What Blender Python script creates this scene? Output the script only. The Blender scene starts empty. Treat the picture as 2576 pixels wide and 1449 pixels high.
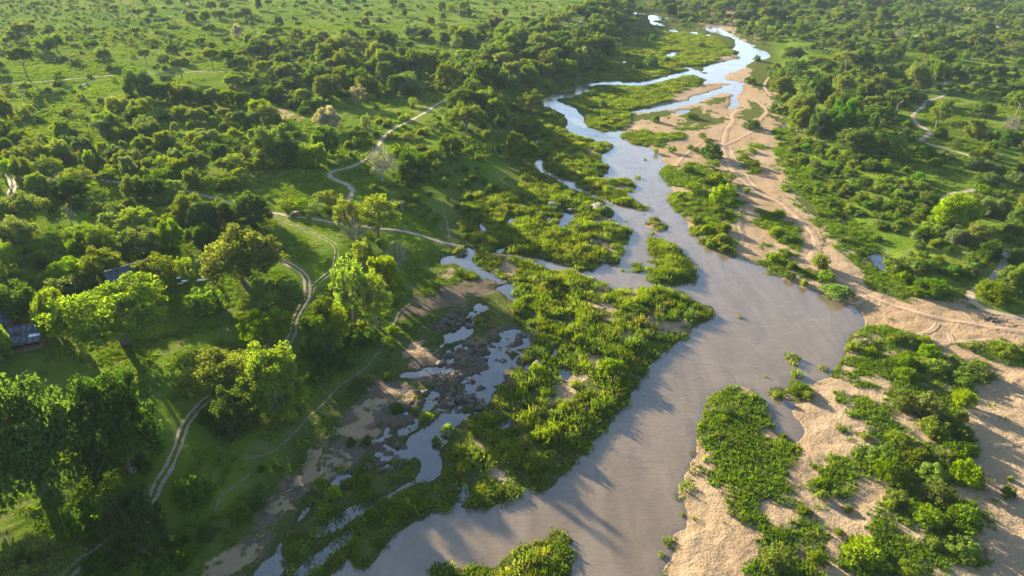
import bpy, math
import numpy as np
from mathutils import Vector

R = math.radians
sc = bpy.context.scene
col = sc.collection

# ------------------------------------------------------------------ camera
CAM_H, PITCH, LENS = 95.0, 29.2, 24.0
cam_d = bpy.data.cameras.new('camera')
cam = bpy.data.objects.new('camera', cam_d)
col.objects.link(cam)
cam.location = (0, 0, CAM_H)
cam.rotation_euler = (R(90 - PITCH), 0, 0)
cam_d.sensor_width = 36
cam_d.lens = LENS
cam_d.clip_start = 1
cam_d.clip_end = 30000
sc.camera = cam

# ------------------------------------------------------------------ sky, sun, exposure
SUN_EL, SUN_AZ = 13.2, 41.0          # azimuth measured to the left of the view axis (+Y)
world = bpy.data.worlds.new('World')
sc.world = world
world.use_nodes = True
wn = world.node_tree
bg = wn.nodes['Background']
sky = wn.nodes.new('ShaderNodeTexSky')
sky.sky_type = 'NISHITA'
sky.sun_disc = False
sky.sun_elevation = R(SUN_EL)
sky.sun_rotation = R(-SUN_AZ)
sky.altitude = 300
sky.air_density = 1.0
sky.dust_density = 1.3
sky.ozone_density = 2.0
wn.links.new(sky.outputs[0], bg.inputs[0])
bg.inputs[1].default_value = 0.08

sun_d = bpy.data.lights.new('sun', 'SUN')
sun_d.energy = 5.0
sun_d.angle = R(0.6)
sun_d.color = (1.0, 0.88, 0.69)
sun = bpy.data.objects.new('sun', sun_d)
col.objects.link(sun)
sdir = Vector((-math.sin(R(SUN_AZ)) * math.cos(R(SUN_EL)), math.cos(R(SUN_AZ)) * math.cos(R(SUN_EL)), math.sin(R(SUN_EL))))
sun.rotation_euler = (-sdir).to_track_quat('-Z', 'Y').to_euler()
sun.location = sdir * 400

vs = sc.view_settings
vs.view_transform = 'Standard'
vs.look = 'None'
vs.gamma = 1
vs.use_curve_mapping = False
vs.exposure = 2.75
sc.cycles.use_denoising = True
sc.cycles.sample_clamp_direct = 0.25
sc.cycles.sample_clamp_indirect = 0.15
sc.cycles.max_bounces = 6
sc.cycles.diffuse_bounces = 2
sc.cycles.glossy_bounces = 2
sc.cycles.transmission_bounces = 3
sc.cycles.transparent_max_bounces = 8
sc.cycles.volume_bounces = 0
sc.cycles.caustics_reflective = False
sc.cycles.caustics_refractive = False

# ------------------------------------------------------------------ plan coordinates
# The plan was surveyed on a 3 x 4 set of sheets; sheet(r, c, pts) returns points in a common plan frame ("D"),
# to_world() puts them on the ground.
def sheet(r, c, pts):
    return [(644.0 * c + x / 3.0, 483.0 * r + y / 3.0) for x, y in pts]

FP = LENS / 36.0 * 1024
cp, sp = math.cos(R(PITCH)), math.sin(R(PITCH))
KD = 2.515625

def ray(dx, dy):
    px = np.asarray(dx, float) / KD
    py = np.asarray(dy, float) / KD
    u = (px - 512) / FP
    v = (288 - py) / FP
    return u, cp + v * sp, -sp + v * cp

def flat(pts, z=0.0):
    p = np.array(pts, float)
    rx, ry, rz = ray(p[:, 0], p[:, 1])
    t = (CAM_H - z) / -rz
    return np.stack([rx * t, ry * t], 1)

def project(x, y, z):
    dz = z - CAM_H
    depth = y * cp - dz * sp
    up = y * sp + dz * cp
    depth = np.maximum(depth, 1e-3)
    return (512 + FP * x / depth) * KD, (288 - FP * up / depth) * KD, depth

# ------------------------------------------------------------------ noise
def vnoise(x, y, seed=0):
    xi = np.floor(x).astype(np.int64); yi = np.floor(y).astype(np.int64)
    fx = x - xi; fy = y - yi
    fx = fx * fx * (3 - 2 * fx); fy = fy * fy * (3 - 2 * fy)
    def h(a, b):
        n = (a * 374761393 + b * 668265263 + seed * 974711) & 0x7fffffff
        n = ((n ^ (n >> 13)) * 1274126177) & 0x7fffffff
        return ((n ^ (n >> 16)) & 0xffff) / 65535.0
    return (h(xi, yi) * (1 - fx) + h(xi + 1, yi) * fx) * (1 - fy) + (h(xi, yi + 1) * (1 - fx) + h(xi + 1, yi + 1) * fx) * fy

def fbm(x, y, seed=0, octv=4):
    s = 0; a = 0.5; t = 0
    for k in range(octv):
        s = s + a * vnoise(x * 2 ** k, y * 2 ** k, seed + k * 17); t += a; a *= 0.5
    return s / t

def sstep(a, b, x):
    t = np.clip((x - a) / (b - a), 0, 1)
    return t * t * (3 - 2 * t)

# ------------------------------------------------------------------ ground grid
def half_width(y):
    return 70.0 + 1.15 * np.maximum(y, 0) + 0.15 * np.maximum(-y, 0)

rows = [-160.0, -120, -80, -50, -25, -5, 12, 26, 38, 48, 56]
yy = 62.0
while yy < 950:                              # rows about one picture line apart inside the view
    rows.append(yy)
    yy += max(0.28, (yy * yy + CAM_H ** 2) / (FP * CAM_H) * 1.05)
while yy < 12000:
    rows.append(yy); yy *= 1.07
rows = np.array(rows)
cu = np.concatenate([np.linspace(-1, -0.72, 40)[:-1], np.linspace(-0.72, 0.72, 900), np.linspace(0.72, 1, 40)[1:]])
NR, NC = len(rows), len(cu)
HW = half_width(rows)
GX = cu[None, :] * HW[:, None]
GY = np.repeat(rows[:, None], NC, 1)
GXf, GYf = GX.ravel(), GY.ravel()

def sample(arr, x, y):
    x = np.asarray(x, float); y = np.asarray(y, float)
    fi = np.interp(y, rows, np.arange(NR)); fj = np.interp(x / half_width(y), cu, np.arange(NC))
    i = np.clip(fi.astype(int), 0, NR - 2); j = np.clip(fj.astype(int), 0, NC - 2)
    a = fi - i; b = fj - j
    return (arr[i, j] * (1 - a) * (1 - b) + arr[i + 1, j] * a * (1 - b) + arr[i, j + 1] * (1 - a) * b + arr[i + 1, j + 1] * a * b)

def inside_dist(poly, x, y, want_d=True):
    p = np.asarray(poly)
    ins = np.zeros(len(x), bool); d2 = np.full(len(x), 1e12)
    n = len(p)
    for k in range(n):
        ax, ay = p[k]; bx, by = p[(k + 1) % n]
        if ay != by:
            c = ((ay > y) != (by > y))
            ins ^= c & (x < (bx - ax) * (y - ay) / (by - ay) + ax)
        if want_d:
            ex, ey = bx - ax, by - ay
            L = ex * ex + ey * ey + 1e-9
            t = np.clip(((x - ax) * ex + (y - ay) * ey) / L, 0, 1)
            d2 = np.minimum(d2, (ax + t * ex - x) ** 2 + (ay + t * ey - y) ** 2)
    return ins, np.sqrt(d2)

def sdf_grid(poly, margin=12.0):
    """signed distance (positive inside), limited to +-margin"""
    p = np.asarray(poly)
    out = np.full(NR * NC, -margin)
    m = ((GXf > p[:, 0].min() - margin) & (GXf < p[:, 0].max() + margin) & (GYf > p[:, 1].min() - margin) & (GYf < p[:, 1].max() + margin))
    if m.any():
        ins, d = inside_dist(p, GXf[m], GYf[m])
        out[m] = np.clip(np.where(ins, d, -d), -margin, margin)
    return out.reshape(NR, NC)

def smooth_poly(pts, it=1):
    p = np.asarray(pts, float)
    for _ in range(it):
        q = np.roll(p, -1, 0)
        p = np.stack([0.75 * p + 0.25 * q, 0.25 * p + 0.75 * q], 1).reshape(-1, 2)
    return p

# ------------------------------------------------------------------ river plan
river = (
    # west shore, downstream
    sheet(0, 2, [(1445, 205), (1480, 230), (1560, 255), (1640, 275), (1685, 300), (1690, 340), (1660, 375), (1715, 385), (1715, 405), (1690, 425),
                 (1700, 440), (1620, 465), (1500, 490), (1450, 510), (1440, 540), (1475, 545), (1470, 556), (1440, 560), (1400, 532), (1380, 530), (1330, 505), (1280, 510),
                 (1330, 520), (1350, 535), (1300, 550), (1230, 560), (1130, 590), (1080, 605), (1000, 622), (900, 625), (840, 630), (800, 615), (700, 620),
                 (640, 630), (560, 632), (520, 640), (480, 655), (485, 700), (470, 712), (380, 710), (290, 718), (240, 750), (232, 775), (250, 800), (300, 820),
                 (350, 840), (400, 870), (425, 910), (400, 965), (420, 990), (500, 1035), (560, 1045), (620, 1055), (600, 1075), (640, 1080), (690, 1065),
                 (770, 1090), (750, 1130), (690, 1160), (670, 1190), (690, 1230), (735, 1265), (720, 1300), (670, 1335), (600, 1350), (480, 1362), (400, 1350),
                 (320, 1325), (250, 1280), (240, 1230), (230, 1190), (180, 1210), (170, 1240), (210, 1290), (260, 1320), (330, 1345), (380, 1385), (430, 1430)])
    + sheet(1, 2, [(490, 0), (560, 20), (640, 55), (700, 85), (690, 100), (760, 125), (770, 140), (740, 150), (745, 175), (715, 215), (740, 225), (790, 250),
                   (830, 265), (880, 255), (890, 280), (870, 330), (880, 370), (840, 400), (830, 450), (800, 480), (810, 510), (780, 545), (690, 540), (650, 560),
                   (600, 605), (520, 590), (440, 570), (330, 540), (230, 505), (120, 500), (150, 520), (230, 570), (370, 596), (450, 600), (500, 630), (560, 660), (600, 715),
                   (680, 700), (730, 720), (760, 745), (860, 740), (980, 735), (1050, 725), (1130, 720), (1180, 735), (1300, 740), (1330, 770), (1390, 830),
                   (1420, 850), (1490, 860), (1525, 910), (1500, 950), (1440, 990), (1380, 1020), (1350, 1060), (1300, 1110), (1230, 1140), (1190, 1190),
                   (1100, 1240), (1040, 1300), (1000, 1360), (970, 1410), (960, 1449)])
    + sheet(2, 2, [(945, 0), (930, 50), (900, 110), (870, 165), (810, 200), (740, 270), (720, 310), (660, 370), (600, 450), (560, 520), (490, 550), (480, 600),
                   (450, 640), (400, 690), (340, 740), (290, 780), (170, 810), (120, 800), (50, 855), (0, 870)])
    + sheet(2, 1, [(1860, 900), (1800, 930), (1650, 945), (1500, 940), (1350, 960), (1290, 1010), (1200, 1050), (1100, 1110), (1040, 1130), (1030, 1190),
                   (960, 1250), (900, 1310), (860, 1370), (790, 1390), (740, 1370), (700, 1290), (660, 1300), (640, 1380), (560, 1430), (470, 1480), (420, 1600), (500, 2000), (700, 3000)])
    + [(1800, 2000), (1690, 1700), (1660, 1540)]
    # east shore, upstream
    + sheet(2, 2, [(1150, 1449), (1170, 1340), (1200, 1280), (1230, 1200), (1240, 1150), (1270, 1110), (1310, 1080), (1310, 1040), (1320, 960), (1310, 900),
                   (1270, 860), (1280, 800), (1310, 720), (1320, 660), (1340, 600), (1380, 540), (1400, 480), (1385, 430), (1400, 330), (1430, 260), (1440, 180),
                   (1490, 100), (1560, 60), (1640, 20), (1720, 20), (1800, 45), (1870, 90), (1920, 130)])
    + sheet(2, 3, [(20, 190), (45, 230), (40, 290), (50, 350), (70, 400), (150, 400), (200, 440), (240, 430), (265, 340), (240, 280), (200, 220), (180, 170), (240, 130),
                   (160, 130), (100, 120), (40, 110), (10, 90), (60, 60), (140, 30)])
    + sheet(1, 3, [(320, 1449), (390, 1430), (460, 1400), (500, 1370), (530, 1320), (560, 1260), (580, 1200), (590, 1150), (610, 1090), (640, 1060), (720, 1035),
                   (728, 1000), (720, 960), (690, 920), (640, 870), (580, 830), (520, 825), (450, 810), (400, 775), (370, 760), (300, 735), (250, 720), (200, 690),
                   (120, 660), (60, 620), (0, 610)])
    + sheet(1, 2, [(1932, 580), (1880, 555), (1800, 535), (1720, 505), (1670, 490), (1640, 480), (1560, 440), (1500, 420), (1420, 370), (1340, 300), (1330, 230),
                   (1270, 170), (1220, 120), (1180, 60), (1225, 0)])
    + sheet(0, 2, [(1180, 1400), (1110, 1330), (1115, 1290), (1150, 1260), (1170, 1240), (1130, 1210), (1140, 1180), (1080, 1150), (1060, 1120), (1000, 1100),
                   (930, 1090), (880, 1065), (820, 1040), (822, 1020), (870, 985), (880, 965), (850, 985), (800, 985), (740, 992), (690, 1000), (640, 980), (560, 950), (545, 930), (550, 890), (500, 850),
                   (480, 825), (430, 800), (350, 770), (325, 750), (360, 740), (440, 735), (490, 715), (570, 685), (560, 675), (525, 660), (545, 645), (600, 645),
                   (700, 640), (800, 640), (850, 640), (960, 645), (1040, 635), (1100, 620), (1180, 600), (1250, 580), (1290, 565), (1380, 560), (1470, 600),
                   (1460, 620), (1445, 628), (1480, 648), (1550, 648), (1600, 655), (1580, 668), (1500, 690), (1430, 712), (1340, 738), (1330, 762), (1200, 785),
                   (1120, 800), (1050, 820), (960, 828), (900, 843), (905, 850), (990, 850), (1080, 842), (1180, 827), (1230, 817), (1330, 792), (1410, 777), (1465, 747),
                   (1500, 732), (1580, 702), (1640, 705), (1672, 715), (1650, 740), (1657, 760), (1650, 790), (1625, 828), (1690, 810), (1717, 780), (1692, 740), (1717, 710),
                   (1732, 690), (1745, 650), (1745, 628), (1690, 618), (1610, 598), (1590, 582), (1640, 555), (1700, 535), (1765, 505), (1770, 490), (1820, 465),
                   (1870, 450), (1932, 440), (1950, 425), (1932, 395), (1810, 360), (1830, 345), (1760, 320), (1700, 290), (1660, 268), (1590, 232), (1580, 210)]))
ponds = [
    sheet(1, 2, [(330, 240), (350, 220), (375, 190), (370, 150), (400, 140), (440, 160), (480, 165), (470, 200), (440, 215), (440, 260), (400, 280), (360, 275), (335, 265)]),
    sheet(1, 2, [(245, 200), (290, 183), (302, 208), (260, 218)]),
    sheet(1, 1, [(1865, 270), (1900, 220), (1932, 190), (1952, 220), (1942, 265), (1900, 285)]),
    sheet(1, 1, [(1690, 235), (1712, 228), (1732, 268), (1737, 300), (1705, 317), (1693, 290)]),
    sheet(1, 1, [(1395, 540), (1400, 500), (1450, 480), (1500, 475), (1540, 450), (1580, 430), (1600, 405), (1660, 420), (1670, 450), (1660, 490), (1640, 510),
                 (1640, 540), (1690, 560), (1720, 580), (1770, 610), (1830, 640), (1870, 660), (1900, 680), (1850, 690), (1780, 660), (1700, 640), (1640, 620),
                 (1600, 600), (1540, 580), (1520, 545), (1470, 530), (1420, 550)]),
    sheet(1, 1, [(1800, 430), (1850, 415), (1900, 398), (1885, 450), (1830, 468), (1800, 448)]),
    sheet(1, 1, [(1800, 740), (1850, 715), (1910, 690), (1962, 675), (1952, 720), (1942, 780), (1955, 825), (1932, 822), (1900, 800), (1870, 760), (1840, 735)]),
    sheet(1, 1, [(1370, 1175), (1430, 1130), (1410, 1070), (1440, 1045), (1500, 1040), (1540, 1020), (1590, 1020), (1610, 990), (1580, 960), (1560, 930),
                 (1610, 880), (1650, 850), (1680, 840), (1705, 860), (1735, 850), (1745, 930), (1760, 1050), (1740, 1050), (1700, 960), (1690, 930), (1660, 990), (1655, 1040), (1620, 1080), (1560, 1100), (1500, 1140), (1430, 1170), (1400, 1185)]),
    sheet(1, 1, [(1090, 1390), (1150, 1370), (1230, 1365), (1280, 1340), (1330, 1320), (1400, 1308), (1450, 1330), (1452, 1372), (1380, 1362), (1290, 1382), (1200, 1402), (1130, 1402)]),
    # rapids, thin braids
    sheet(1, 1, [(1560, 1449), (1620, 1395), (1700, 1365), (1745, 1320), (1720, 1292), (1640, 1265), (1650, 1243), (1750, 1228), (1795, 1180), (1780, 1130), (1850, 1075),
                 (1932, 1030), (2000, 1040), (2075, 1070), (2110, 1110), (2060, 1090), (1990, 1085), (1940, 1110), (1905, 1170), (1855, 1230), (1835, 1275), (1900, 1262), (1960, 1250), (1945, 1330), (1900, 1400), (1860, 1440), (1800, 1470), (1700, 1480)]),
    sheet(2, 1, [(860, 430), (940, 400), (955, 350), (1002, 330), (1000, 380), (985, 440), (940, 450)]),
    sheet(2, 1, [(1195, 180), (1230, 150), (1290, 60), (1400, -10), (1420, 30), (1370, 90), (1330, 110), (1380, 150), (1340, 230), (1330, 270), (1250, 310), (1150, 380), (1085, 362), (1130, 320), (1195, 265)]),
    sheet(2, 1, [(1530, -20), (1640, -10), (1660, 30), (1740, 60), (1800, 20), (1830, 40), (1740, 95), (1620, 115), (1560, 90)]),
    sheet(2, 1, [(1560, 150), (1545, 200), (1600, 215), (1700, 195), (1720, 215), (1600, 245), (1560, 300), (1500, 330), (1480, 400), (1400, 470), (1360, 540), (1385, 570), (1400, 640), (1380, 700),
                 (1280, 740), (1180, 770), (1100, 800), (1000, 880), (900, 920), (800, 980), (700, 1030), (600, 1100), (500, 1155), (450, 1175), (400, 1160),
                 (480, 1100), (540, 1040), (640, 980), (720, 930), (820, 870), (850, 845), (925, 868), (1000, 830), (1100, 760), (1180, 720), (1240, 650), (1262, 600),
                 (1240, 560), (1200, 540), (1130, 580), (1020, 590), (950, 600), (900, 642), (820, 645), (828, 612), (900, 590), (890, 540), (960, 460), (1100, 450),
                 (1150, 400), (1230, 360), (1260, 320), (1340, 275), (1400, 200), (1500, 160)]),
    sheet(2, 1, [(600, 720), (610, 680), (650, 665), (720, 690), (760, 680), (690, 722), (650, 760), (600, 802), (560, 742)]),
    sheet(2, 1, [(-60, 1500), (0, 1380), (130, 1290), (150, 1210), (250, 1120), (330, 1010), (400, 880), (450, 860), (432, 900), (352, 1010), (282, 1090),
                 (230, 1160), (205, 1260), (250, 1330), (230, 1380), (170, 1460), (60, 1600), (-200, 1700)]),
    sheet(2, 1, [(260, 1440), (350, 1345), (470, 1260), (600, 1180), (720, 1090), (770, 1110), (740, 1180), (640, 1270), (560, 1330), (430, 1430), (300, 1520)]),
    sheet(2, 1, [(940, 950), (965, 950), (960, 1090), (935, 1090)]),
    sheet(2, 1, [(1560, 760), (1610, 770), (1600, 850), (1540, 930), (1490, 900), (1540, 840)]),
    sheet(2, 1, [(1840, 330), (1900, 280), (1932, 270), (1900, 310), (1850, 340)]),
    sheet(1, 2, [(72, 960), (85, 960), (80, 1030), (68, 1020)]), sheet(1, 2, [(405, 760), (440, 770), (420, 830), (415, 890), (400, 890)]),
    sheet(1, 2, [(318, 1170), (340, 1215), (375, 1215), (350, 1280), (320, 1250)]), sheet(1, 2, [(370, 1340), (470, 1345), (460, 1390), (400, 1425), (355, 1405)]),
    sheet(1, 2, [(80, 1310), (140, 1300), (140, 1340), (100, 1360)]),
    # far ponds and channels upstream
    sheet(0, 2, [(905, 92), (930, 90), (940, 105), (920, 108)]),
    sheet(0, 2, [(1020, 115), (1080, 120), (1180, 135), (1180, 145), (1080, 150), (1050, 160), (1090, 175), (1130, 180), (1185, 195), (1130, 196), (1060, 185), (1035, 150)]),
    sheet(0, 2, [(1175, 222), (1215, 226), (1250, 240), (1230, 246), (1190, 232)]),
    sheet(0, 2, [(1335, 245), (1400, 246), (1412, 258), (1350, 256)]), sheet(0, 2, [(1460, 260), (1540, 268), (1530, 276), (1470, 268)]),
    sheet(0, 2, [(1160, 432), (1190, 405), (1240, 388), (1235, 412), (1200, 430)]), sheet(0, 2, [(836, 470), (850, 460), (866, 462), (845, 482)]),
    sheet(0, 2, [(1230, 850), (1270, 830), (1365, 825), (1320, 855), (1260, 856)]),
    sheet(0, 2, [(600, 818), (655, 822), (650, 832), (610, 828)]),
    sheet(0, 2, [(150, 1090), (175, 1070), (218, 1050), (205, 1075), (160, 1105)]),
    sheet(1, 3, [(755, 490), (780, 468), (840, 470), (865, 500), (860, 540), (890, 580), (905, 620), (870, 600), (820, 560), (800, 530)]),
    sheet(1, 3, [(555, 190), (570, 195), (590, 235), (588, 262), (570, 240)]),
    sheet(0, 3, [(115, 950), (132, 940), (145, 962), (125, 972)]),
]
islands = [
    sheet(0, 2, [(480, 1375), (560, 1357), (660, 1352), (760, 1362), (850, 1345), (915, 1370), (900, 1390), (935, 1420), (900, 1438)])
    + sheet(1, 2, [(870, 0), (860, 40), (900, 60), (970, 90), (1030, 125), (1000, 140), (900, 120), (780, 85), (700, 45), (640, 20), (590, 0)]) + sheet(0, 2, [(500, 1420)]),
    sheet(1, 2, [(1040, 340), (1070, 345), (1160, 365), (1220, 410), (1270, 440), (1290, 480), (1330, 520), (1380, 570), (1400, 620), (1390, 670), (1370, 690),
                 (1300, 685), (1200, 700), (1130, 695), (1050, 680), (1030, 650), (1060, 600), (1090, 550), (1060, 490), (1040, 420)]),
    sheet(2, 2, [(0, 1290), (60, 1230), (150, 1200), (200, 1180), (250, 1200), (270, 1150), (330, 1120), (380, 1115), (425, 1140), (440, 1180), (445, 1250),
                 (460, 1320), (440, 1400), (425, 1480), (300, 1700), (-200, 1800), (-560, 1560)]) + sheet(2, 1, [(1310, 1455), (1330, 1412), (1400, 1395), (1470, 1395), (1500, 1422), (1600, 1402), (1700, 1375), (1800, 1375), (1850, 1330)]),
    sheet(1, 2, [(1050, 195), (1100, 200), (1130, 240), (1180, 265), (1175, 290), (1145, 302), (1100, 295), (1040, 285), (1010, 262), (1010, 240), (1040, 222)]),
    sheet(1, 2, [(980, 190), (985, 165), (1000, 155), (1040, 150), (1025, 165), (1000, 190)]),
    sheet(1, 2, [(935, 590), (940, 570), (1000, 550), (1020, 548), (970, 600), (940, 605)]),
    sheet(1, 2, [(1025, 590), (1050, 570), (1080, 565), (1060, 590), (1035, 600)]),
    sheet(0, 2, [(1465, 632), (1560, 620), (1640, 630), (1660, 645), (1560, 646), (1500, 645)]),
    sheet(0, 2, [(1660, 658), (1695, 652), (1690, 664), (1665, 666)]),
]
rw = flat(river)
water_sd = sdf_grid(rw, 14.0)
for p in ponds:
    water_sd = np.maximum(water_sd, sdf_grid(smooth_poly(flat(p)), 14.0))
for p in islands:
    water_sd = np.minimum(water_sd, -sdf_grid(smooth_poly(flat(p)), 14.0))
rapids = [sheet(1, 1, [(1330, 1180), (1560, 1120), (1800, 1040), (2080, 1050), (2120, 1120), (1980, 1260), (2010, 1449), (1500, 1449), (1440, 1330)]),
          sheet(2, 1, [(1180, 120), (1400, -20), (1800, -40), (1740, 170), (1560, 230), (1330, 280), (1180, 330), (1120, 460), (1160, 560), (1000, 660), (820, 640), (880, 520), (1000, 380)]),
          sheet(1, 1, [(1560, 930), (1640, 850), (1740, 840), (1760, 1050), (1600, 1060)])]
rn = np.abs(fbm(GX / 7.5, GY / 7.5, 201, 4) - 0.5)
for p in rapids:
    s_r = sdf_grid(flat(p), 10.0)
    water_sd = np.where(s_r > -3, np.maximum(water_sd, np.minimum(1.4 - rn * 38, s_r)), water_sd)
    water_sd = np.where(s_r > 0, water_sd + (fbm(GX / 1.8, GY / 1.8, 203, 3) - 0.60) * 4.6, water_sd)
edge_n = (fbm(GX / 3.0, GY / 3.0, 5, 4) - 0.5)
water_sd = water_sd + edge_n * np.clip(1.6 + 0.004 * GY, 1.2, 4)

# ------------------------------------------------------------------ relief: banks and terraces
left_bank = (sheet(0, 2, [(1050, -60), (1000, 30), (900, 150), (820, 330), (700, 480), (450, 600), (220, 700), (150, 900), (100, 1100), (60, 1449)])
             + sheet(1, 1, [(1540, 0), (1480, 250), (1450, 400), (1390, 560), (1340, 700), (1160, 830), (1080, 950), (1000, 1130), (960, 1250), (700, 1449)])
             + sheet(2, 1, [(500, 150), (380, 330), (250, 600), (80, 850), (0, 950)]) + sheet(2, 0, [(1700, 1250), (1450, 1449), (1000, 2100)]))
lb = flat(left_bank)
left_side = np.concatenate([lb, [[-60, 20], [-900, -160], [-9000, 300], [-9000, 9000], [200, 9000]]])
right_bank = (sheet(0, 2, [(1590, -40), (1560, 30), (1700, 150), (1932, 330)]) + sheet(0, 3, [(40, 400), (20, 560), (40, 700), (90, 800), (130, 900), (190, 1000), (160, 1100), (210, 1200), (280, 1350), (330, 1449)])
              + sheet(1, 3, [(420, 150), (560, 300), (700, 440), (830, 600), (900, 740), (1230, 790), (1480, 800), (1560, 880), (1932, 960), (2600, 1050)]))
rb = flat(right_bank)
right_side = np.concatenate([rb, [[900, 60], [9000, 300], [9000, 9000], [rb[0, 0] + 150, 9000]]])
dl = sdf_grid(left_side, 60.0)
dr = sdf_grid(right_side, 60.0)
wob = (fbm(GX / 22, GY / 22, 9, 3) - 0.5) * 10
land = 0.12 + 0.75 * (1 - np.exp(-np.maximum(-water_sd, 0) / 5.0))
land = land * (1 - 0.6 * sstep(260, 420, GY))
bed = -0.9 * (1 - np.exp(-np.maximum(water_sd, 0) / 1.6))
HZ = np.where(water_sd > 0, bed, land)
dryw = sstep(0.0, 6.0, -water_sd)
dryw_n = sstep(0.0, 1.2, -water_sd)
rock_zone = [sheet(1, 1, [(1290, 1060), (1330, 980), (1420, 940), (1500, 870), (1570, 880), (1600, 960), (1620, 1010), (1540, 1030), (1400, 1060), (1340, 1080)])]
HZ += 6.5 * sstep(-3, 32, dl + wob * 0.6) * np.maximum(dryw, sstep(5, 15, dl))
HZ += 2.6 * sstep(-2, 30, dr + wob * 0.6) * np.maximum(dryw * 0.8, sstep(6, 16, dr))
far = sstep(500, 2500, np.hypot(GX, GY))
HZ += (fbm(GX / 45, GY / 45, 21, 3) - 0.5) * 2.2 * sstep(5, 40, np.maximum(dl, dr))
HZ += (fbm(GX / 420 + 3, GY / 420, 31, 3) - 0.5) * 40 * sstep(900, 3000, GY)
amp_small = dryw * np.clip(1 - (GY - 250) / 500, 0.25, 1)
HZ += (fbm(GX / 7, GY / 7, 41, 3) - 0.5) * 0.55 * amp_small
rap_m = np.zeros((NR, NC))
for p in rapids + rock_zone:
    rap_m = np.maximum(rap_m, sstep(-2, 2, sdf_grid(flat(p), 8.0)))
HZ += rap_m * dryw_n * np.maximum(fbm(GX / 2.2, GY / 2.2, 207, 3) - 0.42, 0) * 2.6
HZ += (fbm(GX / 1.6, GY / 1.6, 43, 2) - 0.5) * 0.26 * dryw * np.clip(1 - (GY - 60) / 160, 0, 1)

def H(x, y):
    return sample(HZ, x, y)

def ground(pts):
    """plan points -> points on the relief (x, y, z)"""
    p = np.array(pts, float).reshape(-1, 2)
    rx, ry, rz = ray(p[:, 0], p[:, 1])
    z = np.zeros(len(p))
    for _ in range(8):
        t = (CAM_H - z) / -rz
        z = 0.5 * z + 0.5 * np.maximum(H(rx * t, ry * t), 0)
    t = (CAM_H - z) / -rz
    return np.stack([rx * t, ry * t, np.maximum(H(rx * t, ry * t), -0.05)], 1)

# ------------------------------------------------------------------ land cover
def cover(polys, soft, ragged=1.0, seed=3, sm=1):
    out = np.zeros((NR, NC))
    n = (fbm(GX / 4, GY / 4, seed, 4) - 0.5) * 2
    for p in polys:
        g = ground(p)[:, :2]
        s = sdf_grid(smooth_poly(g, sm), max(8, soft * 3))
        out = np.maximum(out, sstep(-soft, soft, s + n * ragged * (1.5 + 0.012 * GY)))
    return out

right_valley = [[(x, y) for x, y in (
    sheet(0, 2, [(1590, -20), (1400, 120), (1440, 200), (1760, 310), (1800, 480), (1590, 570), (1500, 640), (1300, 720), (900, 845), (880, 930), (810, 1030), (1100, 1200), (1100, 1300), (1215, 1449)])
    + sheet(1, 2, [(1180, 60), (1330, 260), (1500, 440), (1932, 600)]) + sheet(1, 3, [(300, 760), (600, 860), (740, 1000), (560, 1240), (400, 1440)])
    + sheet(2, 2, [(1900, 100), (1640, 0), (1430, 180), (1300, 700), (1230, 1150), (1120, 1449), (1100, 1900)]) + [(2300, 2100), (3400, 1700), (3100, 820)]
    + sheet(1, 3, [(1932, 955), (1560, 880), (1480, 812), (1230, 806), (1060, 815), (900, 790), (730, 700), (760, 600), (620, 520), (450, 440), (420, 300), (330, 200), (240, 110), (160, 20)])
    + sheet(0, 3, [(110, 1330), (60, 1200), (90, 1080), (60, 960), (20, 850), (0, 700)]) + sheet(0, 2, [(1900, 700), (1780, 640), (1770, 500), (1850, 400), (1760, 300), (1900, 330), (1860, 230), (1720, 170), (1680, 60)]))]]
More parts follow.
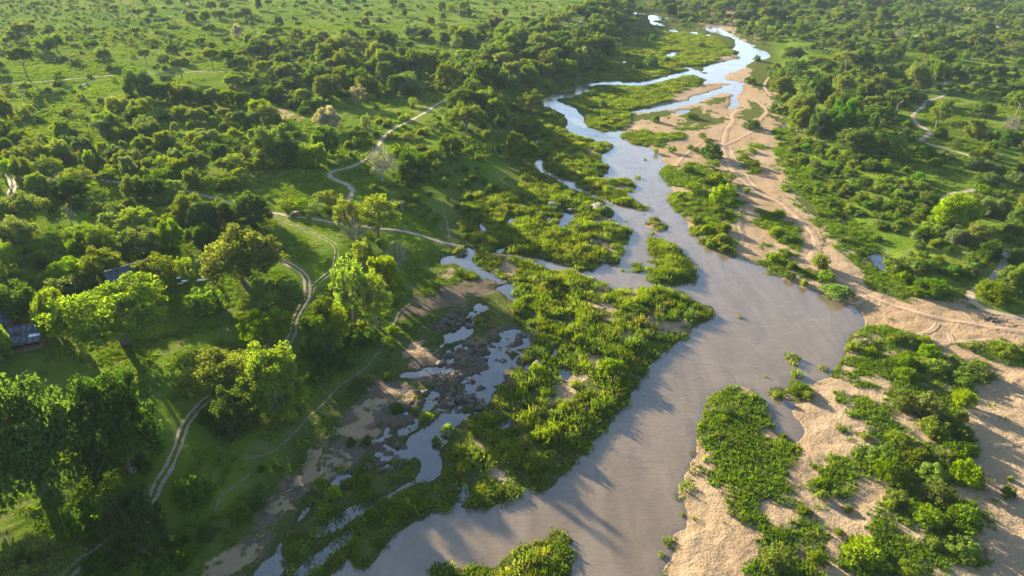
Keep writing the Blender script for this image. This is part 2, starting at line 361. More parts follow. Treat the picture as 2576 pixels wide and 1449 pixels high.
green_patches = [
    sheet(1, 2, [(1225, 0), (1690, 0), (1700, 100), (1680, 200), (1660, 300), (1650, 440), (1670, 490), (1560, 445), (1420, 375), (1340, 305), (1325, 230), (1215, 120), (1175, 60)]),
    sheet(0, 2, [(815, 1020), (900, 980), (1000, 985), (1100, 1015), (1280, 1005), (1290, 1050), (1150, 1062), (1060, 1110), (930, 1092)]),
    sheet(0, 2, [(1100, 1260), (1160, 1250), (1280, 1270), (1400, 1230), (1560, 1290), (1690, 1350), (1680, 1449), (1215, 1449), (1105, 1330)]),
    sheet(0, 2, [(1280, 840), (1400, 790), (1560, 880), (1640, 920), (1560, 940), (1400, 960), (1300, 980), (1250, 940)]),
    sheet(0, 2, [(1460, 770), (1600, 700), (1650, 740), (1640, 790), (1530, 800)]),
    sheet(0, 2, [(1660, 870), (1750, 800), (1850, 760), (1932, 830), (1930, 880), (1850, 930), (1740, 900)]),
    sheet(0, 2, [(1740, 1080), (1830, 1070), (1890, 1170), (1780, 1165)]), sheet(0, 2, [(1720, 1180), (1800, 1165), (1840, 1190), (1740, 1210)]),
    sheet(0, 2, [(1780, 1220), (1850, 1210), (1880, 1320), (1800, 1320)]),
    sheet(0, 2, [(500, 860), (700, 830), (900, 850), (1100, 830), (1200, 830), (1240, 870), (1120, 900), (900, 930), (870, 990), (700, 1000), (560, 950)]),
    sheet(0, 2, [(350, 745), (600, 650), (1000, 640), (1290, 570), (1400, 560), (1470, 600), (1430, 640), (1300, 660), (1180, 720), (1180, 760), (1050, 820), (900, 845), (500, 850)]),
    sheet(0, 2, [(1420, 200), (1300, 240), (1450, 300), (1690, 330), (1660, 400), (1540, 410), (1480, 480), (1300, 500), (1000, 480), (900, 300), (1100, 100), (1350, 160)]),
    sheet(0, 2, [(1600, 220), (1750, 230), (1900, 330), (1810, 345), (1700, 280)]),
    sheet(1, 3, [(0, 100), (100, 120), (150, 200), (180, 260), (330, 380), (300, 490), (190, 480), (100, 420), (0, 370), (-60, 230)]),
    sheet(1, 3, [(-60, 440), (60, 440), (180, 500), (260, 560), (420, 610), (400, 645), (200, 620), (60, 600), (-40, 600)]),
    sheet(1, 3, [(640, 1060), (850, 1030), (1000, 1040), (1110, 1080), (1130, 1150), (1000, 1200), (900, 1180), (800, 1100), (700, 1130), (640, 1130)]),
    sheet(1, 3, [(580, 1200), (760, 1150), (840, 1230), (1100, 1200), (1290, 1190), (1450, 1240), (1600, 1300), (1700, 1400), (1540, 1449), (900, 1449), (520, 1430), (560, 1280)]),
    sheet(2, 2, [(1440, 180), (1490, 100), (1560, 60), (1640, 20), (1720, 20), (1800, 45), (1870, 90), (1930, 160), (1960, 300), (2000, 420), (2100, 500), (2130, 700), (2140, 880), (2000, 900), (1900, 1000), (1700, 1040), (1650, 900), (1600, 780), (1560, 640), (1500, 520), (1400, 470), (1390, 400)]),
    sheet(2, 3, [(0, 420), (200, 470), (210, 700), (240, 900), (0, 960), (-60, 700)]),
    sheet(2, 3, [(420, 260), (560, 140), (900, 120), (1000, 300), (820, 330), (600, 300)]), sheet(2, 3, [(300, 650), (520, 560), (620, 700), (640, 800), (480, 860), (330, 790)]),
    sheet(2, 3, [(680, 480), (900, 380), (1200, 480), (1560, 440), (1600, 700), (1540, 860), (1300, 760), (1000, 780), (780, 660)]),
    sheet(2, 3, [(900, 820), (1280, 740), (1560, 920), (1590, 1180), (1560, 1340), (1320, 1240), (1080, 1100), (880, 960)]),
    sheet(2, 3, [(640, 920), (860, 900), (900, 1000), (860, 1060), (680, 1000)]), sheet(2, 3, [(700, 1120), (1000, 1060), (1260, 1180), (1300, 1340), (1100, 1449), (700, 1600), (540, 1300)]),
    sheet(2, 3, [(-100, 1120), (240, 960), (500, 1000), (520, 1100), (380, 1180), (400, 1360), (300, 1600), (-200, 1600)]),
    sheet(2, 3, [(900, 60), (1300, 30), (1540, 60), (1520, 220), (1500, 420), (1380, 420), (1100, 260)]),
    sheet(1, 3, [(1500, 1170), (1560, 1160), (1900, 1150), (1990, 1260), (1860, 1280), (1700, 1250)]),
]
sand_patches = [
    sheet(0, 2, [(1120, 800), (1180, 750), (1100, 735), (1250, 705), (1300, 660), (1400, 660), (1550, 645), (1600, 655), (1500, 690), (1340, 735), (1330, 760), (1200, 785)]),
    sheet(0, 2, [(1480, 490), (1520, 460), (1550, 412), (1640, 410), (1700, 430), (1690, 445), (1600, 470)]),
    sheet(0, 2, [(1380, 150), (1530, 146), (1620, 130), (1720, 110), (1700, 140), (1520, 165), (1390, 162)]), sheet(0, 2, [(1420, 80), (1480, 70), (1470, 120), (1430, 120)]),
    sheet(0, 2, [(1590, 582), (1640, 552), (1700, 530), (1765, 500), (1800, 550), (1770, 625), (1690, 622), (1610, 602)]),
    sheet(0, 2, [(1450, 632), (1560, 618), (1640, 628), (1665, 646), (1500, 648)]), sheet(0, 2, [(1210, 822), (1380, 785), (1400, 800), (1280, 830)]),
    sheet(0, 2, [(500, 1130), (560, 1105), (680, 1150), (620, 1170), (520, 1150)]), sheet(0, 2, [(690, 1140), (740, 1110), (765, 1100), (740, 1140)]),
    sheet(1, 2, [(500, 870), (540, 830), (620, 820), (700, 808), (800, 850), (790, 890), (700, 892), (600, 882)]),
    sheet(1, 2, [(850, 745), (920, 735), (960, 760), (940, 800), (900, 790), (870, 770)]),
    sheet(1, 2, [(1000, 960), (1100, 930), (1230, 960), (1300, 985), (1370, 1000), (1300, 1050), (1200, 1040), (1100, 1060), (1010, 1010)]),
    sheet(1, 2, [(1280, 790), (1340, 780), (1365, 830), (1300, 825)]), sheet(1, 2, [(700, 950), (800, 960), (860, 1040), (960, 1120), (930, 1150), (800, 1080), (740, 1000)]),
    sheet(1, 2, [(520, 1200), (600, 1220), (660, 1300), (640, 1340), (560, 1280), (500, 1250)]), sheet(1, 2, [(300, 1440), (380, 1400), (500, 1350), (560, 1400), (480, 1449)]),
    sheet(2, 2, [(280, 140), (300, 40), (350, -10), (470, -20), (512, 40), (500, 120), (400, 138)]), sheet(2, 2, [(530, 150), (560, 165), (620, 230), (600, 235), (545, 190)]),
    sheet(1, 2, [(560, 215), (640, 180), (720, 188), (730, 220), (690, 270), (740, 330), (745, 430), (710, 525), (685, 500), (700, 380), (650, 300), (590, 260)]),
    sheet(1, 2, [(600, 1400 - 1400 + 375), (620, 370), (640, 420), (610, 430)]), sheet(0, 2, [(690, 1400), (760, 1395), (860, 1400), (930, 1415), (900, 1440), (760, 1449), (680, 1430)]),
    sheet(1, 2, [(980, 190), (985, 165), (1000, 155), (1040, 150), (1025, 165), (1000, 190)]), sheet(1, 2, [(1010, 240), (1040, 222), (1070, 235), (1100, 270), (1150, 302), (1100, 297), (1040, 287), (1008, 262)]),
    sheet(1, 2, [(935, 590), (940, 570), (1000, 550), (1020, 548), (970, 600), (940, 605)]), sheet(1, 2, [(1025, 590), (1050, 570), (1080, 565), (1060, 590), (1035, 600)]),
    sheet(2, 3, [(200, 170), (330, 130), (400, 220), (480, 380), (510, 480), (500, 580), (400, 600), (300, 520), (220, 440), (270, 340), (230, 260)]),
    sheet(2, 1, [(450, 560), (520, 500), (600, 520), (700, 560), (690, 620), (560, 660), (500, 720), (440, 700)]),
    sheet(2, 1, [(1640, 440), (1690, 430), (1700, 480), (1640, 500)]), sheet(2, 1, [(1800, 640), (1900, 630), (1932, 700), (1850, 740), (1780, 700)]),
    sheet(1, 1, [(1430, 560), (1530, 545), (1510, 600), (1420, 660), (1380, 630)]), sheet(1, 1, [(1470, 500), (1510, 485), (1535, 495), (1500, 515)]),
    sheet(1, 1, [(1790, 580), (1870, 520), (1950, 505), (1940, 600), (1880, 640), (1820, 620)]),
    sheet(0, 1, [(100, 840), (200, 820), (300, 840), (330, 880), (400, 900), (250, 900), (120, 870)]), sheet(0, 0, [(1760, 860), (1860, 840), (1932, 850), (1900, 900), (1800, 890)]),
    sheet(1, 1, [(1180, 1200), (1240, 1150), (1330, 1170), (1350, 1200), (1250, 1240), (1120, 1220)]),
]
mud_polys = [
    sheet(2, 1, [(520, 500), (560, 400), (600, 330), (700, 230), (800, 120), (870, 60), (860, -20), (1100, 0), (1300, 0), (1200, 80), (1050, 180), (1000, 280), (900, 350),
                 (860, 430), (830, 560), (700, 640), (620, 700), (520, 740), (430, 760), (280, 820), (180, 900), (0, 1120), (0, 1000), (150, 880), (270, 680), (430, 640)]),
    sheet(2, 0, [(1530, 1380), (1700, 1300), (1932, 1150), (2000, 1130), (1980, 1250), (1900, 1350), (1800, 1449), (1500, 1600), (1450, 1460)]),
    sheet(1, 1, [(1100, 900), (1200, 800), (1400, 740), (1560, 660), (1700, 650), (1850, 690), (1730, 790), (1600, 830), (1500, 870), (1350, 900), (1250, 930)]),
    sheet(1, 1, [(1180, 1200), (1280, 1180), (1380, 1190), (1500, 1150), (1650, 1080), (1800, 1060), (2000, 1060), (2080, 1110), (1960, 1230), (2000, 1449), (1100, 1500), (1200, 1290)]),
    sheet(2, 1, [(1000, 100), (1200, 0), (1932, -60), (1800, 120), (1740, 170), (1560, 210), (1400, 230), (1200, 280), (1050, 330), (1000, 420), (1140, 460), (1000, 560), (860, 600), (840, 520)]),
]
rock_polys = [
    sheet(1, 1, [(1290, 1060), (1330, 980), (1420, 940), (1500, 870), (1570, 880), (1600, 960), (1620, 1010), (1540, 1030), (1400, 1060), (1340, 1080)]),
    sheet(1, 1, [(1400, 1240), (1550, 1160), (1700, 1110), (1800, 1080), (1780, 1180), (1640, 1230), (1620, 1300), (1700, 1340), (1500, 1440), (1440, 1420), (1460, 1320)]),
]
C_sand = np.maximum(cover(right_valley, 2.0, 0.6, 3), 0)
C_green = cover(green_patches, 2.2, 1.6, 8)
C_bar = cover(sand_patches, 1.4, 0.9, 13)
C_bank = cover(mud_polys[:2], 2.5, 1.8, 25)
C_mud = cover(mud_polys, 2.5, 1.5, 23)
C_rock = cover(rock_polys, 2.0, 1.0, 29)
pn = fbm(GX / 6.0, GY / 6.0, 77, 4)
veg_in_sand = sstep(0.46, 0.60, pn + 0.16 * C_green * 1.9 - 0.12)
C_green2 = np.clip(np.maximum(C_green * sstep(0.20, 0.44, pn + 0.12), veg_in_sand * 0.0), 0, 1)
SAND = np.clip(C_sand * (1 - 0.93 * C_green2), 0, 1)
C_sparse = cover([sheet(1, 3, [(110, 20), (300, 60), (480, 200), (620, 400), (760, 470), (800, 620), (900, 760), (1060, 815), (880, 810), (730, 720), (740, 600), (600, 520), (440, 440), (410, 300), (320, 210), (230, 120)]),
                  sheet(0, 3, [(0, 560), (40, 700), (90, 800), (140, 920), (190, 1000), (170, 1100), (220, 1220), (290, 1350), (330, 1449), (100, 1449), (60, 1200), (80, 1080), (40, 900)])], 3.0, 2.0, 19)
SAND = np.maximum(SAND, C_sparse * (0.22 + 0.5 * sstep(0.42, 0.6, pn)))
SAND = np.maximum(SAND, C_bar * 0.95)
SAND = np.maximum(SAND, C_bank * (0.26 + 0.42 * sstep(0.40, 0.58, pn)))
MUD = C_mud * (1 - C_bar)
rel = SAND * sstep(0.5, 3.0, -water_sd) * np.clip(1 - (GY - 120) / 260, 0.15, 1)
HZ += rel * ((fbm(GX / 4.2, GY / 4.2, 301, 3) - 0.5) * 0.55 + (np.abs(fbm(GX / 9, GY / 9, 303, 3) - 0.5) - 0.1) * 0.8)
shore = sstep(-2.8, -0.1, water_sd)           # wet margin
VALLEY = (1 - sstep(-6, 10, dl)) * (1 - sstep(-6, 10, dr))

# ------------------------------------------------------------------ node helpers
def mat(name):
    m = bpy.data.materials.new(name)
    m.use_nodes = True
    nt = m.node_tree
    for n in list(nt.nodes):
        nt.nodes.remove(n)
    out = nt.nodes.new('ShaderNodeOutputMaterial')
    return m, nt, out

def N(nt, kind, **kw):
    n = nt.nodes.new(kind)
    for k, v in kw.items():
        if k == 'inp':
            for kk, vv in v.items():
                if isinstance(vv, bpy.types.NodeSocket):
                    nt.links.new(vv, n.inputs[kk])
                else:
                    n.inputs[kk].default_value = vv
        else:
            setattr(n, k, v)
    return n

def mathn(nt, op, a, b=None, c=None, clamp=False):
    n = nt.nodes.new('ShaderNodeMath'); n.operation = op; n.use_clamp = clamp
    for i, v in enumerate((a, b, c)):
        if v is None:
            continue
        if isinstance(v, bpy.types.NodeSocket):
            nt.links.new(v, n.inputs[i])
        else:
            n.inputs[i].default_value = v
    return n.outputs[0]

def mixc(nt, f, a, b, mode='MIX'):
    n = nt.nodes.new('ShaderNodeMix'); n.data_type = 'RGBA'; n.blend_type = mode; n.clamp_factor = True
    for k, v in ((0, f), (6, a), (7, b)):
        if isinstance(v, bpy.types.NodeSocket):
            nt.links.new(v, n.inputs[k])
        elif isinstance(v, tuple):
            n.inputs[k].default_value = (*v, 1)
        else:
            n.inputs[k].default_value = v
    return n.outputs[2]

def smooths(nt, x, a, b):
    n = nt.nodes.new('ShaderNodeMapRange'); n.interpolation_type = 'SMOOTHSTEP'
    nt.links.new(x, n.inputs[0]); n.inputs[1].default_value = a; n.inputs[2].default_value = b
    return n.outputs[0]

def noise(nt, vec, scale, detail=4, rough=0.55, dist=0.0):
    n = N(nt, 'ShaderNodeTexNoise', inp={'Vector': vec, 'Scale': scale, 'Detail': detail, 'Roughness': rough, 'Distortion': dist})
    return n.outputs[0]

# ------------------------------------------------------------------ ground material
def ground_mat():
    m, nt, out = mat('savannah_ground')
    pos = N(nt, 'ShaderNodeNewGeometry').outputs['Position']
    at = N(nt, 'ShaderNodeVertexColor', layer_name='cover')
    sep = N(nt, 'ShaderNodeSeparateColor', inp={0: at.outputs[0]})
    s_, m_, w_ = sep.outputs[0], sep.outputs[1], sep.outputs[2]
    n_big = noise(nt, pos, 0.03, 4); n_mid = noise(nt, pos, 0.22, 5, 0.6); n_fine = noise(nt, pos, 1.4, 5, 0.65); n_vf = noise(nt, pos, 5.0, 3, 0.6)
    # grass
    g = mixc(nt, smooths(nt, n_big, 0.35, 0.65), (0.062, 0.106, 0.007), (0.100, 0.138, 0.012))
    g = mixc(nt, mathn(nt, 'MULTIPLY', smooths(nt, n_mid, 0.50, 0.72), 0.65), g, (0.060, 0.105, 0.020))
    g = mixc(nt, mathn(nt, 'MULTIPLY', smooths(nt, n_fine, 0.52, 0.75), 0.40), g, (0.120, 0.150, 0.010))
    g = mixc(nt, mathn(nt, 'MULTIPLY', smooths(nt, n_vf, 0.45, 0.7), 0.5), g, (0.045, 0.075, 0.015))
    bare = mathn(nt, 'MULTIPLY', smooths(nt, mathn(nt, 'ADD', n_mid, mathn(nt, 'MULTIPLY', mathn(nt, 'SUBTRACT', n_big, 0.5), 0.5)), 0.54, 0.70), 0.6)
    g = mixc(nt, bare, g, (0.155, 0.138, 0.055))
    # sand
    sn = mixc(nt, n_mid, (0.212, 0.148, 0.086), (0.300, 0.218, 0.133))
    sn = mixc(nt, mathn(nt, 'MULTIPLY', smooths(nt, n_fine, 0.45, 0.75), 0.45), sn, (0.18, 0.125, 0.068))
    sn = mixc(nt, mathn(nt, 'MULTIPLY', smooths(nt, n_vf, 0.62, 0.78), 0.35), sn, (0.15, 0.11, 0.065))
    sn = mixc(nt, mathn(nt, 'MULTIPLY', smooths(nt, n_big, 0.42, 0.62), 0.45), sn, (0.21, 0.135, 0.072))
    md = mixc(nt, n_fine, (0.070, 0.053, 0.038), (0.155, 0.118, 0.080))
    md = mixc(nt, smooths(nt, n_mid, 0.54, 0.64), md, (0.060, 0.062, 0.022))
    md = mixc(nt, smooths(nt, n_vf, 0.55, 0.65), md, (0.035, 0.026, 0.020))
    g = mixc(nt, mathn(nt, 'MULTIPLY', at.outputs['Alpha'], 0.85), g, mixc(nt, smooths(nt, n_fine, 0.42, 0.62), (0.040, 0.055, 0.010), (0.085, 0.075, 0.030)))
    f_s = smooths(nt, mathn(nt, 'ADD', s_, mathn(nt, 'MULTIPLY', mathn(nt, 'SUBTRACT', mathn(nt, 'ADD', mathn(nt, 'MULTIPLY', n_fine, 0.6), mathn(nt, 'MULTIPLY', n_mid, 0.4)), 0.5), 1.1)), 0.36, 0.52)
    f_m = smooths(nt, mathn(nt, 'ADD', m_, mathn(nt, 'MULTIPLY', mathn(nt, 'SUBTRACT', n_fine, 0.5), 0.9)), 0.35, 0.6)
    c = mixc(nt, f_m, g, md)
    c = mixc(nt, f_s, c, sn)
    c = mixc(nt, mathn(nt, 'MULTIPLY', w_, 0.55), c, mixc(nt, 0.5, c, (0.10, 0.075, 0.05), 'MULTIPLY'))
    vor = N(nt, 'ShaderNodeTexVoronoi', inp={'Vector': pos, 'Scale': 1.7}).outputs['Distance']
    prints = mathn(nt, 'MULTIPLY', mathn(nt, 'MULTIPLY', smooths(nt, vor, 0.38, 0.12), f_s), smooths(nt, n_mid, 0.40, 0.58))
    hgt = mathn(nt, 'SUBTRACT', mathn(nt, 'ADD', mathn(nt, 'MULTIPLY', n_fine, 0.45), mathn(nt, 'MULTIPLY', n_vf, 0.18)), mathn(nt, 'MULTIPLY', prints, 0.10))
    b1 = N(nt, 'ShaderNodeBump', inp={'Strength': 0.9, 'Distance': 1.0, 'Height': hgt})
    p = N(nt, 'ShaderNodeBsdfPrincipled', inp={'Base Color': c, 'Roughness': 1.0, 'Specular IOR Level': 0.0, 'Normal': b1.outputs[0]})
    nt.links.new(p.outputs[0], out.inputs[0])
    return m

def water_mat():
    m, nt, out = mat('silty_water')
    pos = N(nt, 'ShaderNodeNewGeometry').outputs['Position']
    mp = N(nt, 'ShaderNodeMapping', inp={0: pos}); mp.inputs['Scale'].default_value = (0.55, 1.25, 1); mp.inputs['Rotation'].default_value = (0, 0, R(12))
    n1 = noise(nt, mp.outputs[0], 0.9, 3, 0.55, 0.8); n2 = noise(nt, pos, 0.12, 3, 0.5, 0.6)
    mp2 = N(nt, 'ShaderNodeMapping', inp={0: pos}); mp2.inputs['Scale'].default_value = (0.16, 0.035, 1); mp2.inputs['Rotation'].default_value = (0, 0, R(18))
    nbig = noise(nt, mp2.outputs[0], 1.0, 6, 0.62, 1.2)
    c = mixc(nt, smooths(nt, nbig, 0.35, 0.65), (0.100, 0.071, 0.040), (0.130, 0.095, 0.057))
    silt = N(nt, 'ShaderNodeAttribute', attribute_name='silt')
    c = mixc(nt, silt.outputs['Fac'], (0.030, 0.028, 0.024), c)
    hgt = mathn(nt, 'ADD', mathn(nt, 'MULTIPLY', n1, 0.10), mathn(nt, 'MULTIPLY', n2, 0.30))
    b = N(nt, 'ShaderNodeBump', inp={'Strength': 0.42, 'Distance': 1.0, 'Height': hgt})
    spec = mathn(nt, 'SUBTRACT', 1.0, mathn(nt, 'MULTIPLY', silt.outputs['Fac'], 0.18))
    p = N(nt, 'ShaderNodeBsdfPrincipled', inp={'Base Color': c, 'Roughness': 0.08, 'IOR': 1.5, 'Specular IOR Level': spec, 'Normal': b.outputs[0]})
    nt.links.new(p.outputs[0], out.inputs[0])
    return m

def foliage_mat(name, base, trans=0.35, hue_j=0.035, val_j=0.45):
    """leaf material; the thing's own object colour tints it, every copy varies a little"""
    m, nt, out = mat(name)
    oi = N(nt, 'ShaderNodeObjectInfo')
    at = N(nt, 'ShaderNodeAttribute', attribute_name='tint')
    it = N(nt, 'ShaderNodeAttribute', attribute_type='INSTANCER', attribute_name='itint')
    c = mixc(nt, 1.0, base, mixc(nt, 1.0, oi.outputs['Color'], it.outputs['Color'], 'ADD'), 'MULTIPLY')
    h = N(nt, 'ShaderNodeHueSaturation', inp={'Color': c})
    rnd = oi.outputs['Random']
    nt.links.new(mathn(nt, 'ADD', 0.5 - hue_j / 2, mathn(nt, 'MULTIPLY', rnd, hue_j)), h.inputs[0])
    r2 = mathn(nt, 'FRACT', mathn(nt, 'MULTIPLY', rnd, 7.31))
    v = mathn(nt, 'ADD', mathn(nt, 'ADD', 1 - val_j / 2 - 0.28, mathn(nt, 'MULTIPLY', r2, val_j)), mathn(nt, 'MULTIPLY', at.outputs['Fac'], 0.56))
    nt.links.new(v, h.inputs[2])
    r3 = mathn(nt, 'FRACT', mathn(nt, 'MULTIPLY', rnd, 13.7))
    nt.links.new(mathn(nt, 'ADD', 0.85, mathn(nt, 'MULTIPLY', r3, 0.25)), h.inputs[1])
    d = N(nt, 'ShaderNodeBsdfDiffuse', inp={0: h.outputs[0]})
    tc = mixc(nt, 1.0, h.outputs[0], (1.45, 1.35, 0.45), 'MULTIPLY')
    t = N(nt, 'ShaderNodeBsdfTranslucent', inp={0: tc})
    mx = N(nt, 'ShaderNodeMixShader', inp={0: trans, 1: d.outputs[0], 2: t.outputs[0]})
    nt.links.new(mx.outputs[0], out.inputs[0])
    return m

def rough_mat(name, a, b, scale=3.0, rough=0.9, bump=0.3, bscale=None):
    m, nt, out = mat(name)
    tc = N(nt, 'ShaderNodeTexCoord').outputs['Object']
    n1 = noise(nt, tc, scale, 5, 0.6)
    c = mixc(nt, smooths(nt, n1, 0.3, 0.7), a, b)
    oi = N(nt, 'ShaderNodeObjectInfo')
    h = N(nt, 'ShaderNodeHueSaturation', inp={'Color': c})
    nt.links.new(mathn(nt, 'ADD', 0.8, mathn(nt, 'MULTIPLY', oi.outputs['Random'], 0.4)), h.inputs[2])
    bn = N(nt, 'ShaderNodeBump', inp={'Strength': bump, 'Distance': 0.2, 'Height': noise(nt, tc, bscale or scale * 3, 4)})
    p = N(nt, 'ShaderNodeBsdfPrincipled', inp={'Base Color': h.outputs[0], 'Roughness': rough, 'Specular IOR Level': 0.2, 'Normal': bn.outputs[0]})
    nt.links.new(p.outputs[0], out.inputs[0])
    return m

M = {}
M['ground'] = ground_mat()
M['water'] = water_mat()
M['leaf'] = foliage_mat('broad_leaves', (0.092, 0.140, 0.010), 0.50)
M['reed'] = foliage_mat('reed_leaves', (0.092, 0.140, 0.008), 0.48, 0.03, 0.4)
M['grass'] = foliage_mat('grass_blades', (0.092, 0.142, 0.005), 0.45, 0.04, 0.4)
M['bark'] = rough_mat('bark', (0.085, 0.065, 0.05), (0.19, 0.155, 0.12), 1.5)
M['rock'] = rough_mat('river_rock', (0.046, 0.034, 0.026), (0.100, 0.072, 0.054), 0.8, 0.8, 0.6)
M['boulder'] = rough_mat('granite', (0.075, 0.062, 0.052), (0.14, 0.115, 0.095), 0.5, 0.85, 0.4)
M['wood'] = rough_mat('weathered_wood', (0.13, 0.085, 0.055), (0.25, 0.17, 0.11), 2.0)
M['deadwood'] = rough_mat('dead_wood', (0.16, 0.135, 0.11), (0.30, 0.26, 0.22), 2.0)
M['roof'] = rough_mat('slate_roof', (0.055, 0.060, 0.072), (0.105, 0.112, 0.130), 1.2, 0.6, 0.3, 5.0)
M['brick'] = rough_mat('orange_wall', (0.22, 0.095, 0.045), (0.30, 0.14, 0.07), 3.0)
M['dark'] = rough_mat('dark_opening', (0.015, 0.014, 0.013), (0.03, 0.027, 0.024), 2.0)
M['white'] = rough_mat('white_sheet', (0.62, 0.63, 0.65), (0.75, 0.75, 0.74), 1.0, 0.5, 0.1)
M['hide'] = rough_mat('elephant_hide', (0.13, 0.085, 0.06), (0.23, 0.16, 0.12), 2.5)
M['hide_pale'] = rough_mat('dusty_elephant_hide', (0.11, 0.08, 0.06), (0.18, 0.13, 0.10), 2.5)
M['ivory'] = rough_mat('ivory', (0.6, 0.55, 0.45), (0.7, 0.66, 0.56), 2.0)
M['mound'] = rough_mat('termite_earth', (0.14, 0.11, 0.09), (0.24, 0.19, 0.15), 1.5)

# ------------------------------------------------------------------ object helpers
def tag(o, label=None, cat=None, group=None, kind=None):
    if label: o['label'] = label
    if cat: o['category'] = cat
    if group: o['group'] = group
    if kind: o['kind'] = kind
    return o

def mesh_np(name, v, f, tint=None, smooth=False, mats=(), midx=None):
    """v (n,3); f: list of int arrays, each (m,k)"""
    me = bpy.data.meshes.new(name)
    v = np.asarray(v, np.float32)
    if not isinstance(f, (list, tuple)):
        f = [f]
    f = [np.asarray(q, np.int32) for q in f if len(q)]
    me.vertices.add(len(v)); me.vertices.foreach_set('co', v.ravel())
    loops = np.concatenate([q.ravel() for q in f])
    sizes = np.concatenate([np.full(len(q), q.shape[1], np.int32) for q in f])
    starts = np.concatenate([[0], np.cumsum(sizes)[:-1]]).astype(np.int32)
    me.loops.add(len(loops)); me.loops.foreach_set('vertex_index', loops)
    me.polygons.add(len(sizes)); me.polygons.foreach_set('loop_start', starts)
    me.polygons.foreach_set('loop_total', sizes)
    if smooth:
        me.polygons.foreach_set('use_smooth', np.ones(len(sizes), bool))
    if midx is not None:
        me.polygons.foreach_set('material_index', np.asarray(midx, np.int32))
    me.update(calc_edges=True)
    if tint is not None:
        a = me.attributes.new('tint', 'FLOAT', 'POINT'); a.data.foreach_set('value', np.asarray(tint, np.float32))
    for m_ in mats:
        me.materials.append(m_)
    return me

def obj(name, me, parent=None, loc=None):
    o = bpy.data.objects.new(name, me)
    col.objects.link(o)
    if parent is not None:
        o.parent = parent
    if loc is not None:
        o.location = loc
    return o

def empty(name, loc=(0, 0, 0), rz=0, s=(1, 1, 1)):
    o = bpy.data.objects.new(name, None); col.objects.link(o)
    o.location = loc; o.rotation_euler = (0, 0, rz); o.scale = s
    o.empty_display_size = 0.5
    return o

# ------------------------------------------------------------------ build ground, sandbanks, water
def ground_objects():
    V = np.stack([GXf, GYf, HZ.ravel()], 1)
    idx = np.arange(NR * NC).reshape(NR, NC)
    q = np.stack([idx[:-1, :-1], idx[:-1, 1:], idx[1:, 1:], idx[1:, :-1]], -1).reshape(-1, 4)
    colr = np.stack([SAND, MUD, shore, VALLEY], -1).reshape(-1, 4).astype(np.float32)
    me = mesh_np('ground', V, q, smooth=True, mats=[M['ground']])
    a = me.attributes.new('cover', 'FLOAT_COLOR', 'POINT'); a.data.foreach_set('color', colr.ravel())
    g = obj('ground', me)
    tag(g, kind='structure')
    return g
ground_objects()

def water_objects():
    """water surface cut from the same grid wherever the bed lies near or below the water line"""
    idx = np.arange(NR * NC).reshape(NR, NC)
    wet = (HZ < 0.03) | (water_sd > -0.8)
    wet &= (GY < 1200)
    cell = wet[:-1, :-1] | wet[:-1, 1:] | wet[1:, 1:] | wet[1:, :-1]
    q = np.stack([idx[:-1, :-1], idx[:-1, 1:], idx[1:, 1:], idx[1:, :-1]], -1)
    rs = sdf_grid(rw, 10.0)
    silt = sstep(-4.0, 3.0, rs)
    main = (rs[:-1, :-1] > -2.5)
    for nm, sel in (('river', cell & main), ('pool', cell & ~main)):
        f = q[sel]
        used, inv = np.unique(f.ravel(), return_inverse=True)
        v = np.stack([GXf[used], GYf[used], np.zeros(len(used))], 1)
        me = mesh_np(nm, v, inv.reshape(-1, 4), mats=[M['water']], smooth=True)
        a = me.attributes.new('silt', 'FLOAT', 'POINT'); a.data.foreach_set('value', silt.ravel()[used].astype(np.float32))
        tag(obj(nm, me), kind='structure')
water_objects()

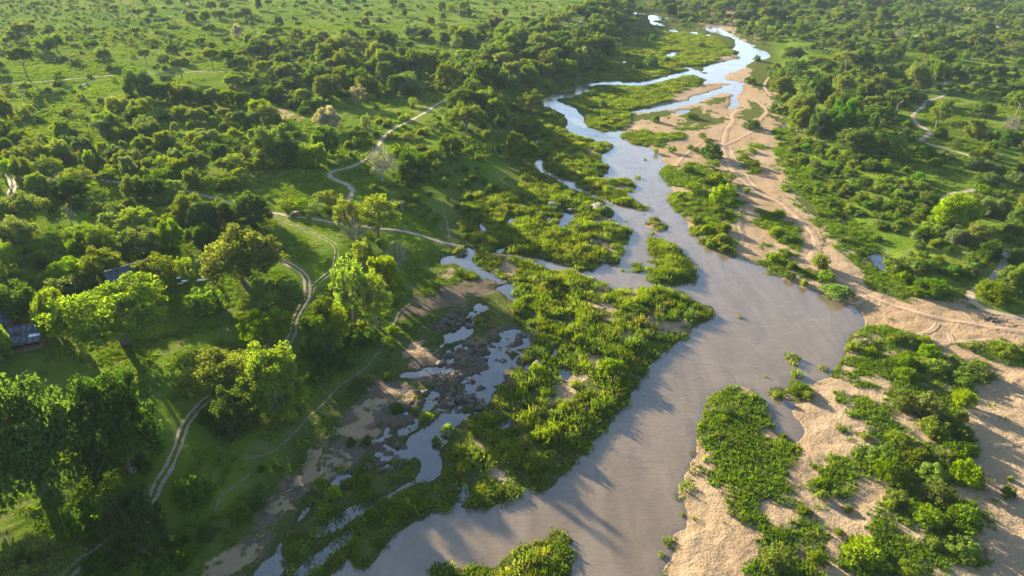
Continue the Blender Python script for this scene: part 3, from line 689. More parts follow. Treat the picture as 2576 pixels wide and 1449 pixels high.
# ------------------------------------------------------------------ tracks and paths
def path_mat(name, mode):
    m, nt, out = mat(name)
    pos = N(nt, 'ShaderNodeNewGeometry').outputs['Position']
    cr = N(nt, 'ShaderNodeAttribute', attribute_name='cross').outputs['Fac']
    ac = mathn(nt, 'ABSOLUTE', cr)
    n1 = noise(nt, pos, 0.55, 4, 0.6); n2 = noise(nt, pos, 2.2, 4, 0.6); n3 = noise(nt, pos, 0.10, 3)
    if mode in ('track', 'faint'):
        c = mixc(nt, n2, (0.19, 0.14, 0.092), (0.30, 0.23, 0.165))
        d = mathn(nt, 'ABSOLUTE', mathn(nt, 'SUBTRACT', ac, 0.56))
        prof = mathn(nt, 'SUBTRACT', 1.0, mathn(nt, 'DIVIDE', d, 0.40))
        fade = 0.18 if mode == 'track' else 0.62
    elif mode == 'road':
        c = mixc(nt, n2, (0.20, 0.148, 0.098), (0.31, 0.24, 0.17))
        prof = mathn(nt, 'SUBTRACT', 1.15, ac)
        mid = mathn(nt, 'MULTIPLY', smooths(nt, ac, 0.28, 0.05), smooths(nt, n1, 0.42, 0.6))
        prof = mathn(nt, 'SUBTRACT', prof, mathn(nt, 'MULTIPLY', mid, 0.85))
        fade = 0.24
    elif mode == 'path':
        c = mixc(nt, n2, (0.105, 0.082, 0.052), (0.17, 0.135, 0.09))
        prof = mathn(nt, 'SUBTRACT', 1.0, ac)
        fade = 0.30
    else:                                                     # ruts pressed into the sand
        c = mixc(nt, n2, (0.235, 0.150, 0.082), (0.34, 0.235, 0.14))
        rut = smooths(nt, mathn(nt, 'ABSOLUTE', mathn(nt, 'SUBTRACT', ac, 0.5)), 0.22, 0.06)
        c = mixc(nt, mathn(nt, 'MULTIPLY', rut, 0.55), c, (0.17, 0.11, 0.065))
        prof = mathn(nt, 'SUBTRACT', 1.0, ac)
        fade = 0.2
    nn = mathn(nt, 'ADD', mathn(nt, 'MULTIPLY', mathn(nt, 'SUBTRACT', n1, 0.5), 1.7), mathn(nt, 'MULTIPLY', mathn(nt, 'SUBTRACT', n2, 0.5), 1.1))
    al = smooths(nt, mathn(nt, 'ADD', prof, nn), fade, fade + 0.22)
    b = N(nt, 'ShaderNodeBump', inp={'Strength': 0.6, 'Distance': 0.3, 'Height': n2})
    p = N(nt, 'ShaderNodeBsdfPrincipled', inp={'Base Color': c, 'Roughness': 0.95, 'Specular IOR Level': 0.1, 'Normal': b.outputs[0]})
    tr = N(nt, 'ShaderNodeBsdfTransparent')
    mx = N(nt, 'ShaderNodeMixShader', inp={0: al, 1: tr.outputs[0], 2: p.outputs[0]})
    nt.links.new(mx.outputs[0], out.inputs[0])
    return m
for k in ('track', 'faint', 'road', 'path', 'sand'):
    M['p_' + k] = path_mat('trail_' + k, k)

ROADM = np.zeros((NR, NC))
def resample(p, step):
    d = np.concatenate([[0], np.cumsum(np.linalg.norm(np.diff(p, axis=0), axis=1))])
    n = max(int(d[-1] / step), 3)
    t = np.linspace(0, d[-1], n)
    return np.stack([np.interp(t, d, p[:, k]) for k in range(p.shape[1])], 1)

def chaikin(p, it=3):
    p = np.asarray(p, float)
    for _ in range(it):
        q = np.empty((2 * (len(p) - 1), 2)); q[0::2] = 0.75 * p[:-1] + 0.25 * p[1:]; q[1::2] = 0.25 * p[:-1] + 0.75 * p[1:]
        p = np.vstack([p[:1], q, p[-1:]])
    return p

def trail(name, ptsD, width, mode, lift=0.07, mask=True):
    if mode in ('road', 'track', 'faint'):
        width *= 0.62
    p = chaikin(ground(ptsD)[:, :2])
    p = resample(p, 0.9)
    p += (np.stack([fbm(p[:, 0] / 6, p[:, 1] / 6, 61, 2), fbm(p[:, 0] / 6 + 50, p[:, 1] / 6, 62, 2)], 1) - 0.5) * 0.8
    d = np.gradient(p, axis=0); d /= np.linalg.norm(d, axis=1, keepdims=True)
    nrm = np.stack([-d[:, 1], d[:, 0]], 1)
    cr = np.linspace(-1, 1, 13)
    w = width / 2 * (0.85 + 0.4 * fbm(p[:, 0] / 9, p[:, 1] / 9, 63, 2))
    X = p[:, None, 0] + nrm[:, None, 0] * cr[None] * w[:, None]; Y = p[:, None, 1] + nrm[:, None, 1] * cr[None] * w[:, None]
    Z = np.maximum(H(X, Y), 0.02) + lift * (1 - np.abs(cr[None]) ** 4 * 0.9)
    if mode == 'sand':
        Z += 0.10 * np.exp(-((np.abs(cr[None]) - 0.78) / 0.1) ** 2) + 0.06 * np.exp(-(cr[None] / 0.2) ** 2)
    n = len(p); i = np.arange(n * 13).reshape(n, 13)
    q = np.stack([i[:-1, :-1], i[:-1, 1:], i[1:, 1:], i[1:, :-1]], -1).reshape(-1, 4)
    me = mesh_np(name, np.stack([X, Y, Z], -1).reshape(-1, 3), q, smooth=True, mats=[M['p_' + mode]])
    a = me.attributes.new('cross', 'FLOAT', 'POINT'); a.data.foreach_set('value', np.tile(cr, n).astype(np.float32))
    tag(obj(name, me), kind='structure')
    if mask:
        c = p[::3]
        x0, y0 = c.min(0) - 6; x1, y1 = c.max(0) + 6
        mk = (GXf > x0) & (GXf < x1) & (GYf > y0) & (GYf < y1)
        gx, gy = GXf[mk], GYf[mk]; d2 = np.full(len(gx), 1e9)
        for k in range(len(c) - 1):
            ax, ay = c[k]; ex, ey = c[k + 1] - c[k]
            t = np.clip(((gx - ax) * ex + (gy - ay) * ey) / (ex * ex + ey * ey + 1e-9), 0, 1)
            d2 = np.minimum(d2, (ax + t * ex - gx) ** 2 + (ay + t * ey - gy) ** 2)
        r = ROADM.ravel()
        r[mk] = np.maximum(r[mk], 1 - sstep(width / 2 + 0.6, width / 2 + 2.2, np.sqrt(d2)))

trail('dirt_track', sheet(0, 1, [(1450, 742), (1360, 790), (1290, 840), (1220, 885), (1150, 920), (1080, 950), (1020, 985), (970, 1030), (930, 1080), (915, 1140), (890, 1175), (800, 1225), (740, 1250), (680, 1270), (600, 1290), (560, 1305), (550, 1325), (580, 1350), (640, 1375), (690, 1395), (725, 1430), (727, 1449)]) + sheet(1, 1, [(715, 40), (690, 130), (700, 240)]), 3.6, 'road')
trail('dirt_track', [(-60, 432), (40, 443)] + sheet(0, 0, [(270, 1375), (480, 1290), (560, 1310), (720, 1340), (800, 1365), (920, 1385), (1100, 1410), (1250, 1425), (1400, 1440)]) + sheet(1, 0, [(1500, 20), (1700, 70), (1800, 85)]) + sheet(1, 1, [(0, 130), (120, 155), (250, 180), (400, 200), (600, 230), (700, 250), (900, 280), (1070, 290), (1200, 315), (1350, 365), (1480, 395), (1570, 412)]), 2.9, 'road')
trail('ford_track', sheet(1, 1, [(1780, 470), (1900, 485)]) + sheet(1, 2, [(0, 485), (100, 500), (200, 515)]), 2.8, 'road', 0.12)
trail('dirt_track', sheet(0, 0, [(30, 1300), (80, 1335), (95, 1400)]) + sheet(1, 0, [(85, 0), (80, 40), (60, 120)]), 4.2, 'track')
trail('grassy_track', sheet(1, 1, [(60, 150), (130, 170), (300, 260), (400, 300), (520, 350), (590, 390), (608, 430), (612, 500), (590, 580), (520, 640), (440, 700), (395, 770)]), 3.0, 'faint')
trail('dirt_track', sheet(1, 0, [(1480, 515), (1600, 515), (1800, 520)]) + sheet(1, 1, [(120, 520), (270, 550), (335, 590), (375, 650), (385, 700), (378, 770), (388, 800), (340, 880), (300, 960), (290, 1010), (250, 1150), (120, 1280), (0, 1400)]) + sheet(2, 0, [(1740, 40), (1600, 90), (1500, 170), (1420, 260), (1370, 360), (1340, 480), (1290, 600), (1230, 700), (1170, 800), (1140, 880), (1000, 1040), (870, 1170), (780, 1240), (680, 1300), (580, 1380), (480, 1470), (300, 1640)]), 3.4, 'track')
trail('footpath', sheet(1, 1, [(1200, 820), (1130, 870), (1070, 930), (1010, 1060), (970, 1130), (930, 1200), (890, 1240), (860, 1310), (790, 1350), (720, 1400), (650, 1449)]) + sheet(2, 1, [(580, 70), (520, 140), (430, 220), (350, 300), (300, 370), (200, 450), (80, 520), (0, 545)]) + sheet(2, 0, [(1830, 570)]), 0.75, 'path')
trail('footpath', sheet(2, 0, [(1880, 680), (1800, 760), (1700, 830), (1650, 880), (1620, 970)]), 0.75, 'path')
trail('footpath', sheet(1, 1, [(1460, 370), (1450, 300), (1440, 230), (1410, 100), (1400, 60)]), 0.8, 'path')
trail('dirt_track', sheet(0, 3, [(1310, 560), (1315, 590), (1350, 610), (1340, 640), (1270, 650), (1180, 655), (1160, 665), (1200, 680), (1260, 695), (1320, 705), (1335, 720), (1290, 740), (1220, 755), (1180, 770), (1175, 810), (1130, 840), (1095, 870), (1090, 900), (1120, 930), (1150, 955), (1210, 985), (1225, 1010), (1190, 1030), (1150, 1055), (1170, 1075), (1220, 1090), (1300, 1115), (1400, 1140), (1490, 1165), (1570, 1190), (1640, 1225), (1700, 1245), (1800, 1270), (1870, 1290), (1990, 1330)]), 3.8, 'road')
trail('dirt_track', sheet(0, 3, [(1130, 175), (1270, 180), (1240, 195), (1280, 210), (1330, 215)]), 4.0, 'road')
trail('dirt_track', sheet(0, 3, [(1130, 265), (1100, 280), (1095, 300)]), 4.0, 'road')
trail('dirt_track', sheet(1, 3, [(1560, -20), (1490, 0), (1400, 10), (1330, 40), (1300, 80), (1420, 170), (1550, 220), (1600, 250), (1650, 310), (1700, 370), (1740, 420), (1780, 460), (1790, 520), (1760, 580), (1710, 640), (1640, 690), (1570, 730), (1520, 770), (1530, 810), (1570, 850), (1650, 890), (1750, 920), (1950, 965)]), 3.8, 'road')
trail('sand_track', sheet(0, 2, [(1690, 830), (1650, 880), (1675, 915), (1620, 960), (1600, 1030), (1590, 1090), (1600, 1150), (1630, 1230), (1680, 1310), (1750, 1370), (1840, 1449)]) + sheet(1, 3, [(0, 40), (90, 80), (180, 160), (260, 240), (320, 300), (355, 370), (360, 420), (310, 490), (290, 540), (330, 570), (420, 600), (520, 640), (620, 700), (700, 750), (800, 790), (900, 830), (1050, 880), (1200, 930), (1400, 970), (1700, 1020), (2000, 1060)]), 4.0, 'sand', 0.06)
for pts, w in ((sheet(0, 2, [(1950, 580), (1890, 650), (1950, 720)]), 3.0), (sheet(0, 2, [(1820, 740), (1880, 790), (1932, 840), (1860, 910), (1880, 960), (1800, 1000), (1700, 1050), (1590, 1110)]), 3.0), (sheet(1, 2, [(1740, 100), (1700, 200), (1710, 280), (1750, 350), (1715, 410)]), 2.6),
               (sheet(1, 3, [(1100, 1090), (1170, 1070), (1240, 1030), (1260, 990)]), 2.4), (sheet(1, 3, [(1270, 1160), (1400, 1140), (1550, 1120), (1700, 1110)]), 2.2), (sheet(1, 3, [(1450, 890), (1500, 940), (1560, 985)]), 2.4), (sheet(1, 3, [(740, 770), (700, 820), (660, 850)]), 2.6),
               (sheet(1, 3, [(1230, 940), (1500, 985), (1800, 1000), (2000, 1000)]), 2.4), (sheet(2, 3, [(560, 360), (700, 340), (850, 335), (960, 355)]), 2.0), (sheet(2, 3, [(1700, 480), (1830, 450), (1990, 435)]), 2.0), (sheet(1, 3, [(1350, 1060), (1370, 1100), (1390, 1130)]), 2.0), (sheet(1, 2, [(715, 330), (705, 400), (695, 480), (690, 530)]), 2.4),
               (sheet(0, 2, [(1250, 1230), (1300, 1170), (1360, 1130), (1420, 1080)]), 2.4), (sheet(0, 2, [(1650, 1110), (1680, 1200), (1780, 1340), (1860, 1430)]), 2.2)):
    trail('sand_track', pts, w, 'sand', 0.05, False)
trail('game_trail', sheet(0, 0, [(-60, 632), (0, 630), (200, 625), (400, 612), (700, 580), (1000, 555), (1400, 545), (1650, 545), (1750, 540)]), 2.0, 'path')
trail('game_trail', sheet(0, 1, [(500, 415), (400, 425), (310, 440), (200, 480)]), 3.4, 'road')
trail('game_trail', sheet(0, 2, [(70, 390), (180, 345), (290, 300), (370, 250), (480, 190), (540, 150)]), 3.6, 'road')
trail('game_trail', sheet(0, 1, [(1760, 600), (1790, 520), (1800, 490)]), 3.0, 'road')
# ------------------------------------------------------------------ plant shapes
class Builder:
    def __init__(s): s.v = []; s.f = {3: [], 4: []}; s.n = 0; s.t = []
    def add(s, v, f, tint=0.5):
        v = np.asarray(v, float); f = np.asarray(f, int)
        s.v.append(v); s.f[f.shape[1]].append(f + s.n); s.n += len(v)
        s.t.append(np.full(len(v), tint) if np.isscalar(tint) else np.asarray(tint))
    def tube(s, pts, rad, sides=6, cap=False):
        pts = np.asarray(pts, float); rad = np.asarray(rad, float)
        n = len(pts)
        d = np.gradient(pts, axis=0); d /= np.linalg.norm(d, axis=1, keepdims=True) + 1e-9
        ref = np.where(np.abs(d[:, 2:3]) > 0.9, np.array([[1.0, 0, 0]]), np.array([[0, 0, 1.0]]))
        a = np.cross(d, ref); a /= np.linalg.norm(a, axis=1, keepdims=True) + 1e-9
        b = np.cross(d, a)
        th = np.arange(sides) / sides * 2 * np.pi
        v = pts[:, None, :] + rad[:, None, None] * (np.cos(th)[None, :, None] * a[:, None, :] + np.sin(th)[None, :, None] * b[:, None, :])
        i = np.arange(n * sides).reshape(n, sides)
        q = np.stack([i[:-1], np.roll(i[:-1], -1, 1), np.roll(i[1:], -1, 1), i[1:]], -1).reshape(-1, 4)
        s.add(v.reshape(-1, 3), q)
        if cap:
            for ring, k in ((i[0][::-1], 0), (i[-1], -1)):
                c = pts[k]; base = s.n
                rv = v.reshape(-1, 3)[ring]
                s.add(np.vstack([rv, c]), np.stack([np.arange(sides), (np.arange(sides) + 1) % sides, np.full(sides, sides)], 1))
    def box(s, c, size, rz=0.0):
        x, y, z = np.asarray(size) / 2.0
        v = np.array([[-x, -y, -z], [x, -y, -z], [x, y, -z], [-x, y, -z], [-x, -y, z], [x, -y, z], [x, y, z], [-x, y, z]])
        cr, sr = math.cos(rz), math.sin(rz)
        v = v @ np.array([[cr, sr, 0], [-sr, cr, 0], [0, 0, 1]]) + np.asarray(c)
        s.add(v, [[0, 3, 2, 1], [4, 5, 6, 7], [0, 1, 5, 4], [1, 2, 6, 5], [2, 3, 7, 6], [3, 0, 4, 7]])
    def fit(s, W, Hh):
        """to unit width and height"""
        s.v = [q / np.array([W, W, Hh]) for q in s.v]
        return s
    def mesh(s, name, mats, smooth=False):
        return mesh_np(name, np.concatenate(s.v), [np.concatenate(q) for q in s.f.values() if q], tint=np.concatenate(s.t), smooth=smooth, mats=mats)

def unit(v):
    return v / (np.linalg.norm(v, axis=-1, keepdims=True) + 1e-9)

def leaf_cards(B, rng, cen, rad, n, size, out=0.6, up=0.35, aspect=0.55, ctint=None, center=None):
    """n leaf sprays round each clump centre"""
    K = len(cen)
    d = unit(rng.normal(size=(K, n, 3)))
    r = rng.uniform(0.25, 1.0, (K, n, 1)) ** 0.6
    p = cen[:, None, :] + d * r * rad[:, None, :]
    nrm = unit(d * out + np.array([0, 0, up]) + rng.normal(size=(K, n, 3)) * 0.55)
    t = unit(np.cross(nrm, rng.normal(size=(K, n, 3))))
    b = np.cross(nrm, t)
    s = size * rng.uniform(0.6, 1.35, (K, n, 1))
    v = np.stack([p - t * s, p + b * s * aspect - nrm * s * 0.15, p + t * s, p - b * s * aspect - nrm * s * 0.15], 2).reshape(-1, 3)
    f = np.arange(len(v)).reshape(-1, 4)
    if ctint is None:
        ctint = rng.uniform(0.2, 0.8, K)
    ti = np.clip(ctint[:, None] + rng.normal(size=(K, n)) * 0.16, 0, 1)
    B.add(v, f, np.repeat(ti.reshape(-1), 4))

def crown_points(rng, n, W, z0, z1, flat_=0.5, shell=0.55, lobes=5):
    """clump centres in a lobed dome between z0 and z1, width W"""
    th = rng.uniform(0, 2 * np.pi, n * 3); u = rng.uniform(0, 1, n * 3)
    ph = rng.uniform(0, 2 * np.pi, 3)
    lob = 1 + 0.16 * np.sin(lobes * th + ph[0]) + 0.12 * np.sin((lobes - 2) * th + ph[1])
    k = rng.uniform(shell, 1.0, n * 3)
    zc = u ** flat_                                   # more clumps towards the top
    prof = np.sqrt(np.clip(1 - (zc * 1.0 - 0.28) ** 2 / 0.62, 0.04, 1))
    rr = W / 2 * prof * lob * np.sqrt(k)
    x = rr * np.cos(th); y = rr * np.sin(th)
    z = z0 + (z1 - z0) * zc * (0.86 + 0.14 * np.sin(3 * th + ph[2])) * (0.75 + 0.25 * k)
    P = np.stack([x, y, z], 1)
    keep = [0]
    dmin = W * 0.55 / math.sqrt(n) * 1.3
    for i in range(1, len(P)):
        if len(keep) >= n: break
        if np.min(np.linalg.norm(P[keep] - P[i], axis=1)) > dmin: keep.append(i)
    return P[keep]

def branches(B, rng, cen, trunk_h, r0, fork=4, lean=0.06, minr=0.05, frac=0.7):
    base = np.array([0, 0, -0.4]); top = np.array([rng.normal() * lean * trunk_h, rng.normal() * lean * trunk_h, trunk_h])
    mid = (base + top) / 2 + np.array([rng.normal(), rng.normal(), 0]) * 0.05 * trunk_h
    B.tube([base, base * 0 + [0, 0, 0.3], mid, top], [r0 * 1.7, r0 * 1.2, r0 * 0.95, r0 * 0.85], 8)
    ang = np.arctan2(cen[:, 1], cen[:, 0]); k = ((ang + np.pi) / (2 * np.pi) * fork).astype(int) % fork
    for g in range(fork):
        c = cen[k == g]
        if len(c) == 0: continue
        m = c.mean(0); knee = top + (m - top) * 0.55; knee[2] = top[2] + (m[2] - top[2]) * 0.45
        knee += rng.normal(size=3) * 0.05 * np.linalg.norm(m - top)
        B.tube([top - [0, 0, r0], top + (knee - top) * 0.5 + rng.normal(size=3) * r0 * 0.6, knee], [r0 * 0.7, r0 * 0.5, r0 * 0.36], 6)
        for q in c[rng.uniform(size=len(c)) < frac]:
            md = (knee + q) / 2 + rng.normal(size=3) * 0.06 * np.linalg.norm(q - knee) + [0, 0, 0.05 * np.linalg.norm(q - knee)]
            B.tube([knee, md, q], [r0 * 0.30, r0 * 0.18, minr], 4)

def make_tree(kind, seed):
    rng = np.random.RandomState(seed)
    T, C = Builder(), Builder()
    if kind == 'spread':        # W 20 H 15
        c = crown_points(rng, 95, 17, 5.0, 13.6, 0.55, 0.35)
        branches(T, rng, c, 4.6, 0.62, 5)
        leaf_cards(C, rng, c, np.tile([1.75, 1.75, 1.15], (len(c), 1)) * rng.uniform(0.7, 1.3, (len(c), 1)), 150, 0.30)
    elif kind == 'round':       # W 13 H 12
        c = crown_points(rng, 85, 11, 1.6, 10.8, 0.7, 0.5, 6)
        branches(T, rng, c, 2.6, 0.5, 5)
        leaf_cards(C, rng, c, np.tile([1.45, 1.45, 1.1], (len(c), 1)) * rng.uniform(0.7, 1.3, (len(c), 1)), 150, 0.27)
    elif kind == 'umbrella':    # W 11 H 8.5
        c = crown_points(rng, 48, 9.6, 5.2, 7.9, 0.6, 0.2)
        branches(T, rng, c, 3.6, 0.26, 4, 0.10)
        leaf_cards(C, rng, c, np.tile([1.1, 1.1, 0.5], (len(c), 1)) * rng.uniform(0.7, 1.3, (len(c), 1)), 60, 0.32)
    elif kind == 'feather':     # W 12 H 13
        c = crown_points(rng, 85, 10.4, 3.6, 12.2, 0.75, 0.25, 4)
        branches(T, rng, c, 3.4, 0.40, 4, 0.08, 0.04, 0.95)
        leaf_cards(C, rng, c, np.tile([1.15, 1.15, 0.85], (len(c), 1)) * rng.uniform(0.6, 1.3, (len(c), 1)), 80, 0.24)
    elif kind == 'bare':        # W 11 H 11
        c = crown_points(rng, 90, 10.4, 3.0, 10.6, 0.8, 0.35, 5)
        branches(T, rng, c, 2.6, 0.36, 5, 0.08, 0.05, 1.0)
        for q in c:
            for _ in range(5):
                e = q + unit(rng.normal(size=3) + q / np.linalg.norm(q) * 0.9) * rng.uniform(0.7, 1.5)
                T.tube([q, (q + e) / 2 + rng.normal(size=3) * 0.1, e], [0.06, 0.045, 0.02], 3)
        leaf_cards(C, rng, c, np.tile([1.3, 1.3, 1.1], (len(c), 1)), 12, 0.20)
    elif kind == 'dead':        # W 7 H 9
        c = crown_points(rng, 22, 6.5, 4.0, 8.8, 0.9, 0.3, 3)
        branches(T, rng, c, 3.2, 0.34, 3, 0.12, 0.06, 1.0)
        leaf_cards(C, rng, c[:7], np.tile([0.7, 0.7, 0.5], (7, 1)), 14, 0.2)
    return T, C

TREE_DIM = {'spread': (20.0, 15.0), 'round': (13.3, 12.0), 'umbrella': (11.6, 8.4), 'feather': (12.2, 13.0), 'bare': (12.5, 11.8), 'dead': (7.5, 9.4)}
TREES = {}
for kind, nvar in (('spread', 3), ('round', 3), ('umbrella', 2), ('feather', 3), ('bare', 2), ('dead', 1)):
    TREES[kind] = []
    for k in range(nvar):
        T, C = make_tree(kind, 100 + 7 * k + len(kind) * 31)
        cv = np.concatenate(C.v if kind != 'dead' else T.v); dim = (2 * np.percentile(np.hypot(cv[:, 0], cv[:, 1]), 97), np.percentile(cv[:, 2], 99.5))
        T.fit(*dim); C.fit(*dim)
        TREES[kind].append((T.mesh('trunk_' + kind, [M['deadwood'] if kind in ('dead', 'bare') else M['bark']], True), C.mesh('crown_' + kind, [M['leaf']]), T, C))

def make_shrub(kind, seed):
    rng = np.random.RandomState(seed)
    B = Builder()
    if kind == 'dome':          # W 5 H 3.6, foliage to the ground
        c = crown_points(rng, 42, 4.2, 0.3, 3.2, 0.8, 0.45, 5)
        leaf_cards(B, rng, c, np.tile([0.62, 0.62, 0.5], (len(c), 1)) * rng.uniform(0.7, 1.4, (len(c), 1)), 46, 0.20)
        for q in c[::4]:
            B.tube([[0, 0, -0.2], q * 0.5, q], [0.07, 0.05, 0.02], 3)
    elif kind == 'multi':       # several stems, taller, gaps, W 5 H 4.6
        c = crown_points(rng, 34, 4.6, 1.0, 4.2, 0.7, 0.3, 4)
        leaf_cards(B, rng, c, np.tile([0.62, 0.62, 0.42], (len(c), 1)) * rng.uniform(0.6, 1.4, (len(c), 1)), 42, 0.20)
        for q in c[::2]:
            B.tube([[0, 0, -0.2], q * np.array([0.6, 0.6, 0.45]), q], [0.10, 0.06, 0.025], 3)
    elif kind == 'spray':       # willowy, upright shoots, W 4.6 H 3.2
        n = 1000
        th = rng.uniform(0, 2 * np.pi, n); r = np.sqrt(rng.uniform(0, 1, n))
        lob = 1 + 0.22 * np.sin(3 * th + seed) + 0.14 * np.sin(7 * th)
        x = 1.9 * r * lob * np.cos(th); y = 1.9 * r * lob * np.sin(th)
        hmax = 2.7 * np.sqrt(np.clip(1 - (r * 0.93) ** 2, 0, 1)) * (0.75 + 0.5 * vnoise(x * 1.6 + 9, y * 1.6 + seed, seed))
        z = hmax * rng.uniform(0.25, 1.0, n) ** 0.6
        p = np.stack([x, y, z], 1)
        t = unit(np.stack([x * 0.35, y * 0.35, np.full(n, 1.0)], 1) + rng.normal(size=(n, 3)) * 0.35)
        b = unit(np.cross(t, rng.normal(size=(n, 3))))
        L = rng.uniform(0.28, 0.55, (n, 1)); w = rng.uniform(0.07, 0.13, (n, 1))
        v = np.stack([p - t * L * 0.5, p + b * w, p + t * L, p - b * w], 1).reshape(-1, 3)
        ti = np.clip(vnoise(x * 1.3, y * 1.3, seed + 3) * 0.8 + rng.normal(size=n) * 0.15, 0, 1)
        B.add(v, np.arange(4 * n).reshape(-1, 4), np.repeat(ti, 4))
        for k in range(12):
            q = p[k * 17]; B.tube([[0, 0, -0.2], q * 0.6, q], [0.05, 0.035, 0.015], 3)
    return B

def fit_all(B):
    cv = np.concatenate(B.v)
    return B.fit(2 * np.percentile(np.hypot(cv[:, 0], cv[:, 1]), 97), np.percentile(cv[:, 2], 99.5))
SHRUB_DIM = {'dome': (5.0, 3.7), 'multi': (5.6, 4.6), 'spray': (4.4, 3.1)}
SHRUBS = {}
for kind, nvar in (('dome', 4), ('multi', 3), ('spray', 3)):
    SHRUBS[kind] = [fit_all(make_shrub(kind, 300 + 13 * k + len(kind))).mesh('shrub_' + kind, [M['leaf'] if kind != 'spray' else M['reed']]) for k in range(nvar)]

def make_reed(seed, n=46, wid=1.25, hgt=1.9):
    rng = np.random.RandomState(seed)
    B = Builder()
    th = rng.uniform(0, 2 * np.pi, n); r = np.sqrt(rng.uniform(0, 1, n)) * wid
    base = np.stack([r * np.cos(th), r * np.sin(th), np.full(n, -0.15)], 1)
    h = hgt * rng.uniform(0.6, 1.1, (n, 1)) * (1 - 0.35 * (r / wid)[:, None] ** 2)
    lean = np.stack([np.cos(th), np.sin(th)], 1) * 0.16 + rng.normal(size=(n, 2)) * 0.16
    side = np.stack([-np.sin(th + rng.uniform(0, 3, n)), np.cos(th + rng.uniform(0, 3, n)), np.zeros(n)], 1)
    side = unit(side); w = rng.uniform(0.07, 0.13, (n, 1))
    p1 = base + np.concatenate([lean * h * 0.35, h * 0.5], 1); p2 = base + np.concatenate([lean * h * 1.1, h], 1)
    v = np.stack([base - side * w * 0.6, base + side * w * 0.6, p1 + side * w, p1 - side * w, p2], 1)
    i = np.arange(n)[:, None] * 5
    B.add(v.reshape(-1, 3), np.concatenate([i + 0, i + 1, i + 2, i + 3], 1), np.repeat(rng.uniform(0.1, 0.9, n), 5))
    off = B.n - 5 * n
    B.f[3].append(np.concatenate([i + 3, i + 2, i + 4], 1) + off)
    m = n                                                        # leaf sprays on the stems
    k = rng.uniform(0.35, 0.95, (m, 1)); p = p1 + (p2 - p1) * (k * 2 - 1) * (k > 0.5) + (base - p1) * (1 - 2 * k) * (k <= 0.5)
    t = unit(rng.normal(size=(m, 3)) * [1, 1, 0.4] + [0, 0, 0.5]); b = unit(np.cross(t, rng.normal(size=(m, 3))))
    L = rng.uniform(0.3, 0.6, (m, 1))
    B.add(np.stack([p, p + t * L * 0.5 + b * 0.07, p + t * L - [0, 0, 0.08], p + t * L * 0.5 - b * 0.07], 1).reshape(-1, 3), np.arange(4 * m).reshape(-1, 4), np.repeat(rng.uniform(0.2, 1, m), 4))
    return B
REEDS = [make_reed(500 + k).mesh('reed_clump', [M['reed']]) for k in range(4)]

def make_tuft(seed, n=16, wid=0.55, hgt=0.55):
    rng = np.random.RandomState(seed)
    B = Builder()
    th = rng.uniform(0, 2 * np.pi, n); r = np.sqrt(rng.uniform(0, 1, n)) * wid
    base = np.stack([r * np.cos(th), r * np.sin(th), np.full(n, -0.05)], 1)
    h = hgt * rng.uniform(0.5, 1.2, (n, 1))
    tip = base + np.concatenate([np.stack([np.cos(th), np.sin(th)], 1) * h * 0.5 + rng.normal(size=(n, 2)) * 0.15, h], 1)
    sd = unit(np.stack([-np.sin(th), np.cos(th), np.zeros(n)], 1) + rng.normal(size=(n, 3)) * 0.5) * rng.uniform(0.07, 0.14, (n, 1))
    v = np.stack([base - sd, base + sd, tip], 1).reshape(-1, 3)
    B.add(v, np.arange(3 * n).reshape(-1, 3), np.repeat(rng.uniform(0.1, 0.9, n), 3))
    return B
TUFTS = [make_tuft(600 + k).mesh('grass_tuft', [M['grass']]) for k in range(3)]

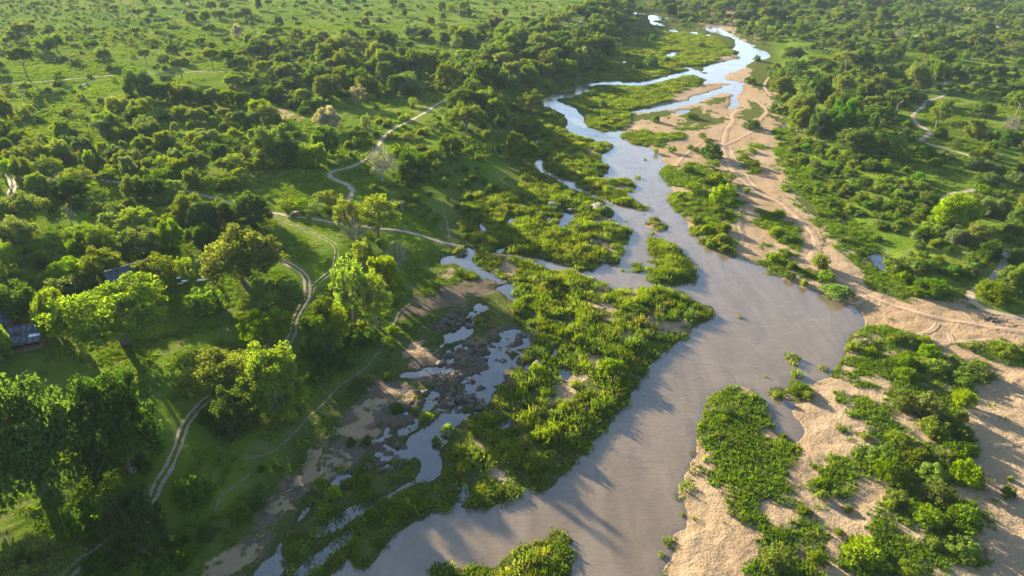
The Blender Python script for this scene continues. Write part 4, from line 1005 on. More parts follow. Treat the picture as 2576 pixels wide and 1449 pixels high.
# ------------------------------------------------------------------ one object that stands for what nobody could count
def scatter(name, pts, rz, scl, sources, tint=(1, 1, 1), label=None):
    """pts (n,3), rz (n,), scl (n,3); sources: objects whose shapes are repeated"""
    n = len(pts)
    me = bpy.data.meshes.new(name)
    me.vertices.add(n); me.vertices.foreach_set('co', np.asarray(pts, np.float32).ravel())
    rot = np.zeros((n, 3), np.float32); rot[:, 2] = rz
    a = me.attributes.new('rot', 'FLOAT_VECTOR', 'POINT'); a.data.foreach_set('vector', rot.ravel())
    a = me.attributes.new('scl', 'FLOAT_VECTOR', 'POINT'); a.data.foreach_set('vector', np.asarray(scl, np.float32).ravel())
    a = me.attributes.new('pick', 'INT', 'POINT'); a.data.foreach_set('value', np.random.RandomState(n).randint(0, len(sources), n).astype(np.int32))
    tn = np.ones((n, 4), np.float32); tn[:, :3] = tint
    a = me.attributes.new('itint', 'FLOAT_COLOR', 'POINT'); a.data.foreach_set('color', tn.ravel())
    o = obj(name, me)
    o.color = (0, 0, 0, 1)
    ng = bpy.data.node_groups.new(name, 'GeometryNodeTree')
    ng.interface.new_socket('Geometry', in_out='INPUT', socket_type='NodeSocketGeometry')
    ng.interface.new_socket('Geometry', in_out='OUTPUT', socket_type='NodeSocketGeometry')
    gi = ng.nodes.new('NodeGroupInput'); go = ng.nodes.new('NodeGroupOutput')
    iop = ng.nodes.new('GeometryNodeInstanceOnPoints')
    join = ng.nodes.new('GeometryNodeJoinGeometry')
    for s in sources:
        on = ng.nodes.new('GeometryNodeObjectInfo'); on.transform_space = 'ORIGINAL'; on.inputs[0].default_value = s
        g2i = ng.nodes.new('GeometryNodeGeometryToInstance')
        ng.links.new(on.outputs['Geometry'], g2i.inputs[0]); ng.links.new(g2i.outputs[0], join.inputs[0])
    def attr(nm, typ):
        q = ng.nodes.new('GeometryNodeInputNamedAttribute'); q.data_type = typ; q.inputs[0].default_value = nm
        return q.outputs[0]
    ng.links.new(gi.outputs[0], iop.inputs['Points']); ng.links.new(join.outputs[0], iop.inputs['Instance'])
    iop.inputs['Pick Instance'].default_value = True
    ng.links.new(attr('pick', 'INT'), iop.inputs['Instance Index'])
    ng.links.new(attr('rot', 'FLOAT_VECTOR'), iop.inputs['Rotation'])
    ng.links.new(attr('scl', 'FLOAT_VECTOR'), iop.inputs['Scale'])
    ng.links.new(iop.outputs[0], go.inputs[0])
    md = o.modifiers.new('scatter', 'NODES'); md.node_group = ng
    tag(o, label, None, None, 'stuff')
    return o

# ------------------------------------------------------------------ planting plan
rng = np.random.RandomState(7)
PLANTS = []         # dicts: cls tree/shrub, kind, x, y, z, w, h, tone, label, hero
TONES = {           # multiplied with the leaf colour
    'green': (1.0, 1.0, 1.0), 'yellow': (1.45, 1.4, 0.6), 'dark': (0.62, 0.76, 1.2), 'grey': (1.1, 1.08, 4.5), 'tan': (2.5, 1.6, 16.0), 'olive': (1.12, 1.02, 2.0),
    'gold': (1.55, 1.5, 0.4), 'ash': (1.5, 1.25, 11.0), 'lush': (0.85, 1.15, 0.8), 'deep': (0.5, 0.64, 1.3)}

def plant(cls, kind, dx, dy, wD, hD, tone='green', label=None):
    """dx, dy: foot of the plant in plan units; wD, hD: width and height there in the same units"""
    g = ground([(dx, dy)])[0]
    _, _, dep = project(g[0], g[1], g[2])
    ppm = FP / dep * KD
    el = math.atan2(CAM_H - g[2], math.hypot(g[0], g[1]))
    w = wD / ppm
    if cls == 'shrub':
        A = 0.4 * w * math.sin(el)
        g = ground([(dx, dy - A * ppm * 0.9)])[0]
        h = math.sqrt(max((hD / ppm - A) ** 2 - A * A, (0.3 * w * math.cos(el)) ** 2)) / math.cos(el)
        PLANTS.append(dict(cls=cls, kind=kind, x=g[0], y=g[1], z=g[2], w=w, h=min(h, 0.85 * w), tone=tone, label=label, hero=True))
        return
    h = 1.1 * max(hD / ppm - 0.28 * w * math.sin(el), 0.25 * w) / math.cos(el)
    PLANTS.append(dict(cls=cls, kind=kind, x=g[0], y=g[1], z=g[2], w=w, h=h, tone=tone, label=label, hero=True))

T_, S_ = 'tree', 'shrub'
def tz(r, c, cls, kind, x0, x1, y0, y1, tone='green', label=None):
    (a, t), (b, bt) = sheet(r, c, [(x0, y0), (x1, y1)])
    plant(cls, kind, (a + b) / 2, bt - 0.06 * (bt - t), b - a, bt - t, tone, label)

# --- lawn and lodge, left
tz(1, 0, T_, 'spread', 535, 1345, 690, 1170, 'yellow', 'large yellow-green spreading tree standing on the lawn with its trunk in full view')
tz(1, 0, T_, 'spread', 1575, 2170, 315, 760, 'olive', 'broad open-branched tree right of the blue-roofed house, trunk showing below')
tz(1, 0, T_, 'round', 335, 590, 750, 1110, 'yellow', 'narrow yellow-green tree touching the left side of the large lawn tree')
tz(1, 0, S_, 'dome', 1440, 1700, 715, 965, 'lush', 'big round green bush standing alone on the lawn below the house')
tz(1, 0, T_, 'feather', 1055, 1360, 480, 735, 'olive', 'feathery tree growing in front of the blue roof, hiding its right half')
tz(1, 0, T_, 'feather', 1350, 1495, 500, 705, 'yellow', 'slim light green tree beside the white tables right of the house')
tz(1, 0, T_, 'round', 640, 955, 440, 700, 'olive', 'wide grey-green tree directly behind the left end of the blue roof')
tz(1, 0, T_, 'round', 365, 680, 500, 670, 'yellow', 'low yellow-green tree behind the dark domed bush left of the house')
tz(1, 0, S_, 'dome', 325, 640, 655, 860, 'dark', 'dark smooth domed bush left of the blue-roofed house')
tz(1, 0, T_, 'round', -40, 325, 700, 1010, 'dark', 'massive dark green tree behind the small lodge at the left edge')
tz(1, 0, T_, 'round', -20, 230, 580, 750, 'yellow', 'light green tree at the left edge above the massive dark tree')
tz(1, 0, S_, 'multi', 285, 410, 595, 740, 'yellow', 'small yellow-green bush between two dark trees left of the house')
tz(1, 0, T_, 'spread', -30, 375, 25, 270, 'grey', 'feathery blue-green tree at the left edge below the pale track')
tz(1, 0, T_, 'spread', -10, 330, 220, 500, 'grey', 'second feathery blue-green tree at the left edge, in front of the first')
tz(1, 0, S_, 'dome', 265, 400, 440, 590, 'dark', 'dark rounded bush at the foot of the feathery trees on the left edge')
tz(1, 0, T_, 'feather', -60, 140, 390, 640, 'gold', 'golden-yellow tree cut by the left edge')
tz(1, 0, T_, 'round', 900, 1225, 280, 500, 'olive', 'round grey-green tree up the slope behind the blue-roofed house')
tz(1, 0, T_, 'round', 1205, 1415, 220, 440, 'yellow', 'round yellow-green tree with dark foot left of the broad open-branched tree')
tz(1, 0, T_, 'round', 1465, 1660, 255, 415, 'dark', 'dark round tree behind the broad open-branched tree')
tz(1, 0, S_, 'dome', 745, 915, 160, 290, 'grey', 'grey-green rounded bush in the thicket above the house')
tz(1, 0, T_, 'round', 585, 775, 245, 410, 'gold', 'orange-tinged yellow bushy tree above the dark domed bush')
tz(1, 0, T_, 'round', 905, 1180, 125, 300, 'yellow', 'clumped yellow-green tree in the thicket above the house')
tz(1, 0, S_, 'dome', 485, 800, 375, 470, 'yellow', 'long low yellow-green bush above the dark domed bush')
tz(1, 0, T_, 'round', -60, 130, 1005, 1300, 'gold', 'bright yellow-green tree in front of the small lodge at the left edge')
tz(1, 0, T_, 'dead', 510, 610, 90, 290, 'yellow', 'leaning half-dead tree with bare forked stems in the left thicket')
tz(1, 0, T_, 'round', 1760, 2060, 25, 260, 'dark', 'dark tree at the left end of the bright grass meadow')
tz(1, 0, T_, 'round', 1330, 1560, 20, 240, 'olive', 'tangled olive tree in the thicket left of the meadow')
tz(1, 0, T_, 'round', 1560, 1780, 70, 250, 'olive', 'olive bushy tree just left of the dark tree at the meadow')
tz(1, 0, S_, 'multi', 680, 790, 80, 170, 'olive'); tz(1, 0, S_, 'multi', 790, 930, 80, 190, 'olive'); tz(1, 0, S_, 'dome', 525, 640, 30, 140, 'dark')
tz(1, 0, S_, 'dome', 495, 590, 270, 350, 'yellow'); tz(1, 0, S_, 'dome', 1480, 1640, 190, 300, 'gold'); tz(1, 0, S_, 'dome', 1210, 1310, 160, 260, 'yellow')
tz(1, 0, S_, 'multi', 1140, 1290, 20, 110, 'olive'); tz(1, 0, S_, 'dome', 320, 440, 40, 120, 'olive')
# --- meadow, slope
tz(1, 1, T_, 'feather', 760, 1085, 40, 355, 'yellow', 'tall leafy tree with twin dark trunks on the slope below the track')
tz(1, 1, T_, 'feather', 600, 800, 60, 350, 'olive', 'thinner tree touching the left side of the twin-trunked tree')
tz(1, 1, T_, 'bare', 660, 860, 220, 420, 'olive', 'small bare grey-branched tree under the twin-trunked tree')
tz(1, 1, T_, 'feather', 725, 905, 370, 575, 'yellow', 'light green tree between the looping track and the bare brushy tree')
tz(1, 1, T_, 'bare', 975, 1175, 385, 610, 'olive', 'brownish half-leafless tree at the top of the shaded river bank')
tz(1, 1, T_, 'feather', 600, 890, 540, 1000, 'yellow', 'tall yellow-green tree right of the fork in the track')
tz(1, 1, T_, 'feather', 765, 1065, 650, 1040, 'yellow', 'tall leafy tree with a pale straight trunk at the foot of the slope')
tz(1, 1, T_, 'round', 850, 1120, 500, 830, 'yellow', 'bushy yellow-green tree behind the two tall trees right of the track fork')
tz(1, 1, T_, 'spread', -60, 400, 680, 970, 'olive', 'wide low grey-green tree spreading over the track below its fork')
tz(1, 1, T_, 'spread', -110, 285, 905, 1195, 'yellow', 'yellow-green tree with open branches leaning over the track')
tz(1, 0, T_, 'spread', 1390, 1960, 1200, 1520, 'gold', 'bright yellow-green tree where the two-rut track passes underneath')
tz(1, 1, T_, 'round', -60, 375, 1185, 1690, 'yellow', 'tall bushy yellow-green tree above the footpath on the shaded slope')
tz(1, 1, S_, 'dome', 155, 232, 400, 452, 'olive', 'small round bush alone in the bright meadow')
tz(1, 1, T_, 'feather', 575, 730, 880, 1190, 'gold', 'thin young tree with a slim trunk left of the tall riverside pair')
tz(1, 1, T_, 'round', 370, 640, 1050, 1250, 'dark', 'dark bushy tree in the hollow left of the tall riverside pair')
tz(1, 1, S_, 'dome', 420, 620, 790, 930, 'olive'); tz(1, 1, S_, 'dome', 330, 560, 950, 1060, 'yellow'); tz(1, 1, S_, 'dome', 740, 860, 920, 1080, 'yellow')
tz(1, 1, S_, 'dome', 640, 840, 1050, 1180, 'dark'); tz(1, 1, S_, 'dome', 420, 700, 1200, 1330, 'dark'); tz(1, 1, S_, 'dome', 800, 960, 1040, 1180, 'dark')
tz(1, 1, S_, 'dome', 900, 970, 350, 410, 'dark'); tz(1, 1, S_, 'multi', 150, 300, 60, 160, 'yellow'); tz(1, 1, S_, 'multi', 270, 420, 55, 175, 'yellow')
tz(1, 1, S_, 'multi', 385, 540, 80, 200, 'grey'); tz(1, 1, S_, 'multi', 500, 610, 105, 175, 'yellow'); tz(1, 1, S_, 'multi', 440, 640, -10, 120, 'olive')
tz(1, 1, S_, 'dome', 262, 300, 145, 195, 'yellow'); tz(1, 1, S_, 'dome', 382, 422, 165, 210, 'yellow')
tz(1, 1, S_, 'spray', 1485, 1600, 410, 480, 'green', 'round reed bush at the head of the blue pool'); tz(1, 1, S_, 'spray', 1670, 1780, 410, 465, 'green')
tz(1, 1, S_, 'multi', 1000, 1110, 370, 430, 'dark'); tz(1, 1, S_, 'dome', 960, 1050, 1090, 1160, 'yellow'); tz(1, 1, S_, 'dome', 980, 1080, 1010, 1080, 'yellow')
tz(1, 1, S_, 'dome', 620, 720, 1270, 1350, 'dark'); tz(1, 1, S_, 'dome', 940, 1030, 1365, 1430, 'dark'); tz(1, 1, S_, 'dome', 380, 520, 1330, 1449, 'dark')
# --- bottom left
tz(2, 0, T_, 'round', -90, 770, 15, 870, 'deep', 'huge dark tree filling the bottom left, casting a trunk shadow on sunlit grass')
tz(2, 0, T_, 'round', 725, 1275, -10, 700, 'deep', 'tall dark tree left of the curving two-rut track')
tz(2, 0, T_, 'round', 870, 1305, 825, 1310, 'deep', 'dark rounded tree standing over the track near the bottom edge')
tz(2, 0, S_, 'dome', 1330, 1630, 670, 960, 'dark', 'big dark bush right of the lower track')
tz(2, 0, T_, 'spread', -20, 645, 1195, 1640, 'olive', 'pale grey-green tree cut by the bottom edge at the lower left')
tz(2, 0, T_, 'round', 1630, 1960, 60, 420, 'deep', 'dark round tree in shade below the bright tree over the track')
tz(2, 0, S_, 'multi', 1250, 1350, 1240, 1449, 'gold', 'sunlit yellow shrub near the bottom edge between dark bushes')
tz(2, 0, S_, 'multi', 960, 1150, 1310, 1470, 'gold', 'sunlit yellow-green shrub under the dark tree at the bottom edge')
tz(2, 0, S_, 'dome', 540, 830, 880, 1180, 'dark'); tz(2, 0, S_, 'dome', 600, 780, 1060, 1220, 'olive'); tz(2, 0, S_, 'dome', 1300, 1450, 1200, 1420, 'dark'); tz(2, 0, S_, 'dome', 1740, 1900, 940, 1080, 'dark')
tz(2, 0, S_, 'dome', 620, 900, 1280, 1500, 'dark'); tz(2, 0, S_, 'dome', 1080, 1330, 1280, 1480, 'dark'); tz(2, 0, S_, 'dome', 1500, 1680, 180, 330, 'dark'); tz(2, 0, S_, 'dome', 1500, 1640, 1000, 1200, 'dark')
tz(2, 0, S_, 'dome', 1880, 2020, 850, 960, 'dark'); tz(2, 1, S_, 'dome', 290, 400, 420, 500, 'gold', 'sunlit yellow shrub on the dark slope below the footpath')
tz(2, 1, S_, 'dome', 60, 220, 220, 360, 'olive'); tz(2, 1, S_, 'dome', 230, 330, 200, 300, 'yellow'); tz(2, 1, S_, 'dome', 320, 380, 560, 600, 'yellow')
tz(2, 1, S_, 'spray', 430, 540, 700, 810, 'gold'); tz(2, 1, S_, 'spray', 510, 660, 780, 890, 'gold'); tz(2, 1, S_, 'spray', 1395, 1500, 280, 400, 'gold', 'yellow reed bush standing alone in the blue side pool')
tz(2, 1, S_, 'spray', 1320, 1400, 370, 470, 'olive', 'dark reed bush in the side pool beside the yellow one'); tz(2, 1, S_, 'spray', 1150, 1260, 170, 240, 'olive'); tz(2, 1, S_, 'spray', 1210, 1340, 210, 300, 'gold')
tz(2, 1, S_, 'dome', 1000, 1120, 150, 230, 'dark'); tz(2, 1, S_, 'dome', 680, 760, 410, 480, 'dark'); tz(2, 1, S_, 'dome', 790, 880, 400, 480, 'dark')
# --- track above the meadow
tz(0, 1, T_, 'round', 445, 655, 820, 990, 'tan', 'big tan-leaved round tree above the thicket')
tz(0, 1, T_, 'feather', 718, 842, 658, 805, 'tan', 'smaller tan-leaved tree with a dark trunk right of the big tan one')
tz(0, 0, T_, 'round', 1758, 1832, 198, 290, 'tan', 'small tan-leaved tree far out on the left savannah')
tz(0, 1, T_, 'round', 0, 335, 980, 1250, 'green', 'large rounded green tree in the thicket left of the curving track')
tz(0, 1, T_, 'round', 408, 655, 970, 1200, 'dark', 'dark rounded tree in front of the big tan-leaved tree')
tz(0, 1, T_, 'round', 330, 445, 1120, 1270, 'gold', 'yellow upright tree at the foot of the large rounded green tree')
tz(0, 1, T_, 'round', 400, 550, 1100, 1270, 'yellow', 'yellow-green tree below the dark rounded tree')
tz(0, 1, T_, 'bare', 838, 1075, 1135, 1385, 'ash', 'leafless grey tree at the bend of the pale track')
tz(0, 1, T_, 'round', 1060, 1345, 1160, 1410, 'dark', 'broad dark tree right of the leafless grey tree')
tz(0, 1, S_, 'dome', 980, 1210, 1090, 1200, 'yellow', 'bright flat-domed bush behind the leafless grey tree')
tz(0, 1, T_, 'round', 690, 865, 535, 685, 'green'); tz(0, 1, T_, 'round', 1108, 1232, 558, 660, 'green'); tz(0, 1, T_, 'round', 1355, 1545, 498, 660, 'green')
tz(0, 1, T_, 'round', 1638, 1785, 500, 680, 'dark'); tz(0, 1, T_, 'spread', 1440, 1695, 685, 850, 'dark'); tz(0, 1, T_, 'spread', 1425, 1745, 805, 1010, 'olive')
tz(0, 1, T_, 'round', 1378, 1565, 1025, 1170, 'green'); tz(0, 1, T_, 'round', 1680, 1800, 670, 800, 'green'); tz(0, 1, T_, 'umbrella', 485, 572, 612, 705, 'yellow')
tz(0, 1, T_, 'umbrella', 305, 412, 690, 815, 'green'); tz(0, 1, T_, 'round', 560, 660, 580, 700, 'green'); tz(0, 1, S_, 'dome', 240, 330, 745, 825, 'dark')
tz(0, 1, S_, 'dome', 590, 650, 680, 730, 'dark'); tz(0, 1, S_, 'multi', 400, 500, 770, 850, 'dark'); tz(0, 1, S_, 'multi', 500, 570, 750, 820, 'dark')
tz(0, 1, S_, 'multi', 1280, 1395, 930, 1010, 'grey'); tz(0, 1, S_, 'dome', 1200, 1260, 965, 1015, 'dark'); tz(0, 1, S_, 'dome', 880, 945, 995, 1045, 'dark')
tz(0, 1, S_, 'dome', 975, 1050, 1000, 1060, 'olive'); tz(0, 1, S_, 'dome', 1095, 1200, 1000, 1065, 'olive'); tz(0, 1, S_, 'dome', 715, 810, 1040, 1120, 'green')
tz(0, 1, S_, 'dome', 1290, 1380, 1120, 1190, 'yellow'); tz(0, 1, S_, 'dome', 1330, 1420, 1210, 1290, 'olive'); tz(0, 1, S_, 'dome', 1640, 1740, 1160, 1230, 'green')
tz(0, 1, S_, 'multi', 1410, 1480, 1130, 1220, 'grey'); tz(0, 1, S_, 'dome', 1590, 1700, 1290, 1360, 'yellow'); tz(0, 1, S_, 'dome', 1500, 1600, 1370, 1430, 'green')
tz(0, 1, S_, 'dome', 1200, 1290, 1090, 1140, 'olive'); tz(0, 1, S_, 'dome', 840, 920, 710, 760, 'yellow'); tz(0, 1, T_, 'feather', 790, 880, 880, 1010, 'grey')
tz(0, 1, S_, 'multi', 700, 790, 1140, 1210, 'olive'); tz(0, 1, S_, 'multi', 1140, 1230, 740, 820, 'yellow'); tz(0, 1, S_, 'dome', 1080, 1170, 860, 920, 'yellow')
tz(0, 1, T_, 'umbrella', 985, 1090, 420, 530, 'green'); tz(0, 1, T_, 'umbrella', 830, 920, 470, 560, 'green'); tz(0, 1, T_, 'feather', 1470, 1565, 290, 385, 'grey')
tz(0, 1, T_, 'round', 945, 1050, 360, 430, 'dark'); tz(0, 1, T_, 'round', 1455, 1540, 222, 290, 'dark'); tz(0, 1, T_, 'round', 1390, 1460, 255, 330, 'dark')
tz(0, 1, T_, 'round', 1250, 1310, 240, 310, 'green'); tz(0, 1, T_, 'umbrella', 840, 970, 310, 390, 'green'); tz(0, 1, T_, 'umbrella', 0, 115, 480, 610, 'green')
tz(0, 1, T_, 'round', 110, 250, 490, 610, 'green'); tz(0, 1, T_, 'round', 480, 565, 410, 500, 'dark'); tz(0, 1, T_, 'feather', 530, 610, 330, 410, 'dark')
tz(0, 1, T_, 'round', 140, 215, 130, 210, 'dark'); tz(0, 1, T_, 'umbrella', 295, 360, 170, 240, 'green'); tz(0, 1, T_, 'round', 1568, 1630, 65, 125, 'dark')
tz(0, 1, T_, 'round', 1850, 1905, 65, 130, 'olive'); tz(0, 1, T_, 'round', 1100, 1145, 70, 130, 'dark'); tz(0, 1, T_, 'umbrella', 740, 795, 60, 120, 'dark')
tz(0, 1, T_, 'umbrella', 810, 860, 40, 95, 'dark'); tz(0, 1, S_, 'dome', 905, 960, 130, 170, 'dark'); tz(0, 1, S_, 'dome', 725, 795, 160, 205, 'olive')
tz(0, 1, T_, 'umbrella', 70, 135, 10, 70, 'dark'); tz(0, 1, T_, 'umbrella', 300, 345, 10, 60, 'dark'); tz(0, 1, T_, 'umbrella', 350, 395, 15, 70, 'dark'); tz(0, 1, T_, 'umbrella', 285, 325, 45, 95, 'dark')
tz(0, 1, T_, 'round', 0, 50, 0, 80, 'dark'); tz(0, 1, T_, 'round', 670, 715, -5, 40, 'dark'); tz(0, 1, T_, 'round', 1000, 1070, -10, 40, 'dark'); tz(0, 1, T_, 'round', 530, 580, -10, 40, 'dark')
# --- open savannah upper left
tz(0, 0, T_, 'round', 950, 1195, 548, 765, 'dark', 'big dense dark tree on the open savannah with a thick dark base')
sv = [(368, 512, 280, 410), (130, 300, 198, 350), (120, 305, 388, 612), (728, 862, 378, 490), (1060, 1165, 388, 512), (1300, 1450, 460, 602), (1268, 1362, 340, 462),
      (1540, 1682, 388, 540), (1678, 1790, 400, 545), (1768, 1892, 440, 572), (1438, 1512, 88, 152), (1638, 1712, 95, 180), (1508, 1602, 98, 202), (1008, 1102, 80, 172),
      (1476, 1582, 300, 412), (1850, 1932, 270, 385), (1900, 1990, 300, 400), (1150, 1215, 350, 425), (635, 720, 210, 270), (1400, 1480, -20, 70), (890, 950, -30, 35), (1780, 1870, 385, 450),
      (830, 910, 50, 120), (1870, 1932, 130, 190), (1600, 1660, 90, 150), (1090, 1200, 60, 130), (1200, 1285, 140, 200), (280, 410, 320, 420), (990, 1080, 220, 300), (1700, 1780, -20, 40)]
for i, b in enumerate(sv):
    tz(0, 0, T_, 'umbrella' if i % 3 else 'spread', *b, ('green', 'olive', 'dark')[i % 3])
tz(0, 0, T_, 'round', -20, 122, 748, 945, 'olive', 'rounded tree on bright grass cut by the left edge'); tz(0, 0, T_, 'round', 1208, 1345, 640, 775, 'green'); tz(0, 0, T_, 'round', 1155, 1250, 650, 770, 'green')
for i, b in enumerate([(1340, 1450, 690, 790), (1420, 1560, 680, 790), (1545, 1670, 680, 800), (1510, 1610, 720, 805), (1650, 1800, 690, 800), (1780, 1900, 710, 810), (1290, 1380, 720, 790)]):
    tz(0, 0, T_, 'round', *b, ('green', 'dark')[i % 2])
for i, b in enumerate([(405, 520, 430, 475), (510, 640, 440, 500), (805, 855, 495, 540), (410, 500, 540, 630), (580, 650, 700, 765), (460, 495, 680, 710), (190, 235, 690, 735), (1475, 1545, 410, 450),
                       (1200, 1300, 560, 610), (1800, 1900, 595, 640), (1760, 1830, 540, 590), (20, 100, 640, 710), (1360, 1450, 640, 690), (500, 610, 930, 1000), (275, 350, 880, 930), (430, 520, 900, 960),
                       (470, 560, 810, 880), (845, 890, 560, 630), (655, 700, 560, 590), (1100, 1190, 290, 340), (530, 600, 470, 500), (120, 180, 800, 880), (170, 280, 770, 890)]):
    tz(0, 0, S_, ('dome', 'multi')[i % 2], *b, ('dark', 'olive', 'green')[i % 3])
tz(0, 0, T_, 'dead', 150, 215, 660, 770, 'ash', 'pale dead trunk standing on the bright grass at the left')
for i, b in enumerate([(60, 220, 1130, 1270), (270, 510, 1190, 1350), (100, 270, 1195, 1370), (220, 400, 1320, 1470), (500, 730, 1265, 1430), (400, 530, 1345, 1480), (520, 620, 1370, 1480), (800, 900, 1290, 1400),
                       (940, 1100, 1335, 1500), (1060, 1150, 1270, 1350), (1150, 1350, 1265, 1380), (920, 1040, 1190, 1330), (640, 740, 1150, 1280), (300, 390, 1090, 1200), (1400, 1530, 1290, 1440), (1250, 1410, 1370, 1490),
                       (-30, 130, 1205, 1400), (800, 960, 1110, 1210), (870, 990, 1150, 1260), (1540, 1640, 1330, 1449), (1640, 1830, 1330, 1420), (1080, 1200, 1200, 1290), (1180, 1300, 1180, 1300), (1280, 1400, 1130, 1260),
                       (1000, 1180, 1030, 1130), (910, 1010, 930, 1020), (700, 780, 820, 930), (810, 1000, 740, 870), (960, 1100, 850, 920), (1290, 1360, 930, 1010), (1400, 1530, 1000, 1090), (1600, 1800, 1020, 1130)]):
    tz(0, 0, T_, ('round', 'feather', 'round')[i % 3], *b, ('yellow', 'green', 'olive', 'yellow', 'gold', 'grey')[i % 6])
# --- right bank woodland
tz(0, 3, T_, 'round', 508, 795, 978, 1165, 'dark', 'large dense dark tree with a sunlit top right of the sand'); tz(0, 3, T_, 'round', 280, 440, 850, 1060, 'dark'); tz(0, 3, T_, 'round', 430, 640, 790, 1060, 'dark')
tz(0, 3, T_, 'round', 150, 300, 830, 1000, 'green'); tz(0, 3, T_, 'round', 600, 740, 850, 1000, 'dark'); tz(0, 3, T_, 'round', 290, 450, 600, 790, 'dark'); tz(0, 3, T_, 'spread', 480, 630, 585, 730, 'olive')
tz(0, 3, T_, 'round', 415, 605, 708, 850, 'green'); tz(0, 3, T_, 'spread', 1020, 1185, 498, 670, 'olive', 'spreading tree with a pale trunk beside the winding track, upper right'); tz(0, 3, T_, 'spread', 1185, 1310, 485, 650, 'green')
tz(0, 3, T_, 'round', 588, 795, 390, 540, 'green'); tz(0, 3, T_, 'round', 528, 645, 325, 450, 'dark'); tz(0, 3, T_, 'spread', 98, 275, 368, 475, 'dark'); tz(0, 3, T_, 'feather', 1195, 1340, 790, 975, 'olive')
tz(0, 3, T_, 'umbrella', 318, 485, 242, 380, 'olive'); tz(0, 3, T_, 'umbrella', 718, 835, 190, 310, 'olive'); tz(0, 3, T_, 'spread', 1200, 1380, 425, 520, 'olive'); tz(0, 3, T_, 'round', 735, 825, 865, 990, 'lush')
tz(0, 3, T_, 'round', 925, 1025, 345, 440, 'dark'); tz(0, 3, T_, 'spread', 1100, 1260, 345, 440, 'dark'); tz(0, 3, T_, 'umbrella', 1430, 1500, 230, 310, 'dark'); tz(0, 3, T_, 'umbrella', 1130, 1210, 240, 330, 'olive')
tz(0, 3, T_, 'round', 160, 330, 770, 870, 'olive'); tz(0, 3, T_, 'round', 480, 550, 880, 960, 'green'); tz(0, 3, T_, 'round', 355, 440, 700, 790, 'olive'); tz(0, 3, T_, 'round', 920, 1040, 1030, 1130, 'yellow')
tz(0, 3, T_, 'round', 1250, 1345, 970, 1045, 'dark'); tz(0, 3, T_, 'round', 1100, 1250, 1100, 1190, 'dark'); tz(0, 3, T_, 'round', 1470, 1620, 910, 1040, 'olive'); tz(0, 3, T_, 'bare', 1740, 1900, 890, 1040, 'olive')
tz(0, 3, T_, 'round', 1530, 1700, 780, 880, 'dark'); tz(0, 3, T_, 'umbrella', 840, 930, 240, 330, 'olive'); tz(0, 3, T_, 'bare', 940, 1030, 225, 310, 'olive'); tz(0, 3, T_, 'round', 550, 625, 220, 300, 'dark'); tz(0, 3, T_, 'umbrella', 300, 370, 130, 200, 'dark')
tz(1, 3, T_, 'round', 1225, 1565, 20, 275, 'yellow', 'big round yellow-green tree where the right-hand track vanishes'); tz(1, 3, T_, 'round', 1460, 1675, 238, 410, 'olive', 'olive tree left of the right-hand track, below the big round tree')
tz(1, 3, T_, 'round', 1725, 1915, 555, 770, 'olive', 'rounded olive tree in the bend right of the right-hand track'); tz(1, 3, S_, 'dome', 1565, 1800, 680, 850, 'green', 'broad bush below the rounded olive tree near the right edge')
tz(1, 3, T_, 'round', 1560, 1700, 50, 180, 'grey'); tz(1, 3, T_, 'round', 1690, 1810, 60, 170, 'grey'); tz(1, 3, T_, 'round', 1800, 1960, 130, 270, 'grey'); tz(1, 3, T_, 'round', 1330, 1470, 280, 400, 'grey')
tz(1, 3, T_, 'round', 1580, 1750, 370, 510, 'dark'); tz(1, 3, T_, 'round', 1810, 1960, 430, 560, 'dark'); tz(1, 3, S_, 'dome', 325, 462, 455, 595, 'green', 'round bright green bush in the crook of the sand track')
tz(1, 3, S_, 'dome', 368, 505, 592, 685, 'yellow', 'yellow-green bush between the river and the sand track'); tz(1, 3, S_, 'spray', 395, 640, 745, 825, 'lush', 'flat oval patch of bushes at the edge of the water on the sand')
tz(1, 3, S_, 'dome', 1230, 1325, 475, 545, 'yellow'); tz(1, 3, S_, 'dome', 880, 1080, 500, 640, 'green'); tz(1, 3, S_, 'dome', 1060, 1330, 660, 800, 'green'); tz(1, 3, S_, 'dome', 1390, 1540, 560, 640, 'green')
